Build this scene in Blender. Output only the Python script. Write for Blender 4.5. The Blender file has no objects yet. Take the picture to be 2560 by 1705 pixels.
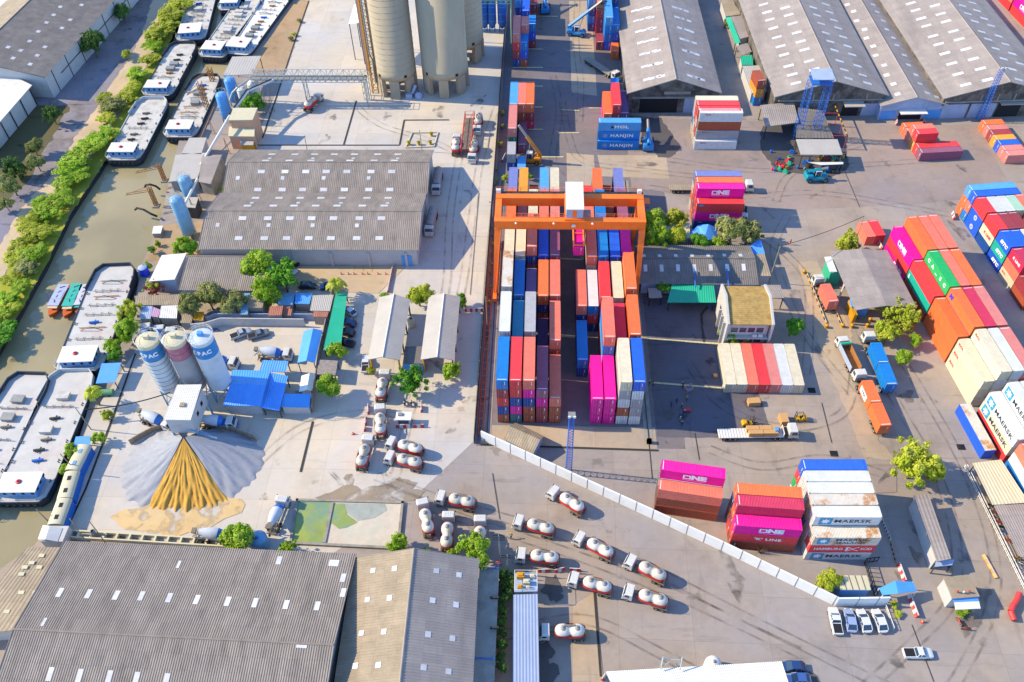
import bpy, bmesh, math, random
from mathutils import Vector, Matrix
random.seed(7)
R_=math.radians
sc=bpy.context.scene
COL=sc.collection
# -- camera, sky, sun, exposure
FPX, PITCH, ROLL, YAW, CAMH=2136.64, 0.8454848, -0.0263176, 0.0501935, 151.389
cd=bpy.data.cameras.new('camera');cam=bpy.data.objects.new('camera', cd);COL.objects.link(cam)
cd.sensor_fit='HORIZONTAL';cd.sensor_width=36.0;cd.lens=36.0*FPX/2560.0
cd.clip_start=1.0;cd.clip_end=3000.0
cam.matrix_world=(Matrix.Translation((0, 0, CAMH))@Matrix.Rotation(YAW, 4, 'Z')@Matrix.Rotation(math.pi/2-PITCH, 4, 'X')@Matrix.Rotation(ROLL, 4, 'Z'))
sc.camera=cam
SUN=Vector((-1.45, 0.15, 1.0)).normalized()
w=bpy.data.worlds.new('World');sc.world=w;w.use_nodes=True
nt=w.node_tree;bg=nt.nodes['Background']
sky=nt.nodes.new('ShaderNodeTexSky');sky.sky_type='NISHITA';sky.sun_disc=False
sky.sun_elevation=math.asin(SUN.z);sky.sun_rotation=math.atan2(SUN.x, SUN.y)
sky.air_density=1.0;sky.dust_density=0.0;sky.ozone_density=6.0
nt.links.new(sky.outputs[0], bg.inputs[0]);bg.inputs[1].default_value=0.15
sd=bpy.data.lights.new('sun', 'SUN');so=bpy.data.objects.new('sun', sd);COL.objects.link(so)
sd.energy=2.9;sd.angle=R_(0.5);sd.color=(1.0, 0.86, 0.56)
so.rotation_euler=SUN.to_track_quat('Z', 'Y').to_euler()
vs=sc.view_settings;vs.view_transform='Standard';vs.look='None';vs.gamma=1.0;vs.use_curve_mapping=False
vs.exposure=1.4
# -- survey: photo pixel + height -> world metres
def G(px, py, z=0.0):
 ur=px-1280.0;vr=py-852.5
 u=math.cos(ROLL)*ur+math.sin(ROLL)*vr;v=-math.sin(ROLL)*ur+math.cos(ROLL)*vr
 r=u/FPX;up=-v/FPX
 ys=math.cos(PITCH)+up*math.sin(PITCH);zz=-math.sin(PITCH)+up*math.cos(PITCH)
 X=math.cos(YAW)*r-math.sin(YAW)*ys;Y=math.sin(YAW)*r+math.cos(YAW)*ys
 t=(z-CAMH)/zz
 return Vector((X*t, Y*t, z))
def ZM(ox, oy, s):
 return lambda x, y, z=0.0:G(ox+x/s, oy+y/s, z)
MV=ZM(0, 0, .9195)
A=ZM(0, 0, 3.647);B=ZM(640, 0, 3.647);C=ZM(1240, 0, 3.647);D=ZM(1880, 0, 3.463);E=ZM(0, 420, 3.647)
F=ZM(480, 380, 3.647);GZ=ZM(1000, 400, 3.647);H=ZM(1560, 420, 3.647);I=ZM(1960, 420, 3.647);J=ZM(0, 820, 2.8)
K=ZM(300, 780, 3.921);L=ZM(800, 680, 3.0146);N=ZM(1200, 780, 3.921);O=ZM(1580, 800, 3.568);P=ZM(1960, 800, 3.485)
Q=ZM(0, 1280, 3.68);R=ZM(600, 1180, 2.987);S=ZM(1000, 1180, 2.986);T=ZM(1580, 1120, 3.568);U=ZM(1960, 1250, 3.447)
V=ZM(1300, 1400, 2.944);Y=ZM(440, 120, 4.906);G5=ZM(2200, 280, 6.542);R2Z=ZM(2360, 440, 5.6)
CC=ZM(1240, 400, 6.197);DD=ZM(1260, 0, 6.534);EE=ZM(1260, 190, 6.532)
# -- materials
def lin(h):
 h=h.lstrip('#');o=[]
 for i in (0, 2, 4):
  c=int(h[i:i+2], 16)/255.0
  o.append(c/12.92 if c<=.04045 else ((c+.055)/1.055)**2.4)
 return o
_M={}
KALB=0.62
def mat(name, hexc, rough=.65, metal=0.0, var=.14, scale=.5, dirt=None, dscale=.25, dlo=.55, dhi=.75, damt=.7, bump=0.0, bscale=8.0, k=None, spec=.35, rnd=.0, aniso=(1, 1, 1), sheet=None):
 if name in _M:return _M[name]
 m=bpy.data.materials.new(name);m.use_nodes=True;n=m.node_tree.nodes;l=m.node_tree.links
 p=n['Principled BSDF'];p.inputs['Roughness'].default_value=rough;p.inputs['Metallic'].default_value=metal
 p.inputs['Specular IOR Level'].default_value=spec
 c=[min(.9, v*(KALB if k is None else k)) for v in lin(hexc)]
 tc=n.new('ShaderNodeTexCoord');mp=n.new('ShaderNodeMapping');mp.inputs['Scale'].default_value=aniso
 l.new(tc.outputs['Object'], mp.inputs['Vector'])
 nz=n.new('ShaderNodeTexNoise');nz.inputs['Scale'].default_value=scale;nz.inputs['Detail'].default_value=6;nz.inputs['Roughness'].default_value=.65
 l.new(mp.outputs[0], nz.inputs['Vector'])
 mr=n.new('ShaderNodeMapRange');mr.inputs[1].default_value=.3;mr.inputs[2].default_value=.7
 mr.inputs[3].default_value=1-var;mr.inputs[4].default_value=1+var;l.new(nz.outputs[0], mr.inputs[0])
 val=mr.outputs[0]
 if rnd:
  oi=n.new('ShaderNodeObjectInfo');m2=n.new('ShaderNodeMapRange');m2.inputs[3].default_value=1-rnd;m2.inputs[4].default_value=1+rnd
  l.new(oi.outputs['Random'], m2.inputs[0]);mm=n.new('ShaderNodeMath');mm.operation='MULTIPLY'
  l.new(val, mm.inputs[0]);l.new(m2.outputs[0], mm.inputs[1]);val=mm.outputs[0]
 mx=n.new('ShaderNodeVectorMath');mx.operation='SCALE';mx.inputs[0].default_value=c;l.new(val, mx.inputs['Scale'])
 out=mx.outputs[0]
 if sheet:
  br=n.new('ShaderNodeTexBrick');br.offset=.5;br.inputs['Scale'].default_value=1;br.inputs['Mortar Size'].default_value=.02;br.inputs['Brick Width'].default_value=sheet[0];br.inputs['Row Height'].default_value=sheet[1]
  br.inputs['Color1'].default_value=(.92, .92, .92, 1);br.inputs['Color2'].default_value=(1.07, 1.06, 1.04, 1);br.inputs['Mortar'].default_value=(.72, .7, .68, 1);l.new(tc.outputs['Object'], br.inputs['Vector'])
  q=n.new('ShaderNodeVectorMath');q.operation='MULTIPLY';l.new(out, q.inputs[0]);l.new(br.outputs[0], q.inputs[1]);out=q.outputs[0]
 if dirt:
  d=n.new('ShaderNodeTexNoise');d.inputs['Scale'].default_value=dscale;d.inputs['Detail'].default_value=8;d.inputs['Roughness'].default_value=.7
  l.new(mp.outputs[0], d.inputs['Vector'])
  r2=n.new('ShaderNodeMapRange');r2.inputs[1].default_value=dlo;r2.inputs[2].default_value=dhi;r2.inputs[4].default_value=damt
  l.new(d.outputs[0], r2.inputs[0])
  mi=n.new('ShaderNodeMix');mi.data_type='RGBA';l.new(r2.outputs[0], mi.inputs[0]);l.new(out, mi.inputs[6])
  mi.inputs[7].default_value=[v*KALB for v in lin(dirt)]+[1];out=mi.outputs[2]
 l.new(out, p.inputs['Base Color'])
 if bump:
  b=n.new('ShaderNodeBump');b.inputs['Strength'].default_value=bump;b.inputs['Distance'].default_value=.05
  bn=n.new('ShaderNodeTexNoise');bn.inputs['Scale'].default_value=bscale;bn.inputs['Detail'].default_value=4
  l.new(tc.outputs['Object'], bn.inputs['Vector']);l.new(bn.outputs[0], b.inputs['Height']);l.new(b.outputs[0], p.inputs['Normal'])
 _M[name]=m
 return m
def gmat(name, hexc, joint=0, jang=0.0, dirt='#8a7f78', damt=.5, var=.13, rough=.85, k=None, jcol='#6d6660', stain='#5b5652', stamt=.35):
 """ground: large tone drift, mid stains, fine grain and slab joints with slab to slab tone"""
 m=bpy.data.materials.new(name);m.use_nodes=True;n=m.node_tree.nodes;l=m.node_tree.links
 p=n['Principled BSDF'];p.inputs['Roughness'].default_value=rough;p.inputs['Specular IOR Level'].default_value=.25
 kk=KALB if k is None else k
 tc=n.new('ShaderNodeTexCoord');mp=n.new('ShaderNodeMapping');mp.inputs['Rotation'].default_value=(0, 0, jang);l.new(tc.outputs['Object'], mp.inputs['Vector'])
 def noise(s, det, lo, hi, a, b, vec=None):
  z=n.new('ShaderNodeTexNoise');z.inputs['Scale'].default_value=s;z.inputs['Detail'].default_value=det;z.inputs['Roughness'].default_value=.68
  l.new((vec or mp.outputs[0]), z.inputs['Vector']);q=n.new('ShaderNodeMapRange');q.inputs[1].default_value=lo;q.inputs[2].default_value=hi
  q.inputs[3].default_value=a;q.inputs[4].default_value=b;l.new(z.outputs[0], q.inputs[0]);return q.outputs[0]
 def mul(a, b):
  q=n.new('ShaderNodeMath');q.operation='MULTIPLY';l.new(a, q.inputs[0]);l.new(b, q.inputs[1]);return q.outputs[0]
 v=mul(noise(.035, 5, .3, .7, 1-var, 1+var), noise(.6, 8, .25, .75, 1-var*.6, 1+var*.6))
 if joint:
  br=n.new('ShaderNodeTexBrick');br.offset=0.0;br.inputs['Scale'].default_value=1.0;br.inputs['Mortar Size'].default_value=.045
  br.inputs['Brick Width'].default_value=joint*1.5;br.inputs['Row Height'].default_value=joint;br.inputs['Bias'].default_value=0
  br.inputs['Color1'].default_value=(.95, .95, .95, 1);br.inputs['Color2'].default_value=(1.05, 1.045, 1.04, 1);br.inputs['Mortar'].default_value=(.8, .78, .76, 1)
  l.new(mp.outputs[0], br.inputs['Vector'])
 sc_=n.new('ShaderNodeVectorMath');sc_.operation='SCALE';sc_.inputs[0].default_value=[x*kk for x in lin(hexc)];l.new(v, sc_.inputs['Scale']);out=sc_.outputs[0]
 if joint:
  q=n.new('ShaderNodeVectorMath');q.operation='MULTIPLY';l.new(out, q.inputs[0]);l.new(br.outputs[0], q.inputs[1]);out=q.outputs[0]
 hw=n.new('ShaderNodeMix');hw.data_type='RGBA';l.new(noise(.022, 4, .38, .62, 0, 1), hw.inputs[0]);hw.inputs[6].default_value=(.95, .97, 1.06, 1);hw.inputs[7].default_value=(1.10, 1.0, .87, 1)
 q=n.new('ShaderNodeVectorMath');q.operation='MULTIPLY';l.new(out, q.inputs[0]);l.new(hw.outputs[2], q.inputs[1]);out=q.outputs[0]
 def over(fac, col):
  mi=n.new('ShaderNodeMix');mi.data_type='RGBA';l.new(fac, mi.inputs[0]);l.new(out, mi.inputs[6]);mi.inputs[7].default_value=[x*kk for x in lin(col)]+[1];return mi.outputs[2]
 out=over(noise(.09, 9, .52, .72, 0, damt), dirt)
 m3=n.new('ShaderNodeMapping');m3.inputs['Scale'].default_value=(1, .22, 1);m3.inputs['Rotation'].default_value=(0, 0, .25);l.new(tc.outputs['Object'], m3.inputs['Vector'])
 out=over(noise(.22, 9, .6, .74, 0, stamt, m3.outputs[0]), stain)
 m4=n.new('ShaderNodeMapping');m4.inputs['Scale'].default_value=(.16, 1.3, 1);m4.inputs['Rotation'].default_value=(0, 0, -.5);l.new(tc.outputs['Object'], m4.inputs['Vector'])
 out=over(noise(.35, 4, .6, .72, 0, stamt*.8, m4.outputs[0]), stain)
 v5=n.new('ShaderNodeTexVoronoi');v5.inputs['Scale'].default_value=.11;l.new(mp.outputs[0], v5.inputs['Vector']);w5=n.new('ShaderNodeTexNoise');w5.inputs['Scale'].default_value=.5;w5.inputs['Detail'].default_value=6;l.new(mp.outputs[0], w5.inputs['Vector'])
 a5=n.new('ShaderNodeMath');a5.operation='ADD';l.new(v5.outputs['Distance'], a5.inputs[0]);l.new(w5.outputs[0], a5.inputs[1]);q5=n.new('ShaderNodeMapRange');q5.inputs[1].default_value=.50;q5.inputs[2].default_value=.62;q5.inputs[3].default_value=stamt*1.1;q5.inputs[4].default_value=0;l.new(a5.outputs[0], q5.inputs[0]);out=over(q5.outputs[0], stain)
 l.new(out, p.inputs['Base Color'])
 b=n.new('ShaderNodeBump');b.inputs['Strength'].default_value=.25;b.inputs['Distance'].default_value=.04
 z=n.new('ShaderNodeTexNoise');z.inputs['Scale'].default_value=3;z.inputs['Detail'].default_value=6;l.new(tc.outputs['Object'], z.inputs['Vector']);l.new(z.outputs[0], b.inputs['Height']);l.new(b.outputs[0], p.inputs['Normal'])
 return m
 # -- mesh builder
class MB:
 def __init__(s):s.v=[];s.f=[];s.m=[];s.sm=[]
 def face(s, pts, mi=0, sm=False):
  b=len(s.v);s.v+=[tuple(p) for p in pts];s.f.append(tuple(range(b, b+len(pts))));s.m.append(mi);s.sm.append(sm)
 def raw(s, vs, fs, mi=0, sm=False):
  b=len(s.v);s.v+=[tuple(p) for p in vs]
  for f in fs:s.f.append(tuple(b+i for i in f));s.m.append(mi);s.sm.append(sm)
 def box(s, x0, x1, y0, y1, z0, z1, mi=0):
  s.raw([(x0, y0, z0), (x1, y0, z0), (x1, y1, z0), (x0, y1, z0), (x0, y0, z1), (x1, y0, z1), (x1, y1, z1), (x0, y1, z1)],[(0, 3, 2, 1), (4, 5, 6, 7), (0, 1, 5, 4), (1, 2, 6, 5), (2, 3, 7, 6), (3, 0, 4, 7)], mi)
 def cbox(s, c, d, mi=0):s.box(c[0]-d[0]/2, c[0]+d[0]/2, c[1]-d[1]/2, c[1]+d[1]/2, c[2]-d[2]/2, c[2]+d[2]/2, mi)
 def tube(s, p, q, r, n=8, mi=0, r2=None, cap=True, sm=True):
  p=Vector(p);q=Vector(q);d=q-p
  if d.length<1e-6:return
  d.normalize();a=d.orthogonal().normalized();b=d.cross(a);r2=r if r2 is None else r2;vs=[]
  for (c, rr) in ((p, r), (q, r2)):
   for i in range(n):
    t=2*math.pi*(i+.5)/n;vs.append(c+a*(rr*math.cos(t))+b*(rr*math.sin(t)))
  s.raw(vs, [(i, (i+1)%n, n+(i+1)%n, n+i) for i in range(n)], mi, sm and n>4)
  if cap:s.raw(vs, [tuple(range(n-1, -1, -1)), tuple(range(n, 2*n))], mi)
 def bar(s, p, q, w, mi=0):s.tube(p, q, w*.7071, 4, mi, sm=False)
 def pipe(s, pts, r, n=6, mi=0):
  for a, b in zip(pts, pts[1:]):s.tube(a, b, r, n, mi)
 def prism(s, poly, z0, z1, mi=0, mtop=None):
  n=len(poly);a=sum(poly[i][0]*poly[(i+1)%n][1]-poly[(i+1)%n][0]*poly[i][1] for i in range(n))
  if a<0:poly=poly[::-1]
  vs=[(p[0], p[1], z0) for p in poly]+[(p[0], p[1], z1) for p in poly]
  s.raw(vs, [tuple(range(n-1, -1, -1))]+[(i, (i+1)%n, n+(i+1)%n, n+i) for i in range(n)], mi)
  s.raw(vs, [tuple(range(n, 2*n))], mi if mtop is None else mtop)
 def slab(s, pts, th, mi=0):
  pts=[Vector(p) for p in pts];n=(pts[1]-pts[0]).cross(pts[2]-pts[0])
  if n.z<0:pts=pts[::-1]
  lo=[p-Vector((0, 0, th)) for p in pts];k=len(pts)
  s.raw(pts+lo, [tuple(range(k)), tuple(range(2*k-1, k-1, -1))]+[(i, k+i, k+(i+1)%k, (i+1)%k) for i in range(k)], mi)
 def loft(s, rings, mi=0, cap=True, sm=True, close=True):
  n=len(rings[0]);vs=[p for r in rings for p in r];fs=[]
  for k in range(len(rings)-1):
   for i in range(n if close else n-1):
    j=(i+1)%n;fs.append((k*n+i, k*n+j, (k+1)*n+j, (k+1)*n+i))
  s.raw(vs, fs, mi, sm)
  if cap:s.raw(vs, [tuple(range(n-1, -1, -1)), tuple(range((len(rings)-1)*n, len(rings)*n))], mi)
 def lathe(s, prof, c=(0, 0, 0), n=24, mi=0, cap=False):
  s.loft([[(c[0]+r*math.cos(2*math.pi*i/n), c[1]+r*math.sin(2*math.pi*i/n), c[2]+z) for i in range(n)] for r, z in prof], mi, cap)
 def wheel(s, c, r, wd, mi_t=0, mi_r=1, n=14):
  c=Vector(c);rings=[]
  for (rr, x) in ((r*.55, -wd/2), (r*.9, -wd/2), (r, -wd*.3), (r, wd*.3), (r*.9, wd/2), (r*.55, wd/2)):
   rings.append([c+Vector((x, rr*math.cos(2*math.pi*i/n), rr*math.sin(2*math.pi*i/n))) for i in range(n)])
  s.loft(rings, mi_t, cap=False)
  for x, flip in ((-wd/2+.03, 0), (wd/2-.03, 1)):
   ring=[c+Vector((x, r*.56*math.cos(2*math.pi*i/n), r*.56*math.sin(2*math.pi*i/n))) for i in range(n)]
   s.face(ring if flip else ring[::-1], mi_r)
 def mesh(s, name, mats):
  me=bpy.data.meshes.new(name);me.from_pydata(s.v, [], s.f)
  for m in (mats if isinstance(mats, (list, tuple)) else [mats]):me.materials.append(m)
  me.polygons.foreach_set('material_index', s.m);me.polygons.foreach_set('use_smooth', s.sm);me.update();return me
 def build(s, name, mats, parent=None, loc=(0, 0, 0), rz=0.0):
  o=bpy.data.objects.new(name, s.mesh(name, mats));COL.objects.link(o);o.location=loc;o.rotation_euler=(0, 0, rz)
  if parent:o.parent=parent
  return o
LABELS={}
def tag(o, label=None, cat=None, group=None, kind=None):
 if label:o['label']=label
 if cat:o['category']=cat
 if group:o['group']=group
 if kind:o['kind']=kind
 return o
def thing(name, label, cat, loc=(0, 0, 0), rz=0.0, group=None):
 o=bpy.data.objects.new(name, None);COL.objects.link(o);o.location=loc;o.rotation_euler=(0, 0, rz)
 o.empty_display_size=.5
 return tag(o, label, cat, group)
def put(me, name, parent, loc=(0, 0, 0), rz=0.0, mats=None):
 o=bpy.data.objects.new(name, me);COL.objects.link(o);o.parent=parent;o.location=loc;o.rotation_euler=(0, 0, rz)
 if mats:
  for i, m in mats.items():o.material_slots[i].link='OBJECT';o.material_slots[i].material=m
 return o
def dup(root, label, loc, rz=0.0, group=None, scale=None, mats=None):
 r=root.copy();COL.objects.link(r);r.location=loc;r.rotation_euler=(0, 0, rz);r['label']=label
 if group:r['group']=group
 if scale:r.scale=scale if isinstance(scale, tuple) else (scale,)*3
 for ch in list(root.children):
  c=ch.copy();COL.objects.link(c);c.parent=r
  for g in list(ch.children):
   e=g.copy();COL.objects.link(e);e.parent=c
 return r
def struct(name, mb, m):
 o=mb.build(name, m);o['kind']='structure';return o
def flat(name, pts, m, z):
 mb=MB();pts=[(p[0], p[1], z) for p in pts];n=len(pts)
 if sum(pts[i][0]*pts[(i+1)%n][1]-pts[(i+1)%n][0]*pts[i][1] for i in range(n))<0:pts=pts[::-1]
 mb.face(pts);return struct(name, mb, m)
def ang(a, b):return math.atan2(b[1]-a[1], b[0]-a[0])
_T={}
def text_mesh(s, m, bold=.02, shear=0.0, sp=1.0):
 key=(s, m.name, bold, shear, sp)
 if key in _T:return _T[key]
 cu=bpy.data.curves.new('lettering', 'FONT');cu.body=s;cu.size=1.0;cu.offset=bold;cu.extrude=.006;cu.shear=shear
 cu.align_x='CENTER';cu.align_y='CENTER';cu.space_character=sp;cu.resolution_u=2
 o=bpy.data.objects.new('t', cu);COL.objects.link(o);dg=bpy.context.evaluated_depsgraph_get()
 me=bpy.data.meshes.new_from_object(o.evaluated_get(dg));bpy.data.objects.remove(o);bpy.data.curves.remove(cu)
 me.materials.clear();me.materials.append(m);me.name='lettering';_T[key]=me
 return me
def letter(parent, s, m, origin, right, up, size, wide=1.0, bold=.02, shear=0.0, sp=1.0, name='lettering'):
 """flat lettering on a wall, given in the parent's own axes"""
 o=bpy.data.objects.new(name, text_mesh(s, m, bold, shear, sp));COL.objects.link(o);o.parent=parent
 r=Vector(right).normalized();u=Vector(up).normalized();nn=r.cross(u)
 mm=Matrix((r, u, nn)).transposed().to_4x4();mm.translation=Vector(origin)
 o.matrix_local=mm@Matrix.Diagonal((size*wide, size, 1, 1));return o
 # -- ground, canal, water
rb=[B(340, 0), B(0, 440), Y(585, 330), E(1650, -330), E(1450, 510), E(1300, 860), J(900, 40), J(735, 250), J(640, 480), J(560, 760), J(400, 1200), J(345, 1380), J(240, 1520), J(-160, 1800)]
rb=[Vector((rb[0].x-45, 520, 0))]+rb+[Vector((rb[-1].x-40, rb[-1].y-80, 0))]
lb=[A(1690, 90), A(1290, 880), A(900, 1560), E(640, 420), E(410, 900), E(150, 1370), E(-80, 1780)]
lb=[Vector((lb[0].x-42, 520, 0))]+lb+[Vector((lb[-1].x-60, lb[-1].y-110, 0))]
M_conc=gmat('ground_concrete', '#b6aaa2', joint=9.0, jang=.02, damt=.55)
mb=MB()
right=[tuple(p) for p in rb]+[(rb[-1].x, -600, 0), (1500, -600, 0), (1500, 1500, 0), (rb[0].x-60, 1500, 0)]
left=[tuple(p) for p in lb]+[(lb[-1].x, -600, 0), (-1500, -600, 0), (-1500, 1500, 0), (lb[0].x-60, 1500, 0)]
bmg=bmesh.new()
for poly in (right, left):
 vsb=[bmg.verts.new(p) for p in poly];f=bmg.faces.new(vsb)
 f.normal_update()
 if f.normal.z<0:f.normal_flip()
bmesh.ops.triangulate(bmg, faces=bmg.faces[:])
me=bpy.data.meshes.new('ground');bmg.to_mesh(me);bmg.free();me.materials.append(M_conc)
go=bpy.data.objects.new('ground', me);COL.objects.link(go);go['kind']='structure'
M_quay=gmat('quay_wall', '#6f6a64', damt=.7, dirt='#3b3a36')
for nm, ln, s in (('quay_wall', rb, 1), ('canal_bank', lb, -1)):
 mb=MB()
 for a, b in zip(ln, ln[1:]):
  d=Vector((b.x-a.x, b.y-a.y, 0));nrm=Vector((d.y, -d.x, 0)).normalized()*.5*(-s)
  p=[(a.x, a.y, -.003), (b.x, b.y, -.003), (b.x, b.y, -3), (a.x, a.y, -3)]
  mb.face(p);mb.face(p[::-1])
 o=struct(nm, mb, M_quay)
wm=bpy.data.materials.new('canal_water');wm.use_nodes=True;n=wm.node_tree.nodes;l=wm.node_tree.links;p=n['Principled BSDF']
p.inputs['Roughness'].default_value=.06;p.inputs['IOR'].default_value=1.33
tc=n.new('ShaderNodeTexCoord');nz=n.new('ShaderNodeTexNoise');nz.inputs['Scale'].default_value=.05;nz.inputs['Detail'].default_value=5;l.new(tc.outputs['Object'], nz.inputs['Vector'])
cr=n.new('ShaderNodeValToRGB');cr.color_ramp.elements[0].position=.35;cr.color_ramp.elements[0].color=(.25, .21, .12, 1);cr.color_ramp.elements[1].position=.7;cr.color_ramp.elements[1].color=(.34, .28, .16, 1)
l.new(nz.outputs[0], cr.inputs[0]);l.new(cr.outputs[0], p.inputs['Base Color'])
n2=n.new('ShaderNodeTexNoise');n2.inputs['Scale'].default_value=.6;n2.inputs['Detail'].default_value=3;l.new(tc.outputs['Object'], n2.inputs['Vector'])
b=n.new('ShaderNodeBump');b.inputs['Strength'].default_value=.12;b.inputs['Distance'].default_value=.1;l.new(n2.outputs[0], b.inputs['Height']);l.new(b.outputs[0], p.inputs['Normal'])
mb=MB();mb.face([(-500, -300, -1.5), (60, -300, -1.5), (60, 900, -1.5), (-500, 900, -1.5)]);struct('water', mb, wm)
M_plant=gmat('plant_concrete', '#e2d9ce', joint=7.5, damt=.35, dirt='#b9a994', stamt=.25, var=.09)
M_yard=gmat('yard_asphalt', '#8f8688', joint=0, damt=.5, dirt='#6d666a', stamt=.5, stain='#4a4646', var=.14)
M_patch=gmat('asphalt_patch', '#b0a09a', damt=.4, dirt='#6f686a');M_tan=gmat('tan_slab', '#cbb7a0', joint=8, damt=.4, dirt='#a08f80')
M_dere=gmat('derelict_slabs', '#9d97a0', joint=5.5, jang=-.38, damt=.75, dirt='#574d3c', stain='#3d3a30', stamt=.8, jcol='#40382c')
M_path=gmat('sandy_path', '#e2cbaa', damt=.4, dirt='#b9976c');M_dirt=gmat('bare_soil', '#c9aa86', damt=.7, dirt='#8d7554', stain='#6f6a50')
M_sandg=gmat('spilled_sand', '#f0d09a', damt=.6, dirt='#e8bc7c', stain='#ddd2c4', stamt=.6, k=.62);M_wet=gmat('wet_mud', '#b8a68e', damt=.6, dirt='#9a876c', rough=.4, stain='#d0c4b4', stamt=.6)
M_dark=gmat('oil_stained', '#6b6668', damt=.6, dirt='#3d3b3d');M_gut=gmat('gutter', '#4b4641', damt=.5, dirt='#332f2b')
M_line=mat('line_paint', '#e8d9a8', .7, var=.25, scale=2);M_yel=mat('yellow_paint', '#f0b020', .6, var=.15, scale=2);M_wline=mat('white_line_paint', '#d8d2cc', .7, var=.25, scale=2)
z=[0.0];zb_=None
def ov(name, pts, m, jit=None):
 z[0]+=.004;pts=[Vector((p[0], p[1])) for p in pts]
 if jit is None:jit={'spilled_sand':1.1, 'muddy_wet_patch':.7, 'muddy_spot':.5, 'oil_stain':.5, 'weedy_soil':1.6, 'derelict_lot':0, 'sandy_path':.8, 'canal_verge':.9, 'bare_soil':.8, 'rubble_ground':.8, 'crack_stain':.25, 'asphalt_patch':.25, 'east_track':.5}.get(name, 0)
 if jit:
  rg=random.Random(len(pts)*7+int(abs(pts[0].x)*10));out=[]
  for a, b in zip(pts, pts[1:]+pts[:1]):
   n_=max(1, int((b-a).length/max(.8, jit*1.4)))
   for k in range(n_):out.append(a.lerp(b, k/n_)+Vector((rg.uniform(-jit, jit), rg.uniform(-jit, jit)))*.55)
  pts=out
 return flat(name, pts, m, z[0])
def strip(name, pts, wd, m):
 global zb_
 if zb_ is None:zb_=z[0]
 if z[0]>zb_+.03:z[0]=zb_
 for a, b in zip(pts, pts[1:]):
  d=Vector((b[0]-a[0], b[1]-a[1])).normalized();q=Vector((-d.y, d.x))*wd/2
  ov(name, [(a[0]+q.x, a[1]+q.y), (b[0]+q.x, b[1]+q.y), (b[0]-q.x, b[1]-q.y), (a[0]-q.x, a[1]-q.y)], m)
ov('plant_floor', [B(480, -60), B(2320, -60), (-13.6, 255), (-13.8, 206), (-14.5, 160), (-14.2, 105), (-28, 88), R(640, 640), J(500, 1420), J(600, 1050), J(760, 640), J(960, 200), K(140, 380), F(500, 1400), F(1560, 990), F(0, 920), B(-30, 1330), B(250, 700)], M_plant)
ov('container_yard', [(-13.2, 330), (25, 330), (25.3, 228), (34, 226), (34, 160), (31, 150), (31, 104), (-13.5, 104), (-13, 160)], M_yard)
ov('yard_apron', [(-12.6, 109.5), (25, 109.5), (25, 103.5), (-12.6, 104.2)], M_tan)
ov('east_yard', [(25, 226), (130, 222), (130, 190), (105, 186), (62, 182), (44, 188), (25, 192)], M_patch)
ov('asphalt_patch', [(25.2, 153), (46, 148), (48, 128), (50, 107), (25.2, 107)], gmat('shade_darkened_asphalt', '#77727a', damt=.7, dirt='#5a565e', stain='#3c3a40', stamt=.7))  # oil-stained asphalt, its colour also darkened for the container stacks' shadow
for a in ([(9, 300), (9, 240), (17, 238), (17, 300)], [(7, 208), (7, 192), (15, 190), (15, 207)], [(16, 207), (36, 207), (36, 196), (17, 197)]):ov('concrete_patch', a, M_tan)
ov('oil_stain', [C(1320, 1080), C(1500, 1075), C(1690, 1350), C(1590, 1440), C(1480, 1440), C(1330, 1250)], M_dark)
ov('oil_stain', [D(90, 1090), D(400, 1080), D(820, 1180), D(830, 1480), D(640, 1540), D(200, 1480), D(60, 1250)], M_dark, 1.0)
ov('east_track', [I(120, 860), I(300, 850), I(620, 1500), P(560, 420), P(830, 1050), P(980, 1230), P(700, 1200), P(480, 650), P(330, 300)], M_tan)
ov('derelict_lot', [A(1500, -60), A(1330, 330), A(900, 950), A(480, 1568), E(130, 560), E(-300, 1250), E(-1700, 900), A(-1200, 400), A(200, -400), A(1200, -200)], M_dere)
ov('weedy_soil', [A(330, 960), A(640, 960), A(600, 1050), A(500, 1230), A(380, 1400), A(300, 1600), A(0, 1900), A(-300, 1600)], gmat('weedy_soil', '#6f6a48', damt=.7, dirt='#8a5f45', stain='#3d4a2a', stamt=.7))
ov('sandy_path', [A(1400, -40), A(1560, -40), A(1420, 480), A(1180, 830), A(1000, 1180), A(700, 1640), E(420, 330), E(180, 720), E(-60, 1130), E(-400, 1900), E(-560, 1900), E(-60, 800), E(200, 360), E(520, 30), A(690, 1250), A(960, 860), A(1210, 480), A(1290, 330)], M_path)
ov('canal_verge', [lb[1], lb[2], lb[3], lb[4], lb[5], lb[6], lb[7], E(-300, 1650), E(-40, 1120), E(200, 700), E(440, 320), A(720, 1620), A(1010, 1180), A(1190, 840), A(1430, 480), A(1570, -40)], gmat('canal_verge', '#b4b83e', damt=.6, dirt='#c8a868', stain='#5f7a2c', stamt=.7))
ov('bare_soil', [B(345, 20), B(490, 0), B(390, 300), B(270, 640), B(-20, 660), B(-10, 520), B(120, 380), B(230, 180)], M_dirt)
ov('rubble_ground', [E(1470, 525), E(1890, 480), E(1830, 760), E(1690, 900), E(1480, 880), E(1320, 850)], M_dirt)
ov('quay_strip', [J(930, 190), J(960, 190), J(500, 1420), J(450, 1450), J(370, 1380), J(480, 1030), J(650, 600)], M_plant)
ov('parking_floor', [F(960, 1040), F(1960, 1035), F(1700, 1290), F(1420, 1280), F(880, 1250)], gmat('parking_floor', '#dcc4a4', damt=.3, dirt='#bfa98c'))
ov('spilled_sand', [J(1000, 1230), J(1120, 1190), J(1580, 1190), J(1700, 1200), J(1690, 1300), J(1480, 1400), J(1250, 1460), J(950, 1430), J(760, 1330)], M_sandg)
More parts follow.
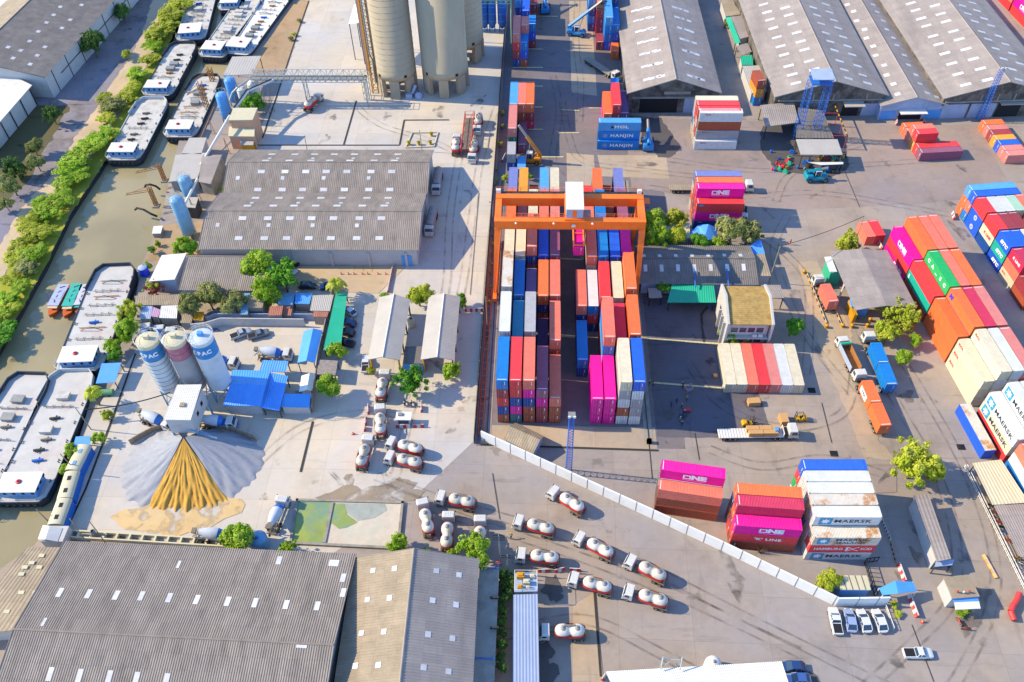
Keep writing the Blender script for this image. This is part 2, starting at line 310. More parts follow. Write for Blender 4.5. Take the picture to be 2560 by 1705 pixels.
ov('muddy_wet_patch', [R(560, 190), R(730, 130), R(830, 90), R(900, 130), R(1080, 100), R(1180, 45), R(1330, 70), R(1300, 120), R(1380, 140), R(1330, 210), R(1210, 240), R(690, 220)], M_wet)
ov('muddy_spot', [R(775, 40), R(800, 10), R(835, 10), R(850, 60), R(830, 105), R(790, 100)], M_wet)
ov('tan_slab', [S(1290, 1000), S(1450, 900), S(1520, 1568), S(1500, 1700), S(1290, 1700)], M_tan)
ov('grey_slab', [P(760, 1270), P(980, 1260), P(980, 1500), P(800, 1510)], M_patch)
for pts in ([B(482, 10), B(380, 300), B(225, 770), B(60, 1260)], [B(915, 920), B(800, 1320)], [B(0, 1325), B(1310, 1325)], [B(1350, 1100), B(1310, 1320)], [B(1350, 1097), B(1760, 1095)], [K(1890, 1075), K(1770, 1570)],[J(950, 180), J(800, 600), J(600, 1130), J(450, 1450)], [S(1452, 900), S(1500, 1530)], [(-12.6, 104.3), (25.2, 103.5)]):strip('gutter', pts, .45, M_gut)
for pts in ([S(690, 10), S(745, 355)], [GZ(720, 300), GZ(640, 1230)], [O(1690, 740), O(1780, 1100)], [U(1100, 1075), U(1290, 1568)], [I(540, 0), I(690, 360)], [O(560, 1010), O(600, 1250)], [O(150, 1100), O(180, 1420)]):strip('slab_joint', pts, .14, M_gut)
for a in ([EE(500, 512), EE(635, 512)], [EE(490, 170), EE(635, 170)], [EE(360, 875), EE(635, 875)], [EE(340, 1455), EE(635, 1455)], [EE(1380, 525), EE(1600, 525)], [EE(600, 1325), EE(975, 1325)], [DD(400, 805), DD(640, 805)], [DD(150, 1105), DD(635, 1105)], [DD(420, 268), DD(880, 272)], [EE(890, 935), EE(1230, 932)], [EE(930, 552), EE(1230, 570)], [O(90, 165), O(790, 215)], [O(190, 560), O(800, 610)], [N(790, 238), N(930, 250)], [CC(460, 75), CC(725, 85)], [GZ(1450, 900), GZ(1660, 912)]):strip('ground_marking', a, .5, M_line)
for a in ([F(1475, 1080), F(1500, 1010)], [F(1560, 1085), F(1560, 1030)], [F(1640, 1090), F(1650, 1040)]):strip('bay_marking', a, .25, M_yel)
ov('crack_stain', [H(700, 1400), H(690, 1330), H(760, 1260), H(775, 1280), H(715, 1345), H(720, 1450), H(745, 1560), H(730, 1600), H(715, 1580)], M_gut)
for c, r in ((S(1130, 860), 2.2), (S(1160, 910), 1.4), (S(1075, 1350), 2), (S(1080, 1500), 2.6)):
 ov('oil_stain', [(c.x+r*(1+.35*math.sin(3*t+c.x))*math.cos(t)*.8, c.y+r*(1+.3*math.sin(5*t+c.y))*math.sin(t)) for t in [i*.35 for i in range(18)]], M_dark)
M_tyre=mat('tyre_mark', '#6f6864', .85, var=.2, scale=1)
def patchy(m, lo, hi, amt, sc):
 n=m.node_tree.nodes;l=m.node_tree.links;tc=n.new('ShaderNodeTexCoord');t=n.new('ShaderNodeTexNoise');t.inputs['Scale'].default_value=sc;t.inputs['Detail'].default_value=6;l.new(tc.outputs['Object'], t.inputs['Vector'])
 r=n.new('ShaderNodeMapRange');r.inputs[1].default_value=lo;r.inputs[2].default_value=hi;r.inputs[4].default_value=amt;l.new(t.outputs[0], r.inputs[0]);l.new(r.outputs[0], n['Principled BSDF'].inputs['Alpha'])
patchy(M_tyre, .35, .65, .36, .35)
M_stainp=mat('damp_stain', '#7a7068', .6, var=.2, scale=.5);patchy(M_sandg, .36, .52, 1, .28);patchy(M_wet, .34, .52, .85, .3);patchy(M_stainp, .42, .62, .55, .3)
def arc_tracks(name, paths, gap=1.9, wd=.42):
 mb=MB()
 for pts in paths:
  pts=[Vector((p[0], p[1])) for p in pts];fine=[]
  for i in range(len(pts)-1):
   p0, p1, p2, p3=pts[max(0, i-1)], pts[i], pts[i+1], pts[min(len(pts)-1, i+2)]
   for k in range(10):t=k/10;fine.append(.5*((2*p1)+(p2-p0)*t+(2*p0-5*p1+4*p2-p3)*t*t+(3*p1-p0-3*p2+p3)*t**3))
  for sd in (-1, 1):
   for a, b, c in zip(fine, fine[1:], fine[2:]+fine[-1:]):
    d1=(b-a).normalized();d2=(c-b).normalized() if (c-b).length>.01 else d1;n1=Vector((-d1.y, d1.x));n2=Vector((-d2.y, d2.x));o1=n1*sd*gap/2;o2=n2*sd*gap/2
    mb.face([(*(a+o1+n1*wd/2), z[0]), (*(a+o1-n1*wd/2), z[0]), (*(b+o2-n2*wd/2), z[0]), (*(b+o2+n2*wd/2), z[0])])
 z[0]+=.004;struct(name, mb, M_tyre)
arc_tracks('tyre_track', [[(-14.5+0, 232), (-18, 205), (-19, 180), (-20, 150), (-24, 128)], [(-20, 232), (-24, 210), (-25, 180), (-24, 150), (-28, 120), (-30, 95)], [(-62, 236), (-50, 222), (-34, 214), (-22, 205)], [(-30, 92), (-14, 86), (4, 80), (24, 72), (48, 60)], [(-34, 96), (-18, 90), (2, 84), (18, 78), (40, 66), (70, 50)], [(-60, 98), (-52, 108), (-40, 112), (-32, 110)], [(-8, 62), (8, 66), (22, 60), (36, 52)], [(50, 50), (66, 62), (78, 74), (82, 95), (78, 120), (74, 150)], [(60, 45), (74, 58), (86, 76), (88, 100), (83, 130)], [(66, 180), (60, 165), (62, 140), (70, 118)]])
arc_tracks('tyre_track', [[(6, 235), (8, 215), (12, 204), (28, 200), (50, 196)], [(36, 205), (60, 200), (85, 202), (110, 205)], [(30, 192), (52, 188), (76, 190), (100, 184), (118, 178)], [(64, 186), (70, 198), (84, 208), (96, 214)], [(34, 128), (40, 116), (52, 110), (66, 114), (72, 128)], [(36, 104), (46, 100), (60, 102), (72, 98)], [(58, 172), (66, 158), (64, 140), (60, 124)], [(12, 300), (11, 270), (12, 245), (11, 222)], [(3, 250), (5, 230), (3, 205), (6, 196)]])
rgs=random.Random(11);mb=MB()
for k in range(70):
 cx, cy=rgs.choice([(rgs.uniform(-8, 90), rgs.uniform(44, 104)), (rgs.uniform(-70, -14), rgs.uniform(84, 236)), (rgs.uniform(28, 120), rgs.uniform(104, 215))]);r1, r2, ph=rgs.uniform(.6, 3.5), rgs.uniform(.4, 1.6), rgs.uniform(0, 3);pts=[]
 for i in range(16):a=i*math.pi/8;rr=1+.3*math.sin(3*a+k)+.2*math.sin(5*a+2*k);x, y=r1*rr*math.cos(a), r2*rr*math.sin(a);pts.append((cx+x*math.cos(ph)-y*math.sin(ph), cy+x*math.sin(ph)+y*math.cos(ph), z[0]+.0002*k))
 mb.face(pts)
struct('damp_stains', mb, M_stainp);z[0]+=.016
for pts in ([R(1050, 0), R(1085, 80)], [R(1085, 0), R(1110, 75)], [R(1115, 0), R(1140, 60)], [R(690, 0), R(745, 60), R(765, 100)], [R(660, 0), R(720, 60), R(745, 100)], [B(440, 1005), B(330, 1080), B(240, 1190)], [B(470, 1010), B(350, 1090), B(270, 1190)]):strip('tyre_track', pts, .4, M_tyre)
# -- shipping containers
CH, CW=2.896, 2.438
PAINT={}
def paint(name, hexc, rust=.35):
 PAINT[name]=mat('paint_'+name, hexc, .5, k=.76, var=.12, scale=.8, dirt='#d08838' if rust>.9 else '#7a4a34', dscale=.3 if rust>.9 else .55, dlo=.52 if rust>.9 else .6, dhi=.64 if rust>.9 else .8, damt=rust, bump=0, rnd=.07)
for nm, hx, ru in (('orange', '#f87a44', .35), ('salmon', '#f3806a', .35), ('red', '#f0444a', .3), ('crimson', '#d83a5e', .3), ('magenta', '#ff14a0', .12), ('pale_red', '#e08880', .4),('maroon', '#a8434c', .4), ('mauve', '#a05f7a', .4), ('purple', '#6e4a80', .35), ('brown', '#b45a40', .45), ('blue', '#1f86d8', .25), ('sky_blue', '#5aa8e6', .3),('royal_blue', '#2a66e0', .2), ('navy', '#1c4f9e', .3), ('lavender', '#8087c4', .35), ('teal', '#22b8a4', .3), ('dark_teal', '#1f7486', .3), ('green', '#2cb866', .3), ('dark_green', '#1c7f66', .3),('white', '#e2e0e0', .45), ('cream', '#e6d8bc', .5), ('grey', '#b3aeb2', .45), ('yellow', '#f2a63e', .35), ('pale_green', '#b5d6bb', .4), ('rusty_white', '#ddd2c4', .95), ('rusty_blue', '#2d8fc4', .9)):
 paint(nm, hx, ru)
M_rod=mat('lock_rod', '#b9b4b4', .4, .6);M_wp=mat('white_lettering', '#f4f2f6', .6, var=.04, k=.8);M_bk=mat('blue_lettering', '#36485c', .6, var=.05);M_ylw=mat('yellow_sticker', '#f5c21e', .6, var=.05)
M_redl=mat('red_lettering', '#e0404a', .6, var=.05);M_cast=mat('corner_casting', '#a88a50', .6, .2, var=.3, scale=3);M_cyan=mat('cyan_panel', '#3aa7d8', .6, var=.05);M_viol=mat('violet_lettering', '#4a40d8', .6);M_paleb=mat('pale_lettering', '#c9d3ee', .6, var=.05)
def corr(a, b, n, amp, fn, mb, mi=0):
 """trapezoid ribs between a and b; fn(t, off) gives the two edge points"""
 pts=[];st=(b-a)/n
 for i in range(n):
  t=a+i*st;pts+=[(t, 0), (t+st*.28, 0), (t+st*.5, amp), (t+st*.78, amp)]
 pts.append((b, 0));vs=[]
 for t, o in pts:vs+=list(fn(t, o))
 mb.raw(vs, [(2*i, 2*i+2, 2*i+3, 2*i+1) for i in range(len(pts)-1)], mi)
def cont_parts(Lg):
 w2, l2=CW/2, Lg/2;n=int(Lg/.28)
 b=MB()
 corr(-l2+.12, l2-.12, n, .045, lambda t, o:((w2-.02-o, t, .16), (w2-.02-o, t, CH-.08)), b)
 corr(l2-.12, -l2+.12, n, .045, lambda t, o:((-w2+.02+o, t, .16), (-w2+.02+o, t, CH-.08)), b)
 corr(-l2+.1, l2-.1, n, .035, lambda t, o:((-w2+.06, t, CH-.015-o), (w2-.06, t, CH-.015-o)), b)
 corr(w2-.1, -w2+.1, 8, .04, lambda t, o:((t, l2-.02-o, .16), (t, l2-.02-o, CH-.08)), b)
 b.box(-w2+.03, w2-.03, -l2+.1, l2-.05, .1, .15)
 for yy in (-l2+.1, l2-.1-.3):b.box(-w2+.06, w2-.06, yy-.1, yy+.4, CH-.03, CH-.012)
 f=MB()
 for sx in (-1, 1):
  for sy in (-1, 1):
   x, y=sx*(w2-.06), sy*(l2-.06);f.box(x-.06, x+.06, y-.06, y+.06, .118, CH-.118)
  x=sx*(w2-.035);f.box(x-.035, x+.035, -l2+.12, l2-.12, .02, .17);f.box(x-.03, x+.03, -l2+.12, l2-.12, CH-.09, CH-.004)
 for sy in (-1, 1):
  y=sy*(l2-.04);f.box(-w2+.12, w2-.12, y-.04, y+.04, .02, .17);f.box(-w2+.12, w2-.12, y-.04, y+.04, CH-.11, CH-.006)
 for sx in (-1, 1):
  for sy in (-1, 1):
   for zz in (0, CH-.118):
    x, y=sx*(w2-.081), sy*(l2-.089);f.box(x-.081, x+.081, y-.089, y+.089, zz, zz+.118, 1)
 d=MB();d.box(0.012, w2-.125, -.05, 0, .18, CH-.12)
 for k in range(4):d.box(.05, w2-.16, -.06, -.05, .3+k*.62, .72+k*.62)
 for xx in (.28, .82):d.tube((xx, -.085, .12), (xx, -.085, CH-.09), .028, 6, 1);d.box(xx-.14, xx+.02, -.1, -.07, 1.15, 1.22, 1)
 e=MB();e.box(-.001-(w2-.126), -.012, -.05, 0, .18, CH-.12)
 for k in range(4):e.box(-(w2-.16), -.05, -.06, -.05, .3+k*.62, .72+k*.62)
 for xx in (-.28, -.82):e.tube((xx, -.085, .12), (xx, -.085, CH-.09), .028, 6, 1);e.box(xx-.02, xx+.14, -.1, -.07, 1.15, 1.22, 1)
 d.box(.5, .62, -.068, -.061, 1.5, 2.5, 2);d.box(.3, .56, -.07, -.061, .55, .78, 3);d.box(-.0+.35, .47, -.07, -.061, 1.25, 1.4, 3)
 rm=MB();rm.box(-w2+.25, w2-.25, -l2+.3, -l2+.42, CH-.01, CH+.004)
 fm=[PAINT['red'], M_cast]
 return dict(L=Lg, body=b.mesh('container_body', PAINT['red']), frame=f.mesh('container_frame', fm), dr=d.mesh('container_door', [PAINT['red'], M_rod, M_wp, M_ylw]),dl=e.mesh('container_door', [PAINT['red'], M_rod]), mark=rm.mesh('roof_marking', [M_wp]))
CP={40:cont_parts(12.192), 20:cont_parts(6.058)}
CW_={'sky_blue':'sky blue', 'royal_blue':'royal blue', 'pale_red':'pale red', 'dark_teal':'dark teal', 'dark_green':'dark green', 'pale_green':'pale green', 'rusty_white':'rust streaked white', 'rusty_blue':'rust blotched blue'}
NCON=[0]
def cont(x, y, z, rot, ln, col, label, group='shipping containers', frame=None, doors=True, mark=True):
 p=CP[ln];t=thing('shipping_container', label, 'container', (x, y, z), rot, group);NCON[0]+=1
 m=PAINT[col]
 put(p['body'], 'container_body', t, mats={0:m});fr=m if frame is None else PAINT[frame];put(p['frame'], 'container_frame', t, mats={0:fr})
 put(p['dr'], 'container_door', t, (0, -p['L']/2+.06, 0), mats={0:fr if frame else m});put(p['dl'], 'container_door', t, (0, -p['L']/2+.06, 0), mats={0:fr if frame else m})
 if mark and col not in ('white', 'cream', 'rusty_white', 'grey'):put(p['mark'], 'roof_marking', t)
 return t
def side_text(t, ln, s, m, size, off=0.0, zz=1.5, wide=1.25, bold=.03, shear=0, sp=1.05):
 return letter(t, s, m, (CW/2+.006, off, zz), (0, 1, 0), (0, 0, 1), size, wide, bold, shear, sp)
def star(t, off, zz, r, panel=True):
 mb=MB();x=CW/2+.006
 if panel:mb.face([(x, off-r*1.25, zz-r*1.15), (x, off+r*1.25, zz-r*1.15), (x, off+r*1.25, zz+r*1.15), (x, off-r*1.25, zz+r*1.15)], 0)
 pts=[]
 for i in range(14):
  a=math.pi/2+i*math.pi/7;rr=r if i%2==0 else r*.5;pts.append((x+.006, off+rr*math.cos(a), zz+rr*math.sin(a)))
 c=(x+.006, off, zz)
 for i in range(14):mb.face([c, pts[i], pts[(i+1)%14]], 1)
 return mb.build('emblem', [M_cyan, M_wp], t)
def one_logo(t, ln=40, off=0.0, m=None):
 m=m or M_wp;x=CW/2+.006;mb=MB();s=.0
 side_text(t, ln, 'NE', m, 1.75, off+1.25, 1.62, 1.25, .07)
 def q(y0, y1, z0, z1):mb.face([(x, off+y0, z0), (x, off+y1, z0), (x, off+y1, z1), (x, off+y0, z1)])
 q(-1.75, -1.45, 1.0, 2.24);q(-.55, -.25, 1.0, 2.24);q(-1.45, -.55, 1.96, 2.24);q(-1.45, -.55, 1.0, 1.26);q(-1.75, 2.7, .62, .68)
 mb.build('emblem', [m], t)
TIER={1:['sole'], 2:['bottom', 'top'], 3:['bottom', 'middle', 'top'], 4:['bottom', 'second', 'third', 'top'], 5:['bottom', 'second', 'middle', 'fourth', 'top']}
def stack(x, y, rot, ln, cols, desc, group='shipping containers', z0=0.0, frames=None, shift=None):
 """cols from the ground up; x, y is the centre of the footprint"""
 out=[];n=len(cols)
 for i, c in enumerate(cols):
  cw=CW_.get(c, c);jx=random.uniform(-.03, .03);jy=random.uniform(-.05, .05)
  if shift and i in shift:jx+=shift[i][0];jy+=shift[i][1]
  lab=f'{cw} container, {TIER[n][i]} of {desc}' if n>1 else f'{cw} container, {desc}'
  out.append(cont(x+jx, y+jy, z0+i*CH, rot, ln, c, lab, group, frames.get(i) if frames else None))
 return out
L40, L20=12.192, 6.058
cl=[-9.05+2.77*i+CW/2 for i in range(5)];cr_=[8.25+CW/2, 10.92+CW/2, 13.62+CW/2, 16.5+CW/2, 19.2+CW/2]
ORD=['first', 'second', 'third', 'fourth', 'fifth']
GY='containers stacked under the gantry crane'
rowsL={('nearest left row', 110.3):[['brown', 'navy', 'red', 'maroon', 'blue'], ['dark_teal', 'magenta', 'navy', 'red', 'red'], ['brown', 'brown', 'navy', 'magenta', 'salmon'], ['maroon', 'maroon', 'magenta', 'mauve'], ['brown', 'brown', 'salmon']],('second left row', 124.0):[['maroon', 'blue', 'brown', 'navy', 'white'], ['navy', 'brown', 'red', 'rusty_blue'], ['brown', 'maroon', 'blue', 'navy', 'grey'], ['brown', 'purple'], ['brown', 'maroon', 'brown', 'salmon']],('third left row', 137.7):[['brown', 'navy', 'red', 'blue', 'rusty_white'], ['maroon', 'red', 'navy', 'blue'], ['navy', 'brown', 'lavender'], ['brown', 'brown', 'navy', 'orange'], ['maroon', 'brown', 'brown', 'salmon']],('fourth left row', 151.2):[['brown', 'red', 'navy', 'cream'], ['navy', 'maroon', 'blue', 'cream'], ['red', 'brown', 'brown', 'navy', 'salmon'], ['brown', 'maroon', 'blue', 'royal_blue'], ['brown', 'brown', 'maroon', 'mauve']],('fifth left row', 164.3):[['brown', 'blue', 'navy', 'orange'], ['maroon', 'navy', 'mauve'], ['brown', 'red', 'orange', 'cream'], ['navy', 'brown', 'red', 'salmon'], ['brown', 'maroon', 'navy', 'pale_red']],('farthest left row', 177.3):[['navy', 'brown', 'lavender'], ['brown', 'red', 'yellow'], ['maroon'], ['brown', 'navy', 'sky_blue'], ['maroon', 'blue', 'cream']]}
for (nm, y0), cs in rowsL.items():
 for k, c in enumerate(cs):stack(cl[k], y0+L40/2, 0, 40, c, f'{ORD[k]} stack from left, {nm} under crane', GY)
rowsR={('nearest right row', 110.3):[None, ['magenta']*3, ['magenta']*3, ['white', 'brown', 'white', 'grey', 'cream'], ['white', 'grey', 'grey', 'white', 'royal_blue']],('second right row', 123.4):[['navy', 'blue'], None, ['red', 'brown', 'sky_blue', 'blue', 'salmon'], ['maroon', 'brown', 'red', 'crimson'], ['brown', 'navy', 'maroon', 'brown', 'orange']],('third right row', 137.3):[['brown', 'navy', 'salmon'], ['navy', 'red', 'white'], ['maroon', 'navy', 'red', 'red'], ['navy', 'brown', 'grey', 'cream'], ['brown', 'maroon', 'red', 'brown', 'orange']],('fourth right row', 151.0):[None, ['brown', 'dark_teal', 'cream', 'salmon'], ['maroon', 'brown', 'navy', 'blue'], ['navy', 'red', 'brown', 'royal_blue'], ['brown', 'navy', 'red', 'magenta']],('fifth right row', 164.5):[None, ['brown', 'salmon', 'salmon'], ['navy', 'brown', 'navy', 'blue'], ['maroon', 'brown'], ['navy', 'brown', 'red', 'mauve']],('farthest right row', 177.3):[None, ['brown', 'red'], ['maroon', 'navy', 'orange'], ['brown'], ['brown', 'navy', 'lavender']]}
for (nm, y0), cs in rowsR.items():
 for k, c in enumerate(cs):
  if c:
   yy=y0+L40/2
   if nm.startswith('second') and k==2:yy-=.8
   if nm.startswith('farthest') and k==1:yy-=4
   stack(cr_[k], yy, 0, 40, c, f'{ORD[k]} stack from left, {nm} under crane', GY, frames={2:'blue'} if c[-1]=='white' else None)
cont(cr_[0]-.6, 152.0+L40/2, 11.0, 0, 40, 'magenta', 'magenta container held up by the orange spreader of the gantry crane', GY)
stack(24.4+CW/2, 180.5+L20/2, 0, 20, ['grey'], 'beside the striped barriers at the far end', GY)
GN='containers along the cement plant wall'
for i, (x, c) in enumerate(((-10.0, ['navy', 'brown', 'sky_blue']), (-7.55, ['maroon', 'brown', 'salmon']), (-5.1, ['crimson', 'maroon', 'orange']))):
 stack(x+CW/2, 219.9+L40/2, 0, 40, c, f'{ORD[i]} of three touching stacks beside the wall', GN)
stack(-10.0+CW/2, 208.0+L40/2-.4, 0, 40, ['maroon', 'dark_green', 'pale_red'], 'stack behind the orange reach stacker', GN)
stack(-7.2+CW/2, 208.3+L40/2-.4, 0, 40, ['mauve'], 'low beside the green container, behind orange stacker', GN)
stack(-10.1+CW/2, 199.3+L20/2, 0, 20, ['navy'], 'small box by the wall near orange stacker', GN)
cont(-10.1+CW/2, 199.3+L20/2, CH, 0, 20, 'grey', 'small grey container topping the blue one near the orange stacker', GN)
stack(-7.2+CW/2, 197.0+L20/2-.6, 0, 20, ['sky_blue'], 'small box left of the orange stacker', GN)
for x, y, ln, c, d in ((-10.05, 255, 40, ['navy', 'maroon', 'red', 'pale_red'], 'tall red stack far along the wall'), (-7.6, 255, 40, ['brown', 'royal_blue', 'blue'], 'blue stack far along the wall'), (-5.2, 267, 20, ['maroon', 'royal_blue', 'blue'], 'right most small stack far along the wall'),(-10.1, 283.7, 20, ['brown', 'navy', 'sky_blue'], 'left small stack at the top edge'), (-7.5, 276, 40, ['navy', 'royal_blue', 'royal_blue'], 'bright blue long stack near the top edge'), (-5.0, 286, 40, ['brown', 'maroon'], 'brown stack near the top edge')):
 stack(x+CW/2, y+(L40 if ln==40 else L20)/2, 0, ln, c, d, GN)
cont(-7.4+CW/2, 260.7+L20/2, 3*CH, 0, 20, 'pale_red', 'small pale red container crossing the top of the blue stack', GN)
GW='containers beside the grey warehouse'
stack(18.1+CW/2, 219.3+L40/2, 0, 40, ['magenta', 'orange'], 'left stack behind the letters MOL', GW)
stack(20.6+CW/2, 219.5+L40/2, 0, 40, ['red', 'maroon', 'red'], 'tall stack behind the letters MOL', GW)
stack(23.05+CW/2, 219.6+L40/2, 0, 40, ['brown', 'purple'], 'right stack behind the letters MOL', GW)
stack(21.0+CW/2, 233+L20/2, 0, 20, ['navy', 'blue'], 'small stack behind the tall red one', GW)
for x, y, ln, c, d in ((17.6, 265.7, 20, ['maroon'], 'small box in front of tall red stack by reach stacker'), (20.2, 265.9, 40, ['royal_blue', 'blue', 'blue', 'sky_blue'], 'tall pale topped stack right of reach stacker'), (22.65, 266.3, 40, ['blue', 'royal_blue', 'blue'], 'blue stack against the warehouse corner'), (22.5, 259.8, 20, ['orange', ], 'small box nearest the grey warehouse'),(17.7, 276, 40, ['red', 'crimson', 'red', 'salmon'], 'tall red stack under the reach stacker boom'), (15.1, 278.1, 40, ['navy', 'blue', 'navy', 'sky_blue'], 'blue stack left of the red one, by boom'), (22.7, 280, 40, ['navy', 'blue', 'royal_blue', 'navy'], 'dark blue stack at the top edge')):
 stack(x+CW/2, y+(L40 if ln==40 else L20)/2, 0, ln, c, d, GW)
def across(x0, y0, a, ln, rows, desc, group, shift=None):
 """rows from the camera back: each a list of colours from the ground up"""
 d=Vector((math.cos(a), math.sin(a)));e=Vector((-d.y, d.x));Lg=L40 if ln==40 else L20;out=[]
 for k, c in enumerate(rows):
  p=Vector((x0, y0))+d*(Lg/2)+e*(CW/2+k*2.56)
  rn='row' if len(rows)==1 else (['front', 'second', 'third', 'fourth', 'fifth', 'sixth'][k]+' row')
  out.append(stack(p.x, p.y, a-math.pi/2, ln, c, f'{rn}, {desc}', group, shift=shift if k==0 else None))
 return out
GH='containers stacked across the east yard'
o=across(16.0, 209.7, 0.0, 40, [['blue', 'blue', 'sky_blue']], 'stack lettered HANJIN and MOL', GH, shift={1:(0, .8), 2:(.1, .9)})
hj=o[0]
for t in hj[:2]:
 side_text(t, 40, 'HANJIN', M_wp, 1.35, .9, 1.45, 1.25, .03, 0, 1.2)
 rg=MB();pts=[(CW/2+.007, -4.0+.62*math.cos(i*math.pi/10), 1.45+.62*math.sin(i*math.pi/10)) for i in range(20)];inn=[(p[0], -4.0+(p[1]+4)*.8, 1.45+(p[2]-1.45)*.8) for p in pts]
 for i in range(20):rg.face([pts[i], pts[(i+1)%20], inn[(i+1)%20], inn[i]])
 rg.build('emblem', [M_paleb], t);letter(t, 'H', M_paleb, (CW/2+.007, -4.0, 1.45), (0, 1, 0), (0, 0, 1), .9, 1, .03, .3)
side_text(hj[2], 40, 'MOL', M_wp, 1.25, .5, 1.4, 1.45, .05, 0, 1.15);eb=MB();eb.prism([(0, 0), (.9, .0), (1.0, .5), (.5, .85), (.1, .5)], 0, .01);q=eb.build('emblem', [M_bk], hj[2]);q.matrix_local=Matrix(((0, 0, 1, CW/2), (1, 0, 0, -2.6), (0, 1, 0, .95), (0, 0, 0, 1)))
o=across(44.3, 209.9, 0.0, 40, [['white', 'grey', 'brown', 'white'], ['cream', 'red', 'cream', 'red'], ['cream', 'white', 'red', 'red'], ['cream', 'blue', 'white', 'cream']], 'tall white stack beside the warehouse doors', GH, shift={1:(.2, 1.0), 2:(.4, 1.2), 3:(.4, 1.2)})
for t in (o[0][0], o[0][1], o[0][3]):side_text(t, 40, 'RCL', M_redl, .55, -3.6, 2.3, 1.6, .04)
o=across(40.1, 174.5, 0.0, 40, [['navy', 'magenta', 'red'], ['brown', 'maroon', 'red', 'magenta'], ['orange', 'brown', 'red', 'orange'], ['white', 'orange', 'white', 'lavender']], 'pink stack behind the blue tarpaulin hut', GH)
for t in (o[0][1], o[1][3]):one_logo(t, 40, -.5)
eb=MB();eb.face([(CW/2+.006, -4.9+.75*math.cos(i*.5236), 2.3+.3*math.sin(i*.5236)) for i in range(12)]);eb.build('emblem', [M_cyan], o[0][2])
side_text(o[0][0], 40, 'ONE', M_wp, .35, -4.6, 2.45, 1.4, .02)
o=across(23.05, 88.6, R_(-8.6), 40, [['brown', 'brown', 'salmon'], ['maroon', 'brown', 'white', 'magenta']], 'stack by the white wall lettered ONE', GH)
one_logo(o[1][3], 40, .0)
o=across(36.8, 81.1, R_(-3.7), 40, [['brown', 'red', 'magenta'], ['red', 'maroon', 'orange', 'crimson'], ['maroon', 'brown', 'navy', 'orange']], 'stack lettered K LINE near the wall', GH)
one_logo(o[0][2], 40, .2);side_text(o[0][1], 40, "'K' LINE", M_wp, 1.05, .6, 1.35, 1.3, .04, 0, 1.1);side_text(o[0][0], 40, 'I', M_wp, 1.2, -5.1, 1.5, 1.2, .04)
o=across(50.9, 78.9, R_(1.0), 40, [['white', 'red', 'rusty_white'], ['cream', 'white', 'white', 'white'], ['white', 'blue', 'cream', 'rusty_white'], ['cream', 'white', 'white', 'white'], ['white', 'green', 'white', 'white'], ['white', 'green', 'red', 'royal_blue']], 'large white block lettered MAERSK', GH)
for t in (o[0][0], o[1][3]):side_text(t, 40, 'MAERSK', M_bk, 1.45, 1.1, 1.4, 1.25, .015);star(t, -3.9, 1.42, .95)
t=o[0][2];side_text(t, 40, 'MAERSK', M_bk, 1.1, .9, 1.95, 1.4, .01);side_text(t, 40, 'SEALAND', M_bk, .9, .9, .85, 1.35, .01);star(t, -4.2, 1.5, .85)
t=o[0][1];side_text(t, 40, 'HAMBURG', M_wp, 1.2, -2.55, 1.4, .92, .01);side_text(t, 40, 'SÜD', M_wp, 1.2, 4.5, 1.4, .95, .01)
eb=MB();x=CW/2+.006
for a, b, c in (((.7, 2.15), (1.1, 2.15), (3.1, .55)), ((.7, .55), (1.1, .55), (3.1, 2.15)), ((.7, 2.15), (1.3, 1.4), (.7, .55)), ((3.1, 2.15), (3.1, 1.9), (1.6, 1.4)), ((3.1, .55), (3.1, .8), (1.6, 1.4))):eb.face([(x, a[0], a[1]), (x, b[0], b[1]), (x, c[0], c[1])])
eb.build('emblem', [M_wp], t)
for k, c in enumerate(('cream', 'cream', 'salmon', 'red', 'pale_red', 'white', 'cream')):
 t=cont(41.0+CW/2+k*2.48, 119.4+L40/2, 0, 0, 40, c, f"{['first', 'second', 'third', 'fourth', 'fifth', 'sixth', 'seventh'][k]} from left of the row of seven single containers, {c.replace('_', ' ')}", 'row of seven containers', mark=False)
 if k==0:
  for ch in list(t.children):
   if ch.name.startswith('container_door'):
    pass
BA=R_(-83.3);bd=Vector((math.cos(BA), math.sin(BA)));be=Vector((-bd.y, bd.x));P0=Vector((88.0, 166.2));RB=math.pi+R_(6.7)
GB='slanted block of containers at right'
def ang_block(P0, rowoff, cols, rname, ln=40, base=P0, lat0=0.0, frames=None):
 res=[];Lg=L40 if ln==40 else L20
 for k, c in enumerate(cols):
  if not c:res.append([]);continue
  p=P0+bd*(rowoff+Lg/2)+be*(lat0+CW/2+k*2.6);res.append(stack(p.x, p.y, RB, ln, c, f'{ORD[k]} stack from left, {rname}', GB))
 return res
o=ang_block(P0, 0.0, [['magenta', 'red', 'magenta'], ['brown', 'red', 'maroon', 'orange'], ['brown', 'navy', 'red', 'salmon'], ['maroon', 'brown', 'red', 'salmon']], 'farthest row of slanted block')
one_logo(o[0][2]);one_logo(o[0][0], 40, 1.5)
o=ang_block(P0, 12.6, [['brown', 'teal', 'red'], ['brown', 'red', 'maroon', 'green'], ['navy', 'brown', 'red', 'salmon'], ['brown', 'maroon', 'red', 'orange']], 'second row of slanted block')
for i, ch in enumerate('CA_SC'):side_text(o[1][3], 40, ch, M_wp, 1.3, -4.2+i*2.1, 1.45, 1.1, .06)
side_text(o[0][1], 40, 'I', M_wp, 1.6, -5.2, 1.45, 1.4, .06)
o=ang_block(P0, 25.2, [['orange', 'orange', 'orange'], ['brown', 'red', 'navy', 'orange'], ['brown', 'maroon', 'red', 'crimson'], ['maroon', 'brown', 'red', 'pale_red']], 'third row of slanted block')
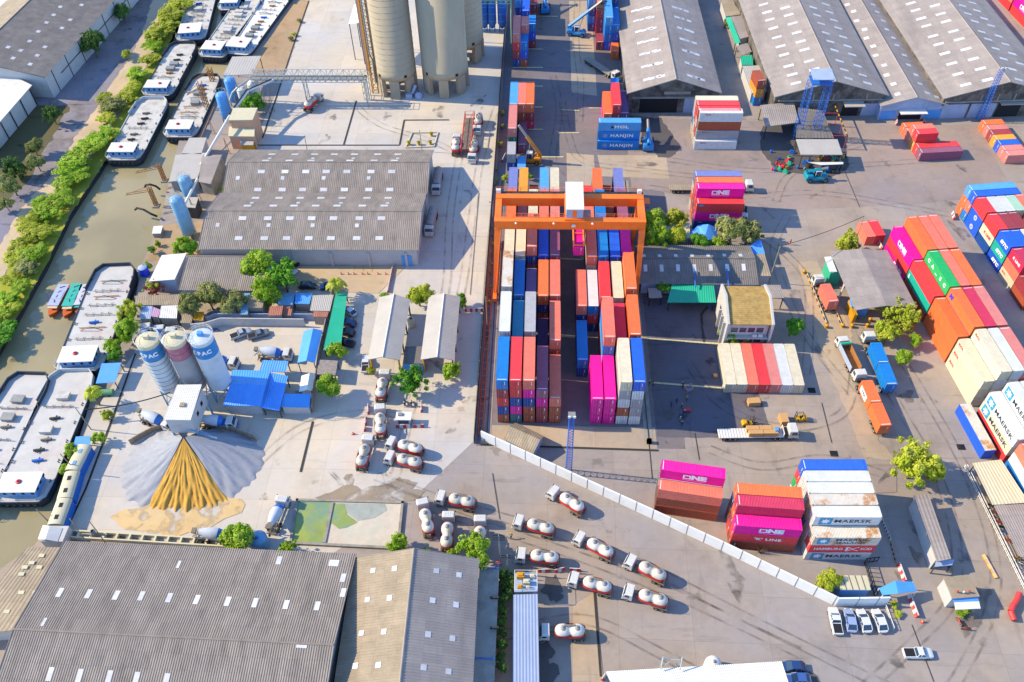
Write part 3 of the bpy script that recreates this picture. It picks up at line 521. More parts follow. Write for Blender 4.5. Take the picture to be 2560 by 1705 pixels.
side_text(o[1][3], 40, 'M', M_viol, 1.6, -4.6, 1.5, 1.1, .08, .2)
o=ang_block(P0, 38.0, [['cream', 'cream', 'cream'], ['white', 'cream', 'white', 'cream'], ['cream', 'white', 'cream', 'white'], ['brown', 'red', 'maroon', 'pale_red']], 'cream row of slanted block')
for t in o[0]+[o[1][3]]:side_text(t, 40, 'RCL', M_redl, .75, -4.4, 2.1, 1.5, .05)
o=ang_block(P0, 52.9, [['red', 'cream', 'white'], ['white', 'cream', 'white', 'white'], ['maroon', 'red', 'white', 'white']], 'row lettered MAERSK in slanted block')
for t in (o[0][1], o[0][2], o[1][3]):side_text(t, 40, 'MAERSK', M_bk, 1.55, 1.2, 1.4, 1.25, .02);star(t, -4.2, 1.45, 1.0, True)
o=ang_block(P0, 66.0, [['blue', 'white', 'salmon'], ['maroon', 'red', 'brown', 'orange'], ['red', 'navy', 'brown', 'orange']], 'nearest row of slanted block')
side_text(o[1][3], 40, 'M', M_viol, 1.6, -4.4, 1.5, 1.1, .08, .2)
p=Vector((90.4, 114.8))+bd*6.1+be*(CW/2);cont(p.x, p.y, 0, RB, 40, 'royal_blue', 'single royal blue container with rusty white roof beside the slanted block', GB, mark=False)
ob=MB();ob.box(-CW/2+.03, CW/2-.03, -6.05, 6.05, CH+.002, CH+.012);
rr=[o2 for o2 in COL.objects if o2.type=='EMPTY'][-1];rt=ob.build('roof_panel', [PAINT['rusty_white']], rr)
p=Vector((84.6, 171.8));cont(p.x, p.y, 0, RB, 20, 'salmon', 'small salmon container behind the red and white barrier', GB);p=p+be*2.6+bd*-.2;cont(p.x, p.y, 0, RB, 20, 'red', 'small bright red container at the far tip of slanted block', GB)
A2=R_(6.0);d2=Vector((math.cos(A2), math.sin(A2)));q0=R2Z(455, 300, 3*CH).xy
def r2(row, k, c, nm, ln=20):
 p=q0+bd*(row*6.5+L20/2)+be*(CW/2+k*2.55);return stack(p.x, p.y, RB, ln, c, nm, GB)
b1=q0-bd*.3
GB2=GB
for k, c in enumerate((['blue', 'salmon', 'royal_blue'], ['orange', 'orange', 'sky_blue'])):
 p=b1-bd*(CW/2+k*2.55)+be*(L40/2-.0);stack(p.x, p.y, A2+.012-math.pi/2, 40, c, f"{['near', 'far'][k]} lengthwise stack topping the far right block", GB)
o=r2(0, 0, ['royal_blue', 'royal_blue', 'red'], 'left end of row behind the SITC letters');
for i in (0, 1):
 eb=MB();eb.face([(CW/2+.007, .75*math.cos(j*.5236), 1.5+.75*math.sin(j*.5236)) for j in range(12)]);eb.build('emblem', [M_paleb], o[i])
 letter(o[i], 'm', PAINT['royal_blue'], (CW/2+.02, 0, 1.5), (0, 1, 0), (0, 0, 1), .8, 1, .03)
for k, c in enumerate((['red', 'blue', 'white'], ['brown', 'teal', 'white'], ['navy', 'teal', 'pale_green'])):r2(0, k+1, c, f'{ORD[k + 1]} from left in row behind the SITC letters')
for k in range(2):
 p=q0+be*(CW/2+(4+k)*2.55)+bd*6;stack(p.x, p.y, RB, 40, ['brown', 'red', 'salmon'], f"{['left', 'right'][k]} long salmon stack at far right edge", GB)
o=r2(1, 0, ['navy', 'cream', 'red'], 'left end of row with K LINE letters');side_text(o[1], 20, 'K LINE', M_redl, 1.0, .3, 1.4, 1.1, .04)
for k, c in enumerate((['brown', 'navy', 'maroon'], ['brown', 'red', 'maroon'])):r2(1, k+1, c, f'{ORD[k + 1]} from left in row with K LINE letters')
o=r2(2, 0, ['royal_blue', 'teal', 'royal_blue'], 'left end of row lettered SITC')
for t in o:side_text(t, 20, 'SITC', M_wp, 1.25, .4, 1.4, 1.2, .06, .25)
for k, c in enumerate((['navy', 'brown', 'royal_blue'], ['brown', 'red', 'cream'])):r2(2, k+1, c, f'{ORD[k + 1]} from left in row lettered SITC')
o=r2(3, 0, ['cream', 'salmon', 'crimson'], 'left end of nearest row, far right block');side_text(o[2], 20, 'K LINE', M_wp, .95, .3, 1.5, 1.1, .05);side_text(o[0], 20, 'RCL', M_redl, .6, -1.6, 1.9, 1.4, .04)
r2(3, 1, ['brown', 'maroon', 'crimson'], 'second stack of nearest row, far right block')
o=r2(4, -.1, ['brown', 'maroon'], 'brown pair ahead of nearest row, far right block');r2(4, 1, ['navy', 'brown', 'orange'], 'orange topped stack at the right edge');r2(5.1, .25, ['cream', 'cream'], 'cream pair at the right edge');r2(5.1, 1.25, ['white', 'cream', 'cream'], 'cream stack at the right edge')
ga=G5(625, 810, 0).xy;gb=G5(1270, 775, 0).xy;a=ang(ga, gb);dd=Vector((math.cos(a), math.sin(a)));ee=Vector((-dd.y, dd.x));sk=Vector((-.10, 1.0)).normalized()
GE='red containers on the open east yard'
def g1(base, i, ln, c, nm):
 p=base+dd*((L40 if ln==40 else L20)/2)+sk*(CW/2+i*2.52);stack(p.x, p.y, a-math.pi/2, ln, c, nm, GE)
g1(ga, 0, 40, ['mauve'], 'long and nearest, left group on east yard');g1(ga, 1, 40, ['red'], 'long, second from front, left group on east yard')
g1(ga, 2, 20, ['yellow', 'red'], 'short pair behind long ones, left group');g1(ga, 3, 20, ['salmon', 'salmon'], 'short pair, fourth back, left group');g1(ga, 4, 20, ['salmon'], 'short single, fifth back, left group');g1(ga, 5, 20, ['orange'], 'short single, farthest back, left group')
gc=G5(2030, 850, 0).xy
for i, c in enumerate(('pale_red', 'pale_red', 'royal_blue', 'yellow', 'maroon', 'pale_red', 'orange')):
 g1(gc, i, 20, [c], f"{['first', 'second', 'third', 'fourth', 'fifth', 'sixth', 'seventh'][i]} from front in right line on east yard")
p=ZM(2460, 0, 13.07)
u0=p(820, 400, 0).xy
for nm, c, off in (('pair by the top right corner', ['red', 'magenta'], 0),):
 q=u0+bd*6+be*1.2;o=stack(q.x, q.y, RB, 40, c, nm, GE);one_logo(o[1], 40, 0)
q=u0+bd*19+be*1.2;stack(q.x, q.y, RB, 40, ['royal_blue', 'red'], 'pair at the upper right edge', GE)
q=u0+bd*-7+be*1.2;stack(q.x, q.y, RB, 40, ['red', 'salmon'], 'pair on the very top right corner', GE)
# -- buildings
M_asb=mat('asbestos_roof', '#aa9c92', .8, sheet=(1.1, 2.6), var=.18, scale=.4, dirt='#6d645e', dscale=.3, dlo=.5, dhi=.75, damt=.6, aniso=(1, .35, 1));M_asb2=mat('brown_sheet_roof', '#bca88f', .8, sheet=(1.1, 2.6), var=.15, scale=.35, dirt='#8d7a66', dscale=.25, damt=.6, dlo=.5)
M_asb3=mat('grey_sheet_roof', '#b8aaa4', .8, sheet=(1.4, 3.2), var=.12, scale=.3, dirt='#857a78', dscale=.12, damt=.6, dlo=.48, aniso=(.3, 1, 1));M_dkroof=mat('dark_sheet_roof', '#8c8480', .8, sheet=(1.1, 2.6), var=.2, scale=.35, dirt='#5a544f', dscale=.3, damt=.6)
M_wht=mat('white_sheet', '#ece6e0', .55, k=.76, var=.08, scale=.4, dirt='#b9a893', dscale=.3, damt=.4, dlo=.58);M_greysh=mat('pale_grey_sheet', '#d2c8be', .55, var=.07, scale=.25, dirt='#a79d95', dscale=.2, damt=.35)
M_bluesh=mat('blue_sheet', '#5aa8f4', .5, k=.75, var=.08, scale=.3, dirt='#7fb4e8', dscale=.25, damt=.4);M_bluet=mat('blue_tarpaulin', '#5aa2fa', .5, k=.8, var=.1, scale=.4, bump=.3, bscale=1.2);M_green=mat('green_sheet', '#2cc49a', .55, var=.08, scale=.3, dirt='#6fd0b4', dscale=.2, damt=.5)
M_wallp=mat('white_wall_panel', '#f6f4f2', .75, k=.75, var=.05, scale=.3, dirt='#d8d2cc', dscale=.4, damt=.4);M_wallw=mat('white_wall', '#dcd8d6', .8, var=.08, scale=.3, dirt='#a39a92', dscale=.3, damt=.6);M_wallb=mat('pale_blue_wall', '#b9c8e6', .8, var=.1, scale=.3, dirt='#7b93c9', dscale=.2, damt=.6);M_walld=mat('stained_gable', '#8a8078', .85, var=.25, scale=.3, dirt='#3f3a36', dscale=.35, dlo=.42, dhi=.62, damt=.85)
M_concs=mat('silo_concrete', '#cdbb9f', .85, var=.1, scale=.15, dirt='#a8967f', dscale=.12, damt=.6, dlo=.5, aniso=(1, 1, .35));M_concd=mat('old_concrete', '#b3aaa0', .85, var=.15, scale=.4, dirt='#6e675e', dscale=.3, damt=.7, dlo=.48)
M_skyl=mat('skylight_panel', '#e6e2e4', .5, var=.14, scale=1.2, k=.66, rnd=.12);M_glass=mat('window_glass', '#39506a', .12, var=.05, spec=.6);M_dark=mat('dark_opening', '#26262c', .8, var=.1);M_steel=mat('grey_steel', '#a9a6a2', .5, .2, var=.15, scale=1);M_dsteel=mat('dark_steel', '#4c4846', .6, .2, var=.2, scale=1)
M_rustpipe=mat('rusty_steel', '#c98a4e', .6, .1, var=.25, scale=1, dirt='#7a4a2a', damt=.6);M_galv=mat('galvanised_truss', '#cfd6d4', .5, .2, var=.1);M_yelst=mat('yellow_steel', '#f0a81c', .5, var=.12);M_peach=mat('peach_wall', '#f0b894', .75, var=.08, scale=.4, dirt='#c4906e', damt=.5)
M_ltblue=mat('light_blue_steel', '#86bce6', .5, var=.1, dirt='#c8c2b4', dscale=.5, damt=.6);M_bluest=mat('blue_steel', '#2b7be0', .45, var=.1);M_crane=mat('orange_crane_paint', '#ff7a2a', .45, k=.85, var=.1, scale=.3, dirt='#e85a2a', dscale=.2, damt=.5)
M_tan=mat('tan_tile', '#d0aa66', .85, var=.25, scale=.8, dirt='#8c6a2e', dscale=.5, damt=.6, dlo=.48);M_cream=mat('cream_wall', '#eee2c0', .8, var=.08, dirt='#c0ad84', damt=.5)
def ray2(Zf, x, y):
 a=Zf(x, y, 0);b=Zf(x, y, 30);return a, b-a
def onplane(Zf, x, y, p0, n):
 a, d=ray2(Zf, x, y);n=Vector(n);return a+d*((Vector(p0)-a).dot(n)/d.dot(n))
class Gable:
 """double pitched roof: ridge along local x"""
 def __init__(s, name, label, cat, cx, cy, rot, Lg, W, ze, zr, mroof, mwall, period=.45, amp=.05, over=.6, group=None, roff=0.0, parent=None, wall=True, mroof2=None, gmat_=None, z0=0.0):
  s.t=parent or thing(name, label, cat, (cx, cy, z0), rot, group);s.M=Matrix.Translation((cx, cy, z0))@Matrix.Rotation(rot, 4, 'Z');s.p=(Lg, W, ze, zr)
  off=Vector((0, 0, 0)) if not parent else (parent.matrix_basis.inverted()@s.M).translation
  s.off=off;hl, hw=Lg/2, W/2;s.over=over;s.roff=roff
  if wall:
   mb=MB();zc=ze+(zr-ze)*.0
   sl=(zr-ze)/(hw+over)
   for sy in (-1, 1):mb.face([(-hl, sy*hw, 0), (hl, sy*hw, 0), (hl, sy*hw, ze-.05), (-hl, sy*hw, ze-.05)][::-sy])
   for sx in (-1, 1):mb.face([(sx*hl, -hw, 0), (sx*hl, hw, 0), (sx*hl, hw, ze-.05), (sx*hl, roff, zr-.2), (sx*hl, -hw, ze-.05)][::sx])
   mb.build('wall', mwall, s.t, off)
  s.n={}
  for sy in (-1, 1):
   a=Vector((0, sy*(hw+over), ze-.08));b=Vector((0, roff, zr));nn=(b-a).cross(Vector((1, 0, 0)))*(1 if sy<0 else -1);nn.normalize()
   if nn.z<0:nn=-nn
   s.n[sy]=(a, nn)
   mb=MB();n=max(4, int((Lg+2*over)/period))
   corr(-hl-over, hl+over, n, amp, lambda t, o:(tuple(a+Vector((t, 0, 0))-nn*o), tuple(b+Vector((t, 0, 0))-nn*o)) if sy<0 else (tuple(b+Vector((t, 0, 0))-nn*o), tuple(a+Vector((t, 0, 0))-nn*o)), mb)
   mb.build('roof_slope', mroof if sy<0 or not mroof2 else mroof2, s.t, off)
  mb=MB()
  mb.tube((-hl-over, roff, zr-.05), (hl+over, roff, zr-.05), .22, 6)
  mb.build('ridge_cap', mroof, s.t, off)
  for sx in (-1, 1):
   mb=MB()
   for sy in (-1, 1):
    x=sx*(hl+over+.03);mb.slab([(x-.04, sy*(hw+over), ze-.02), (x+.04, sy*(hw+over), ze-.02), (x+.04, roff+sy*.02, zr+.06), (x-.04, roff+sy*.02, zr+.06)], .3)
   mb.build('barge_board', gmat_ or mroof, s.t, off)
 def skylights(s, sy, Zf, pts, wd, ln, m=None):
  p0, nn=s.n[sy];R3=s.M.to_3x3();wp=s.M@p0;wn=R3@nn;inv=s.M.inverted();base=inv@Vector((0, 0, 0))
  dsl=nn.cross(Vector((1, 0, 0))).normalized()
  for (x, y) in pts:
   q=inv@onplane(Zf, x, y, wp, wn);q=q+nn*.03;mb=MB();u=Vector((wd/2, 0, 0));v=dsl*ln/2
   pp=[q-u-v, q+u-v, q+u+v, q-u+v]
   mb.slab(pp, .05);mb.build('skylight', m or M_skyl, s.t, s.off)
def box_part(t, name, x0, x1, y0, y1, z0, z1, m):mb=MB();mb.box(x0, x1, y0, y1, z0, z1);return mb.build(name, m, t)
def canopy(name, label, cat, pts, th, mroof, mpost=None, group=None, wall=None, z0=0.0, rib=.5, posts=True, wallh=None):
 """roof sheet from four corners (order round), on posts or walls"""
 c=sum((Vector(p) for p in pts), Vector())/len(pts);t=thing(name, label, cat, (c.x, c.y, z0), 0, group);q=[Vector(p)-Vector((c.x, c.y, z0)) for p in pts]
 mb=MB()
 if rib and len(q)==4:
  n=max(3, int((q[1]-q[0]).length/rib));flip=(q[1]-q[0]).cross(q[3]-q[0]).z<0
  def fn(k, o):
   a=q[0].lerp(q[1], k)-Vector((0, 0, o));b=q[3].lerp(q[2], k)-Vector((0, 0, o));return (tuple(a), tuple(b)) if not flip else (tuple(b), tuple(a))
  corr(0, 1, n, .045, lambda k, o:fn(k, o)[::-1], mb)
  mb.slab([p-Vector((0, 0, .05)) for p in q], th*.6)
 else:mb.slab(q, th)
 mb.build('roof', mroof, t)
 if wall:
  ctr=sum(q, Vector())/len(q);mb=MB();r=[ctr.lerp(p, .93) for p in q]
  for i in range(len(r)):
   a, b=r[i], r[(i+1)%len(r)];f=[(a.x, a.y, 0), (b.x, b.y, 0), (b.x, b.y, b.z-th*.6-.06), (a.x, a.y, a.z-th*.6-.06)]
   cr2=(r[1]-r[0]).cross(r[2]-r[1]).z;mb.face(f if cr2>0 else f[::-1])
  mb.build('wall', wall, t)
 elif posts:
  ctr=sum(q, Vector())/len(q)
  for p in q:
   p=ctr.lerp(p, .92);mb=MB();mb.bar((p.x, p.y, 0), (p.x, p.y, p.z-.05), .2);mb.build('post', mpost or M_dsteel, t)
 return t, Vector((c.x, c.y, z0))
W1=Gable('cement_warehouse', 'two span grey warehouse with rows of white skylights in the cement plant', 'warehouse', -59.2, 170.2, R_(.3), 55, 21.4, 6.0, 9.1, M_asb, M_wallw, .5, .06)
W1b=Gable('x', '', '', -58.9, 191.0, R_(.3), 54.6, 20.0, 5.6, 9.1, M_asb, M_wallw, .5, .06, parent=W1.t)
W1.skylights(-1, F, [(x, 603) for x in (460, 692, 892, 1091, 1291, 1525, 1727)]+[(x, 785) for x in (425, 660, 862, 1065, 1267, 1502, 1707)], 1.9, 1.1)
W1.skylights(-1, F, [(233, 664), (698, 667), (1100, 667), (1503, 669)], 1.0, 1.1)
W1.skylights(1, F, [(x, 418) for x in (580, 793, 985, 1175, 1368, 1595, 1788)]+[(x, 489) for x in (505, 740, 930, 1127, 1322, 1553, 1752)], 1.9, 1.1);W1.skylights(1, F, [(545, 463), (968, 463), (1357, 464), (1783, 466)], .9, .9)
W1b.skylights(-1, F, [(x, 178) for x in (632, 848, 1037, 1224, 1412, 1632, 1820)]+[(x, 342) for x in (600, 822, 1009, 1200, 1390, 1612, 1804)], 1.9, 1.1);W1b.skylights(-1, F, [(418, 236), (825, 236), (1201, 236), (1610, 237)], 1.0, 1.1)
W1b.skylights(1, F, [(x, 20) for x in (728, 938, 1118, 1299, 1482, 1693, 1876)]+[(x, 77) for x in (672, 886, 1085, 1256, 1440, 1660, 1844)], 1.9, 1.1);W1b.skylights(1, F, [(708, 57), (1102, 57), (1470, 57), (1875, 57)], .9, .9)
for k in range(5):box_part(W1.t, 'buttress', -14+k*9.6, -13.4+k*9.6, -11.1, -10.7, 0, 4.6, M_wallw)
box_part(W1.t, 'doorway', 23.5, 26, -10.9, -10.7, 0, 3.4, M_bluesh)
ry_, fy_=F(250, 957, 5.8).y, F(250, 1268, 3.9).y;hw_=(158.2-fy_)/2;xl_, xr_=F(-20, 955, 5.8).x, F(500, 1275, 3.9).x
W2=Gable('low_warehouse', 'low grey warehouse adjoining the front of the two span warehouse', 'warehouse', (xl_+xr_+3)/2, (158.2+fy_)/2+.3, 0, xr_-xl_+3, 2*hw_-1.2, 3.9, 5.8, M_asb, M_wallw, .5, .06, roff=ry_-(158.2+fy_)/2)
W3=Gable('riverside_warehouse', 'large dark ribbed warehouse roof filling the bottom left corner', 'warehouse', -62.2, 57.0, R_(-1.5), 54.6, 36, 6.8, 10.0, M_asb, M_wallw, .42, .07)
W3.skylights(1, Q, [(550, 740), (815, 752), (1070, 765), (1300, 772), (1557, 788), (1810, 805), (2095, 822), (2345, 835)], .9, 1.9);W3.skylights(1, Q, [(1645, 482), (405, 1012)], .5, 1.6)
W3.skylights(1, R, [(292, 660), (345, 990), (577, 1000), (770, 790), (770, 900)], .9, 1.8);W3.skylights(1, R, [(702, 680)], 1.8, 1.4);W3.skylights(-1, Q, [(460, 1490), (730, 1507), (1003, 1520), (1253, 1535), (1530, 1548)], .9, 2.2)
W3.skylights(-1, R, [(460, 1302)], 1.8, .5)
W4=Gable('brown_roof_warehouse', 'warehouse with one brown and one grey roof slope at the bottom centre', 'warehouse', -22.3, 50.6, R_(90.6), 46, 22.2, 6.6, 10.4, M_asb3, M_wallw, .5, .06, mroof2=M_asb2)
W4.skylights(1, R, [(993, 735), (1153, 720), (951, 953), (1116, 941), (906, 1203), (1074, 1192), (861, 1447), (1032, 1441)], 1.0, 1.0)
W4.skylights(-1, R, [(1466, 737), (1635, 768), (1438, 958), (1613, 990), (1404, 1212), (1586, 1242), (1371, 1458), (1557, 1489)], 1.0, 1.0)
t, c=canopy('riverside_lean_to', 'brown patched lean-to roof beside the canal, left of the large warehouse', 'shed', [Q(240, 320, 4.5), Q(600, 325, 4.6), Q(130, 1085, 5.0), Q(-420, 1150, 4.2)], .3, M_asb2, wall=M_wallw, rib=.6)
for (x, y) in ((380, 400), (290, 466), (228, 507), (360, 507), (195, 570), (195, 740), (325, 740), (60, 915)):
 q=Q(x, y, 4.75);mb=MB();mb.cbox((q.x-c.x, q.y-c.y, q.z), (1.1, .7, .06));mb.build('skylight', M_cream, t)
t, c=canopy('concrete_annex', 'long flat concrete roof strip along the right side of the brown warehouse', 'annex', [R(1790, 705, 4), R(1935, 715, 4), R(1890, 1760, 4), R(1715, 1760, 4)], .35, M_concd, wall=M_concd, rib=0)
for yy in (939, 1165):
 q=R(1900, yy, 4.3);mb=MB();mb.cbox((q.x-c.x, q.y-c.y, q.z), (1.6, .25, .6));mb.build('parapet', M_dsteel, t)
for yy in (712, 1388):mb=MB();p1=R(1760 if yy<900 else 1730, yy, 4.2);p2=R(1935 if yy<900 else 1905, yy+5, 4.2);mb.tube(p1-Vector((c.x, c.y, 0)), p2-Vector((c.x, c.y, 0)), .12, 6);mb.build('gutter_pipe', M_bluest, t)
def axis_rot(Zf, near, far, z):a=Zf(*near, z);b=Zf(*far, z);return math.atan2(b.y-a.y, b.x-a.x)
for nm, lab, near, far, Zf, W, ze, zr, Ln, mw in (('grey_warehouse', 'grey gabled warehouse nearest the crane, with staggered white skylight bands', (1645, 718), (1500, 0), C, 27.4, 7.2, 12.0, 95, M_walld), ('broad_warehouse', 'broad grey warehouse behind the blue lattice tower', (730, 700), (405, 0), D, 33, 7.4, 12.4, 100, M_walld),('narrow_warehouse', 'narrow warehouse with pale blue front between two broad ones', (1435, 840), (945, 0), D, 19.0, 5.2, 8.0, 100, M_wallb), ('corner_warehouse', 'broad grey warehouse in the top right corner', (2240, 705), (1705, 0), D, 34.5, 7.4, 12.4, 100, M_walld)):
 a=Zf(*near, zr);r=axis_rot(Zf, near, far, zr);d=Vector((math.cos(r), math.sin(r)))
 ce=a.xy+d*(Ln/2+.6);g=Gable(nm, lab, 'warehouse', ce.x, ce.y, r, Ln, W, ze, zr, M_asb3, mw, .7, .05, over=.6, gmat_=M_greysh);t=g.t;hl=Ln/2;x=-hl
 if nm=='grey_warehouse':
  for i, y0 in enumerate((715, 598, 485, 380, 278, 180, 90)):
   xs=1430-i*19;g.skylights(1, C, [(xs-55, y0+8), (xs, y0-3), (xs+45, y0-18), (xs+80, y0-20)], 1.2, 2.2)
   xr=1820-i*24;g.skylights(-1, C, [(xr-40, y0-20), (xr+5, y0-8), (xr+50, y0+8)], 1.3, 2.6)
  box_part(t, 'shutter_door', x-.12, x-.003, -10.5, -3.5, 0, 5, M_wallb);box_part(t, 'doorway', x-.1, x-.004, -1.5, 10, 0, 5, M_dark);box_part(t, 'lintel', x-.5, x-.003, -12.5, 12.5, 5.2, 5.6, M_concd);box_part(t, 'sign_board', x-.1, x-.004, -5, 3, 6.4, 7.3, M_concd)
 if nm=='broad_warehouse':
  g.skylights(1, D, [(380, 720), (350, 645), (318, 570), (278, 473), (248, 400), (216, 322), (185, 243), (155, 170), (130, 105), (100, 38), (495, 528), (455, 430), (422, 360), (388, 282), (352, 203), (318, 130), (288, 67), (540, 600)], 1.3, 3)
  g.skylights(-1, D, [(1000, 720), (958, 650), (915, 570), (868, 472), (828, 400), (790, 320), (748, 243), (710, 175), (672, 105), (640, 38), (838, 680), (800, 605), (760, 528), (715, 435), (678, 360), (640, 285), (600, 205), (565, 132), (530, 65)], 1.2, 2.8)
  box_part(t, 'canopy_roof', x-3.2, x-.003, -10, -4, 5.0, 5.25, M_greysh);box_part(t, 'doorway', x-.1, x-.004, -9.5, -4.5, 0, 4.6, M_dark);box_part(t, 'shutter_door', x-.14, x-.005, -16, -10.5, 0, 4.2, M_wallb);box_part(t, 'lintel', x-.4, x-.003, -15.5, 15.5, 5.5, 5.9, M_concd)
  for yy in (-11, 5, -1):box_part(t, 'gable_post', x-.25, x-.003, yy, yy+.4, 5.9, 7.6, M_concd)
 if nm=='narrow_warehouse':
  g.skylights(1, D, [(1260, 815), (1225, 727), (1165, 650), (1145, 565), (1070, 480), (1050, 400), (990, 330), (975, 255), (905, 180), (880, 98), (825, 40)], 1.6, 1.6);g.skylights(-1, D, [(1600, 840), (1520, 805), (1455, 725), (1420, 648), (1357, 563), (1320, 478), (1255, 392), (1225, 328), (1168, 255), (1138, 180), (1085, 103), (1050, 40)], 1.3, 1.6)
  box_part(t, 'canopy_roof', x-2.6, x-.003, -4, 4, 3.3, 3.5, M_wht);box_part(t, 'doorway', x-.1, x-.004, -3.4, 3.4, 0, 3, M_dark)
  for yy in (-9, 4.5):box_part(t, 'louvre', x-.12, x-.004, yy, yy+4.6, 3.2, 4.4, M_wallb)
  for k, yy in enumerate((-9, 4.5)):box_part(t, 'lower_door', x-.1, x-.004, yy, yy+4.4, .1, 3, M_bluesh)
 if nm=='corner_warehouse':
  g.skylights(1, D, [(1850, 733), (1785, 640), (1730, 550), (1670, 462), (1617, 382), (1568, 312), (1510, 223), (1465, 160), (1417, 88), (1375, 28), (2040, 690), (1978, 595), (1917, 510), (1853, 425), (1795, 340), (1745, 270), (1680, 185), (1635, 120), (1585, 48)], 1.3, 3)
  g.skylights(-1, D, [(2310, 690), (2255, 600), (2320, 550), (2180, 510), (2255, 465), (2110, 420), (2195, 383), (2045, 340), (2135, 312), (1990, 275), (2070, 222), (1930, 185), (2010, 160), (1870, 118), (1950, 92), (1825, 50), (1910, 25)], 1.2, 2.8)
  for k, yy in enumerate((16.6, 8.2)):box_part(t, 'sliding_door', x-.12, x-.004, yy-7.6, yy, 0, 4.8, M_wallb)
  box_part(t, 'canopy_roof', x-1.6, x-.003, -8, 0, 5, 5.2, M_greysh);box_part(t, 'lintel', x-.4, x-.003, -16.5, 16.5, 5.5, 5.9, M_concd);box_part(t, 'doorway', x-.1, x-.004, -7, 0, 0, 4.6, M_dark)
  for yy in (-4, 6, 1):box_part(t, 'gable_post', x-.25, x-.003, yy, yy+.4, 5.9, 8.0, M_concd)
ga_, gb_=A(400, 690, 8.0), A(1080, -60, 8.0);r=ang(ga_, gb_);d=Vector((math.cos(r), math.sin(r)));e=Vector((-d.y, d.x));Ln=110;W=40
ce=ga_.xy+d*(Ln/2)+e*(W/2);g=Gable('white_walled_warehouse', 'white walled warehouse with dark speckled roof in the top left corner', 'warehouse', ce.x, ce.y, r, Ln, W, 8.0, 12.5, M_dkroof, M_wallw, .8, .05, mroof2=M_asb2, roff=3)
g.skylights(-1, A, [(75, 430), (190, 460), (270, 375), (350, 287), (425, 205), (490, 135), (550, 62), (410, 428), (565, 255), (640, 180), (340, 505), (745, 45), (120, 530), (275, 585)], 1.4, 1.2)
for i in range(11):
 xx=-Ln/2+4+i*9;box_part(g.t, 'downpipe', xx, xx+.25, -W/2-.14, -W/2-.003, 0, 7.8, M_dsteel)
mb=MB();mb.tube((-Ln/2+8, -W/2-.2, 4.2), (Ln/2-30, -W/2-.2, 4.2), .12, 6);mb.build('wall_pipe', M_dsteel, g.t)
t, c=canopy('white_store', 'white walled store with pale flat roof at the left edge', 'warehouse', [A(290, 775, 6.5), A(-60, 600, 6.5), A(-900, 1500, 6.5), A(-160, 1290, 6.5)], .3, M_wht, wall=M_wallw, rib=1.0)
a, b=A(290, 790, 6.2), A(-150, 1300, 6.2)
for k in (.0, .22, .45, .65, .85):
 q=a.lerp(b, k);q=Vector((c.x, c.y, 0)).lerp(Vector((q.x, q.y, 0)), .945);mb=MB();mb.box(-.12, .12, -.12, .12, 0, 6);mb.build('downpipe', M_dsteel, t, (q.x-c.x, q.y-c.y, 0))
canopy('river_store', 'pale roofed building at the very top left corner', 'warehouse', [A(-30, 290, 9), A(240, -30, 9), A(100, -500, 9), A(-500, 100, 9)], .3, M_wht, wall=M_wallw, rib=1.0)
for lab, pts, rd in (('left of the two long grey weighbridge sheds beside the cement trucks', [L(448, 190, 5), L(680, 205, 5), L(603, 665, 5), L(360, 660, 5)], [L(557, 165, 6.2), L(472, 640, 6.2)]), ('right of the two long grey weighbridge sheds beside the cement trucks', [L(820, 180, 5), L(1058, 185, 5), L(1010, 665, 5), L(758, 660, 5)], [L(935, 163, 6.2), L(882, 640, 6.2)])):
 t=thing('weighbridge_shed', lab, 'shed', ((rd[0].x+rd[1].x)/2, (rd[0].y+rd[1].y)/2, 0), 0, 'weighbridge sheds');o=Vector((t.location.x, t.location.y, 0))
 for s_, (pa, pb) in enumerate(((pts[0], pts[3]), (pts[1], pts[2]))):
  mb=MB();q=[pa-o, rd[0]-o, rd[1]-o, pb-o]
  corr(0, 1, 46, .05, lambda k, of:tuple([tuple(q[0].lerp(q[3], k)-Vector((0, 0, of))), tuple(q[1].lerp(q[2], k)-Vector((0, 0, of)))][::(1 if s_==0 else -1)][::-1]), mb)
  mb.slab([p-Vector((0, 0, .07)) for p in q], .1);mb.build('roof_slope', M_greysh, t)
 mb=MB();mb.tube(rd[0]-o, rd[1]-o, .15, 6);mb.build('ridge_cap', M_wht, t)
 for k in (.03, .35, .66, .97):
  for (pa, pb) in ((pts[0], pts[3]), (pts[1], pts[2])):
   q=(pa.lerp(pb, k)-o);c0=(rd[0].lerp(rd[1], k)-o);q=q.lerp(c0, .12);mb=MB();mb.bar((q.x, q.y, 0), (q.x, q.y, 4.9), .28);mb.build('post', M_yelst if k>.9 else M_dsteel, t)
pts=[H(870, 1075, 8.5), H(1245, 1070, 8.5), H(1320, 1170, 10), H(1345, 1420, 8), H(955, 1425, 8), H(940, 1175, 10)]
cx=(pts[2].x+pts[5].x)/2;cy=(pts[2].y+pts[5].y)/2
wx=(pts[2]-pts[5]).length;y0=pts[4].y-cy;y1=pts[0].y-cy
t=thing('office_building', 'white office building with tan tiled roof in the container yard', 'building', (cx, cy, 0), 0);hw=wx/2
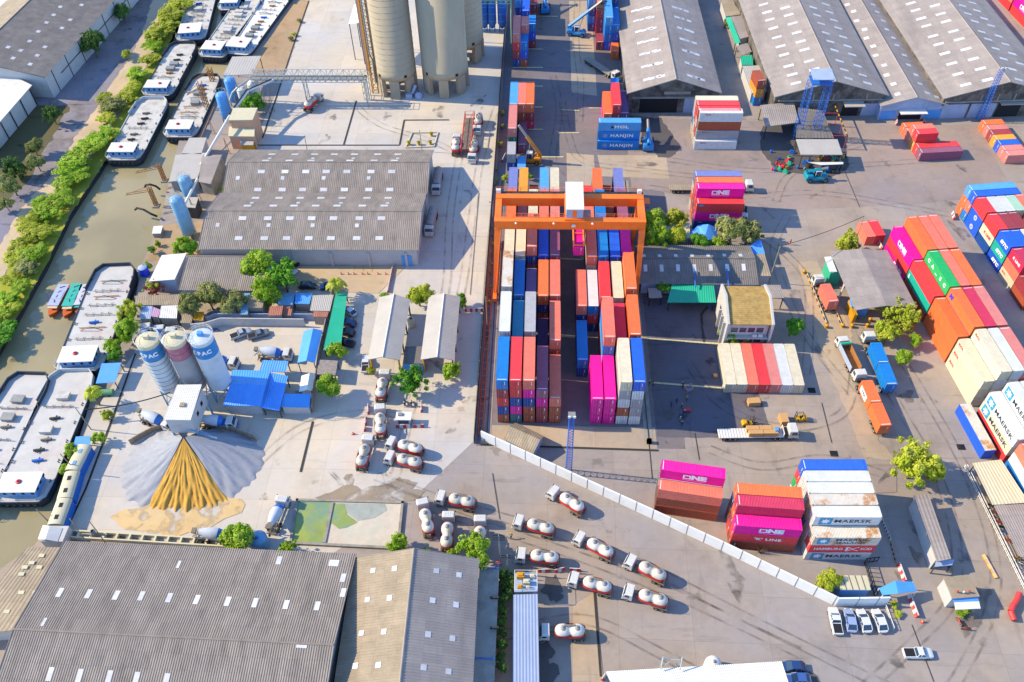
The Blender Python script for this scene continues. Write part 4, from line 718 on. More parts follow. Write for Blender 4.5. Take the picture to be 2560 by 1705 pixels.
for nm, q in (('roof_slope', [(-hw-.1, y0, 8), (hw+.1, y0, 8), (hw+.1, .0, 10), (-hw-.1, 0, 10)]), ('roof_slope', [(-hw-.1, 0, 10), (hw+.1, 0, 10), (hw+.1, y1, 8.5), (-hw-.1, y1, 8.5)])):
 mb=MB();corr(0, 1, 14, .06, lambda k, of:(tuple(Vector(q[0]).lerp(Vector(q[3]), k)-Vector((0, 0, of))), tuple(Vector(q[1]).lerp(Vector(q[2]), k)-Vector((0, 0, of)))), mb);mb2=MB();mb.slab([Vector(p)-Vector((0, 0, .08)) for p in q], .2);mb.build(nm, M_tan, t)
mb=MB();mb.box(-hw+.3, hw-.3, y0+.8, y1-.8, 0, 7.6);mb.build('wall', M_wallw, t)
for sx in (-1, 1):
 mb=MB();x=sx*(hw+.25)
 mb.raw([(x-.25, y0-.3, 0), (x+.25, y0-.3, 0), (x-.25, y0-.3, 8.4), (x+.25, y0-.3, 8.4), (x-.25, 0, 10.6), (x+.25, 0, 10.6), (x-.25, y1+.3, 8.9), (x+.25, y1+.3, 8.9), (x-.25, y1+.3, 0), (x+.25, y1+.3, 0)], [(0, 2, 4, 6, 8), (1, 9, 7, 5, 3), (0, 1, 3, 2), (2, 3, 5, 4), (4, 5, 7, 6), (6, 7, 9, 8)]);mb.build('gable_wall', M_wallw, t)
 if sx<0:
  for k in range(3):box_part(t, 'fin', x-.9, x-.252, y0+1.2+k*2.6, y0+1.5+k*2.6, 0, 7.2-k*.6, M_wallw);box_part(t, 'window', x-.29, x-.251, y0+1.9+k*2.6, y0+3.2+k*2.6, 4.6, 5.8, M_glass)
for zz in (1.2, 4.6):
 for k in range(4):xx=-hw+.9+k*(wx-1.8)/4;box_part(t, 'window', xx, xx+1.5, y0+.72, y0+.795, zz, zz+1.4, M_glass)
box_part(t, 'balcony', -hw+.1, hw-.1, y0-.2, y0+.75, 3.2, 3.5, M_wallw)
for k in range(2):box_part(t, 'air_conditioner', 1.2+k*1.3, 2.2+k*1.3, y0+.2, y0+.71, 3.52, 4.2, M_wht)
canopy('porch_roof', 'grey porch roof at the back right of the office building', 'roof', [H(1250, 1065, 4), H(1425, 1065, 4), H(1460, 1185, 4), H(1340, 1185, 4)], .25, M_asb3)
W5=Gable('workshop_block', 'long dark roofed workshop beside the crane with white roof panels', 'workshop', (H(150, 830, 5).x+H(1165, 830, 5).x)/2, H(650, 835, 5.4).y, 0, H(1165, 830, 5).x-H(150, 830, 5).x, 13.0, 3.9, 5.6, M_dkroof, M_wallb, .5, .05, roff=0.4)
W5.skylights(1, H, [(180, 800), (325, 800), (472, 798), (620, 798), (768, 797), (915, 795), (1062, 795)], .9, 1.4);W5.skylights(-1, H, [(195, 912), (343, 912), (492, 910), (642, 910), (792, 908), (942, 907), (1092, 905)], .9, 2.0)
for x in (640, 940):q=H(x, 960, 5);mb=MB();mb.tube((q.x-W5.t.location.x, q.y-W5.t.location.y+1, 5.5), (q.x-W5.t.location.x, q.y-W5.t.location.y-4, 4.3), .18, 8);mb.build('exhaust_pipe', M_bluest, W5.t)
canopy('ribbed_lean_to', 'small ribbed lean-to at the right end of the dark workshop', 'shed', [H(1160, 785, 4), H(1280, 780, 4), H(1340, 985, 4), H(1195, 980, 4)], .25, M_asb2, wall=M_wallw)
canopy('green_canopy', 'green sheet canopy in front of the dark workshop', 'canopy', [H(440, 1048, 3.6), H(815, 1048, 3.6), H(840, 1225, 3.2), H(395, 1225, 3.2)], .2, M_green)
canopy('small_grey_roof', 'small grey shelter left of the green canopy', 'shelter', [H(218, 1095, 3), H(325, 1090, 3), H(350, 1180, 2.8), H(232, 1185, 2.8)], .2, M_asb3)
canopy('blue_shelter', 'bright blue sheet roof behind the ribbed lean-to', 'shelter', [H(1110, 735, 3.5), H(1240, 640, 3.5), H(1285, 780, 3.3), H(1140, 785, 3.3)], .2, M_bluet)
a=H(830, 570, 5)
t=thing('tarpaulin_hut', 'hut under folded blue tarpaulin beside the pink container stack', 'hut', (a.x, a.y, 0));mb=MB();q=[H(x, y, z_)-Vector((a.x, a.y, 0)) for x, y, z_ in ((680, 520, 3.2), (770, 512, 4.2), (845, 540, 3), (850, 655, 2.6), (780, 655, 2.6), (695, 610, 2.8), (745, 600, 3.9), (600, 590, 2.4), (605, 655, 2.2))]
mb.raw(q, [(0, 5, 6, 1), (1, 6, 3, 2), (6, 4, 3), (7, 8, 5, 0), (5, 8, 4, 6)]);mb.build('tarpaulin', M_bluet, t);box_part(t, 'wall', -2.2, 2.2, -1.8, 1.8, 0, 2.1, M_wallb)
canopy('mossy_roof', 'mossy old sheet roof among the trees beside the crane', 'shed', [H(350, 500, 3.4), H(600, 500, 3.4), H(600, 640, 2.8), H(400, 640, 2.8)], .2, M_cream, wall=M_wallw)
g1_=[I(425, 760, 6), I(700, 735, 6.8), I(940, 750, 6)];g2_=[I(650, 1295, 6), I(935, 1255, 6.8), I(1215, 1275, 6)]
t=thing('truck_inspection_shed', 'grey gabled shed over the truck lanes beside the slanted containers', 'shed', (g1_[1].x, g1_[1].y, 0));o=Vector((g1_[1].x, g1_[1].y, 0))
for k in (0, 1):
 q=[g1_[k]-o, g1_[k+1]-o, g2_[k+1]-o, g2_[k]-o];mb=MB();corr(0, 1, 44, .05, lambda s_, of:(tuple(q[1].lerp(q[2], s_)-Vector((0, 0, of))), tuple(q[0].lerp(q[3], s_)-Vector((0, 0, of)))), mb);mb.slab([p-Vector((0, 0, .07)) for p in q], .12);mb.build('roof_slope', M_asb3, t)
for k in (.04, .5, .95):
 for ee_ in (0, 2):q=g1_[ee_].lerp(g2_[ee_], k)-o;q=q.lerp(g1_[1].lerp(g2_[1], k)-o, .12);mb=MB();mb.bar((q.x, q.y, 0), (q.x, q.y, 5.95), .35);mb.build('post', M_yelst if k>.9 else M_wht, t)
q=[I(370, 810, 5.6)-o, I(430, 805, 5.6)-o, I(485, 945, 5.6)-o, I(420, 945, 5.6)-o];mb=MB();mb.slab(q, .2);mb.build('side_canopy', M_wht, t)
q=I(430, 960, 2)-o;box_part(t, 'kiosk', q.x-1.2, q.x+1.4, q.y-2.4, q.y+2.6, 0, 4.4, M_green)
q=I(680, 1310, 1)-o;box_part(t, 'blue_cabin', q.x-2.2, q.x+1.8, q.y-.4, q.y+2, 0, 3.2, M_bluesh)
q=I(600, 1330, 0)-o
t2=thing('yellow_stair_tower', 'yellow perforated barrier standing in front of the inspection shed', 'barrier', (q.x+o.x, q.y+o.y, 0));mb=MB();mb.box(-.5, .5, -2.8, 2.2, 0, 2.6);mb.build('panel', M_yelst, t2);mb=MB()
for k in range(8):mb.box(.502, .52, -2.4+k*.55, -2.1+k*.55, .5, 2.2)
mb.build('slot_row', M_dark, t2)
# -- silos, crane, plant
def silo(lab, cx, cy, r, h, legs, band):
 t=thing('concrete_silo', lab, 'silo', (cx, cy, 0), 0, 'concrete storage silos');n=48
 mb=MB();z0=6.2;mb.lathe([(r-.5, z0), (r, z0), (r, z0+2.2), (r-.06, z0+2.25), (r-.06, h), (r-.6, h)], n=n);mb.lathe([(.01, h-.01), (r-.3, h-.01)], n=n)
 mb.lathe([(.01, z0+.02), (r-.2, z0+.02)][::-1], n=n);mb.build('shaft', M_concs, t)
 if band:
  mb=MB()
  k=z0+3.4
  while k<h:mb.lathe([(r-.055, k), (r-.01, k+.03), (r-.01, k+.1), (r-.055, k+.13)], n=n);k+=1.9
  mb.build('pour_joint', M_concd, t)
 for i in range(legs):
  a=-math.pi/2+(i-(legs-1)/2)*2*math.pi/legs;c=Vector((math.cos(a), math.sin(a)))*(r-.75);mb=MB();u=Vector((-math.sin(a), math.cos(a)))
  v=Vector((math.cos(a), math.sin(a)));q=[c+u*1.5+v*.7, c-u*1.5+v*.7, c-u*1.5-v*.7, c+u*1.5-v*.7];mb.prism([(p.x, p.y) for p in q], 0, z0+.01);mb.build('leg', M_concs, t)
 mb=MB();mb.lathe([(.8, 1.6), (r-1.2, z0)], n=24);mb.build('hopper', M_steel, t)
 for a in (-.95, -2.35):
  c=Vector((math.cos(a), math.sin(a)))*(r+.02);mb=MB();mb.cbox((0, 0, 0), (.9, .1, .9));o=mb.build('vent', M_dark, t, (c.x, c.y, z0+1.3), a+math.pi/2)
 return t
s1=silo('left concrete silo ringed with pour joints', -46.6, 242.0, 6.35, 38, 7, True)
s2=silo('right concrete silo, smooth and slightly wider', -31.2, 243.6, 7.3, 38, 7, False)
silo('third concrete silo standing behind the right one', -27.0, 262.0, 7.0, 36, 7, True)
t=thing('elevator_tower', 'tall yellowish lattice elevator tower against the left silo', 'tower', (-53.6, 240.4, 0));mb=MB();h=36
for x in (-.9, .9):
 for y in (-.9, .9):mb.bar((x, y, 0), (x, y, h), .22)
for k in range(18):
 z_=k*2
 for a, b in (((-.9, -.9), (.9, -.9)), ((.9, -.9), (.9, .9)), ((.9, .9), (-.9, .9)), ((-.9, .9), (-.9, -.9))):mb.bar((*a, z_), (*b, z_+2), .1);mb.bar((*a, z_), (*b, z_), .1)
mb.build('lattice', M_yelst, t);mb=MB();mb.box(-1.9, -1.1, -.7, .9, 6, h);mb.build('casing', M_peach, t);mb=MB();mb.pipe([(.6, -1.3, 4), (.6, -1.3, 12), (-.1, -1.3, 14), (-.1, -1.3, h)], .25);mb.build('riser_pipe', M_steel, t)
canopy('silo_lean_to', 'white sloping roof at the left foot of the ringed silo', 'lean-to', [B(895, 40, 15), B(930, 40, 16), B(935, 205, 15), B(845, 215, 13)], .25, M_wht)
t=thing('gantry_crane', 'orange rail mounted gantry crane spanning the container rows', 'crane', (6.02, 157.3, 0));ox, oy=6.02, 157.3
zt=21.0;yf, yb=152.7-oy+.8, 162.1-oy-.1;xl, xr=-11.1-ox, 24.2-ox
def girder(y, nm):
 mb=MB();mb.box(xl, xr, y-.72, y+.72, zt-2.3, zt-.08);mb.box(xl, xr, y-.84, y+.84, zt-.08, zt);mb.box(xl, xr, y-.84, y+.84, zt-2.4, zt-2.3);x=xl+3
 while x<xr:mb.box(x, x+.06, y-.78, y+.78, zt-2.3, zt-.08);x+=4.1
 o=mb.build(nm, M_crane, t);return o
g1o=girder(yf, 'front_girder');g2o=girder(yb, 'rear_girder')
for x in (xl+.75, xr-.75):mb=MB();mb.box(x-.74, x+.74, yf+.81, yb-.81, zt-1.9, zt-.15);mb.build('end_tie', M_crane, t)
for x, sx in ((xl+.7, -1), (xr-.7, 1)):
 for y, fy in ((yf, -5.2), (yb, 5.2)):
  xb=(-11.34 if sx<0 else 23.38)-ox;mb=MB()
  mb.loft([[(x-.75, y-.7, zt-2.42), (x+.75, y-.7, zt-2.42), (x+.75, y+.7, zt-2.42), (x-.75, y+.7, zt-2.42)][::-1], [(xb-.38, y+fy-.45, 1.6), (xb+.38, y+fy-.45, 1.6), (xb+.38, y+fy+.45, 1.6), (xb-.38, y+fy+.45, 1.6)][::-1]], sm=False);mb.build('leg', M_crane, t)
 xb=(-11.34 if sx<0 else 23.38)-ox
 mb=MB();mb.box(xb-.45, xb+.45, yf-7.4, yb+7.4, .9, 1.9);mb.build('sill_beam', M_crane, t)
 for y in (yf-6, yf-4, yb+4, yb+6):mb=MB();mb.wheel((xb, y, .45), .45, .3);mb.build('rail_wheel', [M_dsteel, M_steel], t)
for x in (-10.6-ox, ):
 mb=MB()
 for s_ in (-.35, .35):mb.bar((x+1, yf-1+s_, zt-2.5), (x-.6, yf-5.6+s_, 2), .09)
 for k in range(22):f=k/22;c0=Vector((x+1, yf-1, zt-2.5)).lerp(Vector((x-.6, yf-5.6, 2)), f);mb.bar(c0+Vector((0, -.35, 0)), c0+Vector((0, .35, 0)), .06)
 mb.build('ladder', M_crane, t)
def rail(y, x0, x1, nm='guard_rail'):
 mb=MB();mb.bar((x0, y, zt+1.1), (x1, y, zt+1.1), .07);mb.bar((x0, y, zt+.55), (x1, y, zt+.55), .05);x=x0
 while x<=x1+.01:mb.bar((x, y, zt), (x, y, zt+1.1), .07);x+=1.96
 return mb.build(nm, M_crane, t)
rail(yf+.72, xl+.5, xr-.5);mb=MB();mb.box(xl, xr, yb+.81, yb+2.0, zt-.3, zt-.2);mb.build('walkway', M_dsteel, t);rail(yb+1.95, xl, xr)
mb=MB();xx=xl+1
while xx<xr-3:
 for k in range(8):a0, a1=math.pi*k/8, math.pi*(k+1)/8;mb.tube((xx+1.2-1.2*math.cos(a0), yb+1.5, zt+.1-1.0*math.sin(a0)), (xx+1.2-1.2*math.cos(a1), yb+1.5, zt+.1-1.0*math.sin(a1)), .05, 5)
 xx+=2.6
mb.build('festoon_cable', M_dark, t)
tx=7.6-ox
mb=MB();corr(yf-.3, yb+1.4, 18, .05, lambda k, o:((tx-2.1, k, zt+3.2-o), (tx+2.1, k, zt+3.2-o))[::-1], mb);mb.slab([(tx-2.1, yf-.3, zt+3.12), (tx+2.1, yf-.3, zt+3.12), (tx+2.1, yb+1.4, zt+3.12), (tx-2.1, yb+1.4, zt+3.12)], .12);mb.build('trolley_roof', M_wht, t)
mb=MB();mb.box(tx-1.95, tx+1.95, yf-.1, yb+1.2, zt+.5, zt+3.0);mb.build('trolley_house', M_wallb, t);box_part(t, 'trolley_door', tx-.5, tx+.45, yf-.14, yf-.101, zt+.7, zt+2.9, M_crane)
mb=MB();mb.box(tx-2.3, tx+2.3, yf-.6, yb+.6, zt+.02, zt+.49);mb.build('trolley_frame', M_crane, t)
mb=MB();mb.box(tx+2.4, tx+3.9, yf+1.2, yf+4.2, zt-3.2, zt-.6);o=mb.build('operator_cab', M_steel, t);mb=MB();mb.box(tx+2.42, tx+3.88, yf+1.15, yf+1.199, zt-2.4, zt-1.2);mb.build('cab_window', M_glass, o)
for x in (-9+3.6, -9+12.4, -9+21.4):mb=MB();mb.lathe([(.02, .25), (.28, 0), (.3, -.12)], (0, 0, 0), 10);mb.lathe([(.02, -.11), (.28, -.12)][::-1], n=10);mb.build('floodlight', M_wht, t, (x-ox-.6, yf-1.0, zt-.35))
mb=MB();mb.lathe([(.02, .12), (.5, .1), (.5, 0)], (0, 0, 0), 16);o=mb.build('round_sign', M_wht, t);o.matrix_local=Matrix.Translation((tx-.2, yf-.805, zt-1.3))@Matrix.Rotation(math.pi/2, 4, 'X')
for x, w_ in ((xl+.6, .55), (xr-.9, .5)):box_part(t, 'equipment_box', x-w_, x+w_, yb+.9, yb+1.7, zt+.02, zt+.9, M_wht)
box_part(t, 'end_platform', xr+.01, xr+1.6, yb-1, yb+1, zt-1.4, zt-1.2, M_crane)
mb=MB();sx_, sz=cr_[0]-.6-ox, 11.0+CH;y0, y1=152.0-oy, 152.0+L40-oy
for a, b in (((-1.2, y0), (-1.2, y1)), ((1.2, y0), (1.2, y1)), ((-1.2, y0+.2), (1.2, y0+.2)), ((-1.2, y1-.2), (1.2, y1-.2)), ((-1.2, y0+4.5), (1.2, y0+4.5)), ((-1.2, y1-4.5), (1.2, y1-4.5))):mb.bar((sx_+a[0], a[1], sz+.25), (sx_+b[0], b[1], sz+.25), .3)
mb.build('spreader', M_crane, t);mb=MB()
for x in (-.9, .9):
 for y in (y0+4, y1-4):mb.tube((sx_+x, y, sz+.3), (tx+x*1.5, (yf+yb)/2+(y-(y0+y1)/2)*.5, zt+.1), .04, 5)
mb.build('hoist_rope', M_dark, t)
for x in (-11.34, 23.38):
 o=thing('crane_rail', f"steel crane rail track along the {'left' if x < 0 else 'right'} side of the container rows", 'rail', (x, 150, 0));mb=MB();mb.box(-.07, .07, -44, 45, .05, .2);mb.build('rail_head', M_dsteel, o);mb=MB();mb.box(-.9, .9, -44, 45, .03, .05);mb.build('track_bed', M_concd, o)
 for k in range(2 if x>0 else 1):mb=MB();mb.box(-.5, .5, -44.9, -44.1, .02, 1.1);mb.build('buffer_stop', M_yelst, o)
t=thing('cable_trench_frame', 'red oxide ladder frame lying along the left crane rail', 'frame', (-12.75, 150, 0));mb=MB()
for x in (-.45, .45):mb.bar((x, -43, .35), (x, 1, .35), .1)
for k in range(23):mb.bar((-.45, -43+k*2, .35), (.45, -43+k*2, .35), .12)
mb.build('frame', M_crane, t)
def mast(name, lab, Zf, base, top, w0, w1, m, seg=14, lamp=True):
 b=Zf(*base, 0);lo, hi=2.0, 80.0
 for _ in range(40):
  md=(lo+hi)/2;q=Zf(*top, md)
  if q.y<b.y:hi=md
  else:lo=md
 h=lo;t=thing(name, lab, 'mast', (b.x, b.y, 0));mb=MB()
 c= lambda k, i:(((-1, -1), (1, -1), (1, 1), (-1, 1))[i][0]*(w0+(w1-w0)*k)/2, ((-1, -1), (1, -1), (1, 1), (-1, 1))[i][1]*(w0+(w1-w0)*k)/2, h*k)
 for i in range(4):mb.bar(c(0, i), c(1, i), .1)
 for k in range(seg):
  for i in range(4):mb.bar(c(k/seg, i), c((k+1)/seg, (i+1)%4), .06);mb.bar(c((k+1)/seg, i), c((k+1)/seg, (i+1)%4), .06)
 mb.build('lattice', m, t)
 if lamp:
  mb=MB();mb.box(-.7, .7, -.7, .7, h, h+.12);mb.build('platform', M_steel, t)
  for x in (-.5, .5):mb=MB();mb.box(x-.25, x+.25, -.95, -.72, h+.2, h+.7);mb.build('floodlight', M_wht, t)
 return t, h
mast('light_mast', 'slender blue lattice light mast in front of the crane rows', N, (868, 1568), (895, 1010), 1.2, .9, M_bluest, 22)
mast('light_mast', 'blue lattice light mast in front of the top right warehouse', D, (1965, 1040), (2185, 590), 1.6, .9, M_bluest, 20)
b=D(455, 1195, 0);t, h=mast('lattice_tower', 'twin legged blue lattice tower with a roofed platform above the repair shed', D, (455, 1195), (610, 700), 2.0, 1.6, M_bluest, 14, False);mb=MB();lt=t.children[0];lt.location.x=-2.6;o=lt.copy();COL.objects.link(o);o.location.x=2.6
for z_ in (h*.33, h*.66, h*.97):mb=MB();mb.bar((-2.6, -.8, z_), (2.6, -.8, z_), .12);mb.build('cross_tie', M_bluest, t)
mb=MB();mb.box(-2.9, 2.9, -2.4, 2.4, h, h+.25);mb.build('platform', M_bluest, t);mb=MB();mb.slab([(-3, -2.5, h+1.9), (3, -2.5, h+1.9), (3, 2.5, h+2.3), (-3, 2.5, h+2.3)], .15);mb.build('roof', M_wallb, t);mb=MB()
for x in (-2.7, 2.7):
 for y in (-2.2, 2.2):mb.bar((x, y, h+.25), (x, y, h+2.1), .12)
mb.build('post', M_bluest, t)
M_silob=mat('pale_blue_silo', '#dfeaf6', .5, var=.06, scale=.3, dirt='#a9b4bd', dscale=.4, damt=.5);M_silog=mat('grey_silo', '#b4b3b8', .55, var=.08, scale=.3, dirt='#94908e', damt=.5);M_silot=mat('blue_silo_band', '#3a97e0', .5, var=.06);M_silor=mat('faded_red_band', '#d07f94', .6, var=.15, scale=.8, dirt='#e4dcd8', dscale=.8, damt=.8)
def bsilo(lab, cx, cy, r, z0, h, m, band, word, rings):
 t=thing('cement_silo', lab, 'silo', (cx, cy, 0), 0, 'batch plant silos');mb=MB();mb.lathe([(.4, z0-2.6), (r, z0)], n=28);mb.lathe([(r, z0), (r, h-4.6)], n=28);mb.build('shell', m, t)
 mb=MB();mb.lathe([(r+.01, h-4.6), (r+.01, h-.9)], n=28);mb.build('band', band, t);mb=MB();mb.lathe([(r+.005, h-.9), (r+.005, h)], n=28);mb.lathe([(r, h), (r*.8, h+.2), (.05, h+.35)], n=28);mb.build('top', M_cream if rings!=0 else M_silob, t)
 mb=MB();n=20
 for zz in (.5, 1.05):
  for i in range(n):a, b=2*math.pi*i/n, 2*math.pi*(i+1)/n;mb.tube(((r+.2)*math.cos(a), (r+.2)*math.sin(a), h+zz), ((r+.2)*math.cos(b), (r+.2)*math.sin(b), h+zz), .04, 5)
 for i in range(n):a=2*math.pi*i/n;mb.tube(((r+.2)*math.cos(a), (r+.2)*math.sin(a), h), ((r+.2)*math.cos(a), (r+.2)*math.sin(a), h+1.05), .035, 5)
 mb.build('guard_rail', M_wht, t);mb=MB();mb.box(-.5, .5, -.3, .6, h+.3, h+1.2);mb.build('filter', M_cream if rings else M_bluesh, t)
 mb=MB()
 for k in range(rings):zz=z0+1.2+k*1.35;mb.lathe([(r+.005, zz), (r+.06, zz+.04), (r+.005, zz+.1)], n=28)
 for zz in (h-4.6, h-2.7):mb.lathe([(r+.012, zz), (r+.05, zz+.03), (r+.012, zz+.08)], n=28)
 mb.build('seam', M_dsteel if rings else M_silot, t)
 for i in range(4):
  a=math.pi/4+i*math.pi/2;mb=MB();mb.bar((r*math.cos(a), r*math.sin(a), 0), (r*math.cos(a), r*math.sin(a), z0+.3), .3);mb.build('leg', M_ltblue, t)
 mb=MB()
 for i in range(4):
  a, b=math.pi/4+i*math.pi/2, math.pi/4+(i+1)*math.pi/2
  for s_ in (0, 1):mb.bar((r*math.cos(a), r*math.sin(a), .3 if s_ else z0-.3), (r*math.cos(b), r*math.sin(b), z0-.3 if s_ else .3), .14)
 mb.build('bracing', M_ltblue, t)
 if word:
  for i, chh in enumerate(word):
   a=-math.pi/2+(i-1.4)*.42;rr=r+.045;letter(t, chh, M_wp, (rr*math.cos(a), rr*math.sin(a), h-2.65), (-math.sin(a), math.cos(a), 0), (0, 0, 1), 1.5, .95, .05)
  mb=MB();nn=10;a0, a1=-math.pi/2-.95, -math.pi/2+.95;rr=r+.03
  vs=[]
  for i in range(nn+1):a=a0+(a1-a0)*i/nn;vs+=[(rr*math.cos(a), rr*math.sin(a), h-3.5), (rr*math.cos(a), rr*math.sin(a), h-1.8)]
  mb.raw(vs, [(2*i, 2*i+2, 2*i+3, 2*i+1) for i in range(nn)]);mb.build('name_panel', M_silot, t)
bsilo('left batch plant silo, pale blue with ring seams and letters PAC', -81.6, 115.4, 2.35, 5.0, 20.2, M_silob, M_silot, 'CPAC', 8)
bsilo('middle batch plant silo, grey with a faded red band', -76.0, 115.8, 2.4, 5.0, 20.2, M_silog, M_silor, '', 2)
bsilo('right batch plant silo, pale blue and smooth with letters PAC', -70.6, 116.4, 2.45, 5.0, 20.2, M_silob, M_silot, 'CPAC', 0)
r4=[K(560, 712, 10), K(800, 708, 10), K(690, 1058, 9.2), K(425, 1055, 9.2)]
t, c=canopy('batching_house', 'white batching house with pale ribbed roof above the sand heap', 'building', r4, .25, M_wht, posts=False, rib=.4)
q=[p-Vector((c.x, c.y, 0)) for p in r4];ctr=sum(q, Vector())/4;w4=[ctr.lerp(p, .94) for p in q];mb=MB();mb.prism([(p.x, p.y) for p in w4], 4.2, 8.9);mb.build('wall', M_wallw, t)
for p in w4:mb=MB();mb.bar((p.x*.95, p.y*.95, 0), (p.x*.95, p.y*.95, 4.3), .4);mb.build('leg', M_ltblue, t)
e0=w4[1];e1=w4[2];nrm=Vector(((e1-e0).y, -(e1-e0).x, 0)).normalized();nrm=nrm if nrm.x>0 else -nrm
for f in (.3, .62):
 p=e0.lerp(e1, f);a=ang(e0, e1);mb=MB();mb.cbox((0, 0, 0), (.9, .08, 1.3));mb.build('window', M_dark, t, (p.x+nrm.x*.03, p.y+nrm.y*.03, 7.0), a)
 for dz in (-.72, .72):mb=MB();mb.cbox((0, 0, 0), (1.1, .14, .1));mb.build('window_frame', M_wht, t, (p.x+nrm.x*.05, p.y+nrm.y*.05, 7.0+dz), a)
q1=K(610, 908, 9.7);box_part(t, 'roof_hatch', q1.x-c.x-.55, q1.x-c.x+.55, q1.y-c.y-.5, q1.y-c.y+.5, 9.55, 9.85, M_asb2)
def ridge_shed(name, lab, cat, corners, ridge, m, wall=None, post=True, m2=None, group=None):
 """corners: far-left, far-right, near-right, near-left ; ridge: left, right"""
 o=Vector((ridge[0].x, ridge[0].y, 0));t=thing(name, lab, cat, (o.x, o.y, 0), 0, group)
 A_, B_, C_, D_=[Vector(p)-o for p in corners];r0, r1=[Vector(p)-o for p in ridge]
 for k, q in enumerate(([D_, C_, r1, r0], [r0, r1, B_, A_])):
  mb=MB();n=max(4, int((q[1]-q[0]).length/.5));corr(0, 1, n, .045, lambda s_, of:(tuple(q[0].lerp(q[1], s_)-Vector((0, 0, of))), tuple(q[3].lerp(q[2], s_)-Vector((0, 0, of)))), mb);mb.slab([p-Vector((0, 0, .06)) for p in q], .1);mb.build('roof_slope', m if k==0 or not m2 else m2, t)
 ctr=(A_+B_+C_+D_)/4;w_=[ctr.lerp(p, .9) for p in (A_, B_, C_, D_)]
 if wall:mb=MB();mb.prism([(p.x, p.y) for p in w_], 0, min(p.z for p in w_)-.15);mb.build('wall', wall, t)
 else:
  for p in w_:mb=MB();mb.bar((p.x, p.y, 0), (p.x, p.y, p.z-.1), .2);mb.build('post', M_dsteel, t)
 return t
ridge_shed('blue_roof_office', 'large bright blue roofed office of the batch plant', 'office', [K(1095, 565, 4), K(1470, 575, 4), K(1380, 920, 3.8), K(1010, 915, 3.8)], [K(1080, 705, 5.6), K(1430, 715, 5.6)], M_bluet, M_wallw, m2=M_bluesh)
ridge_shed('blue_lean_to', 'bright blue lean-to joined to the right of the blue office', 'lean-to', [K(1470, 590, 4), K(1645, 625, 3.6), K(1560, 965, 3.2), K(1382, 935, 3.4)], [K(1440, 690, 4.2), K(1625, 720, 3.7)], M_bluet)
canopy('blue_sheet_roof', 'small deep blue sheet roof with an orange corner behind the blue office', 'roof', [K(1400, 470, 3.6), K(1650, 480, 3.6), K(1625, 590, 3.2), K(1365, 575, 3.2)], .2, M_bluet)
for lab, rd, lft, rgt, m in (('narrow pale blue gabled shelter at the plant boundary wall', [K(1893, 160, 4.6), K(1825, 478, 4.6)], [K(1800, 190, 3.6), K(1738, 497, 3.6)], [K(1982, 180, 3.6), K(1910, 497, 3.6)], M_bluesh), ('narrow white gabled shelter below the blue one at the boundary wall', [K(1858, 600, 4.0), K(1830, 760, 4.0)], [K(1780, 625, 3.2), K(1755, 782, 3.2)], [K(1915, 600, 3.2), K(1880, 770, 3.2)], M_wht)):
 o=Vector((rd[0].x, rd[0].y, 0));t=thing('gabled_shelter', lab, 'shelter', (o.x, o.y, 0), 0)
 for sd_, sgn in ((lft, 1), (rgt, -1)):
  q=[sd_[0]-o, rd[0]-o, rd[1]-o, sd_[1]-o];mb=MB();mb.slab(q, .12);mb.build('roof_slope', m, t)
  for p in (sd_[0], sd_[1]):p=p-o;mb=MB();mb.bar((p.x*.9, p.y, 0), (p.x*.9, p.y, p.z-.1), .16);mb.build('post', M_dsteel, t)
canopy('blue_awning', 'small blue awning roof at the near end of boundary shelters', 'awning', [K(1610, 800, 3.4), K(1870, 800, 3.4), K(1855, 935, 2.8), K(1580, 930, 2.8)], .15, M_bluesh, wall=M_wallw)
def wall(name, lab, pts, h, th, m, cap=None, panel=0, joints=None, cat='wall'):
 o=Vector((pts[0].x, pts[0].y, 0));t=thing(name, lab, cat, (o.x, o.y, 0))
 for i, (a, b) in enumerate(zip(pts, pts[1:])):
  a=Vector((a.x, a.y, 0))-o;b=Vector((b.x, b.y, 0))-o;Lw=(b-a).length;r=ang(a, b)
  mb=MB();mb.box(0.001*i, Lw, -th/2, th/2, 0, h);mb.build('wall_panel', m, t, a, r)
  if panel:
   mb=MB();k=panel
   while k<Lw:mb.box(k-.08, k+.08, -th/2-.03, th/2+.03, 0, h+.03);k+=panel
   if mb.v:mb.build('joint_post', joints or M_steel, t, a, r)
 return t
wp=[N(5, 1190), S(1110, -10), S(2150, 480), U(430, 850), U(905, 855)]
wall('boundary_wall', 'long white concrete panel wall running diagonally between the two yards', [MV(1107, 1010), MV(1660, 1265), MV(1920, 1392), MV(2035, 1390)], 3.1, .3, M_wallp, panel=3.6)
wall('yard_fence', 'dark steel fence separating the cement plant from the container rows', [Vector((-13.6, 330, 0)), Vector((-13.9, 104.5, 0))], 2.2, .12, M_dsteel, panel=4)
wall('plant_boundary_wall', 'grey boundary wall beside the teal car awning', [F(1300, 1260), K(1960, 470), K(1890, 980)], 2.4, .2, M_concd)
wall('curved_wall', 'curving pale concrete wall behind the parked pickups', [K(720, 190), K(860, 175), K(1010, 130), K(1820, 140)], 2.6, .25, M_wallw)
wall('shanty_wall', 'pale blue wall in front of the shanty roofs', [K(860, 115), K(950, 75), K(1940, 80)], 2.2, .2, M_wallb)
for nm, lab, pts in (('timber_retaining_wall', 'curved left retaining wall of timber boards holding the gravel', [J(915, 815), J(1000, 765), J(1090, 718), J(1200, 692)]), ('timber_retaining_wall', 'curved right retaining wall of timber boards holding the gravel', [J(1440, 690), J(1560, 705), J(1680, 740), J(1800, 790)])):
 wall(nm, lab, pts, 1.6, .2, M_asb2, panel=1.2, joints=M_rustpipe)
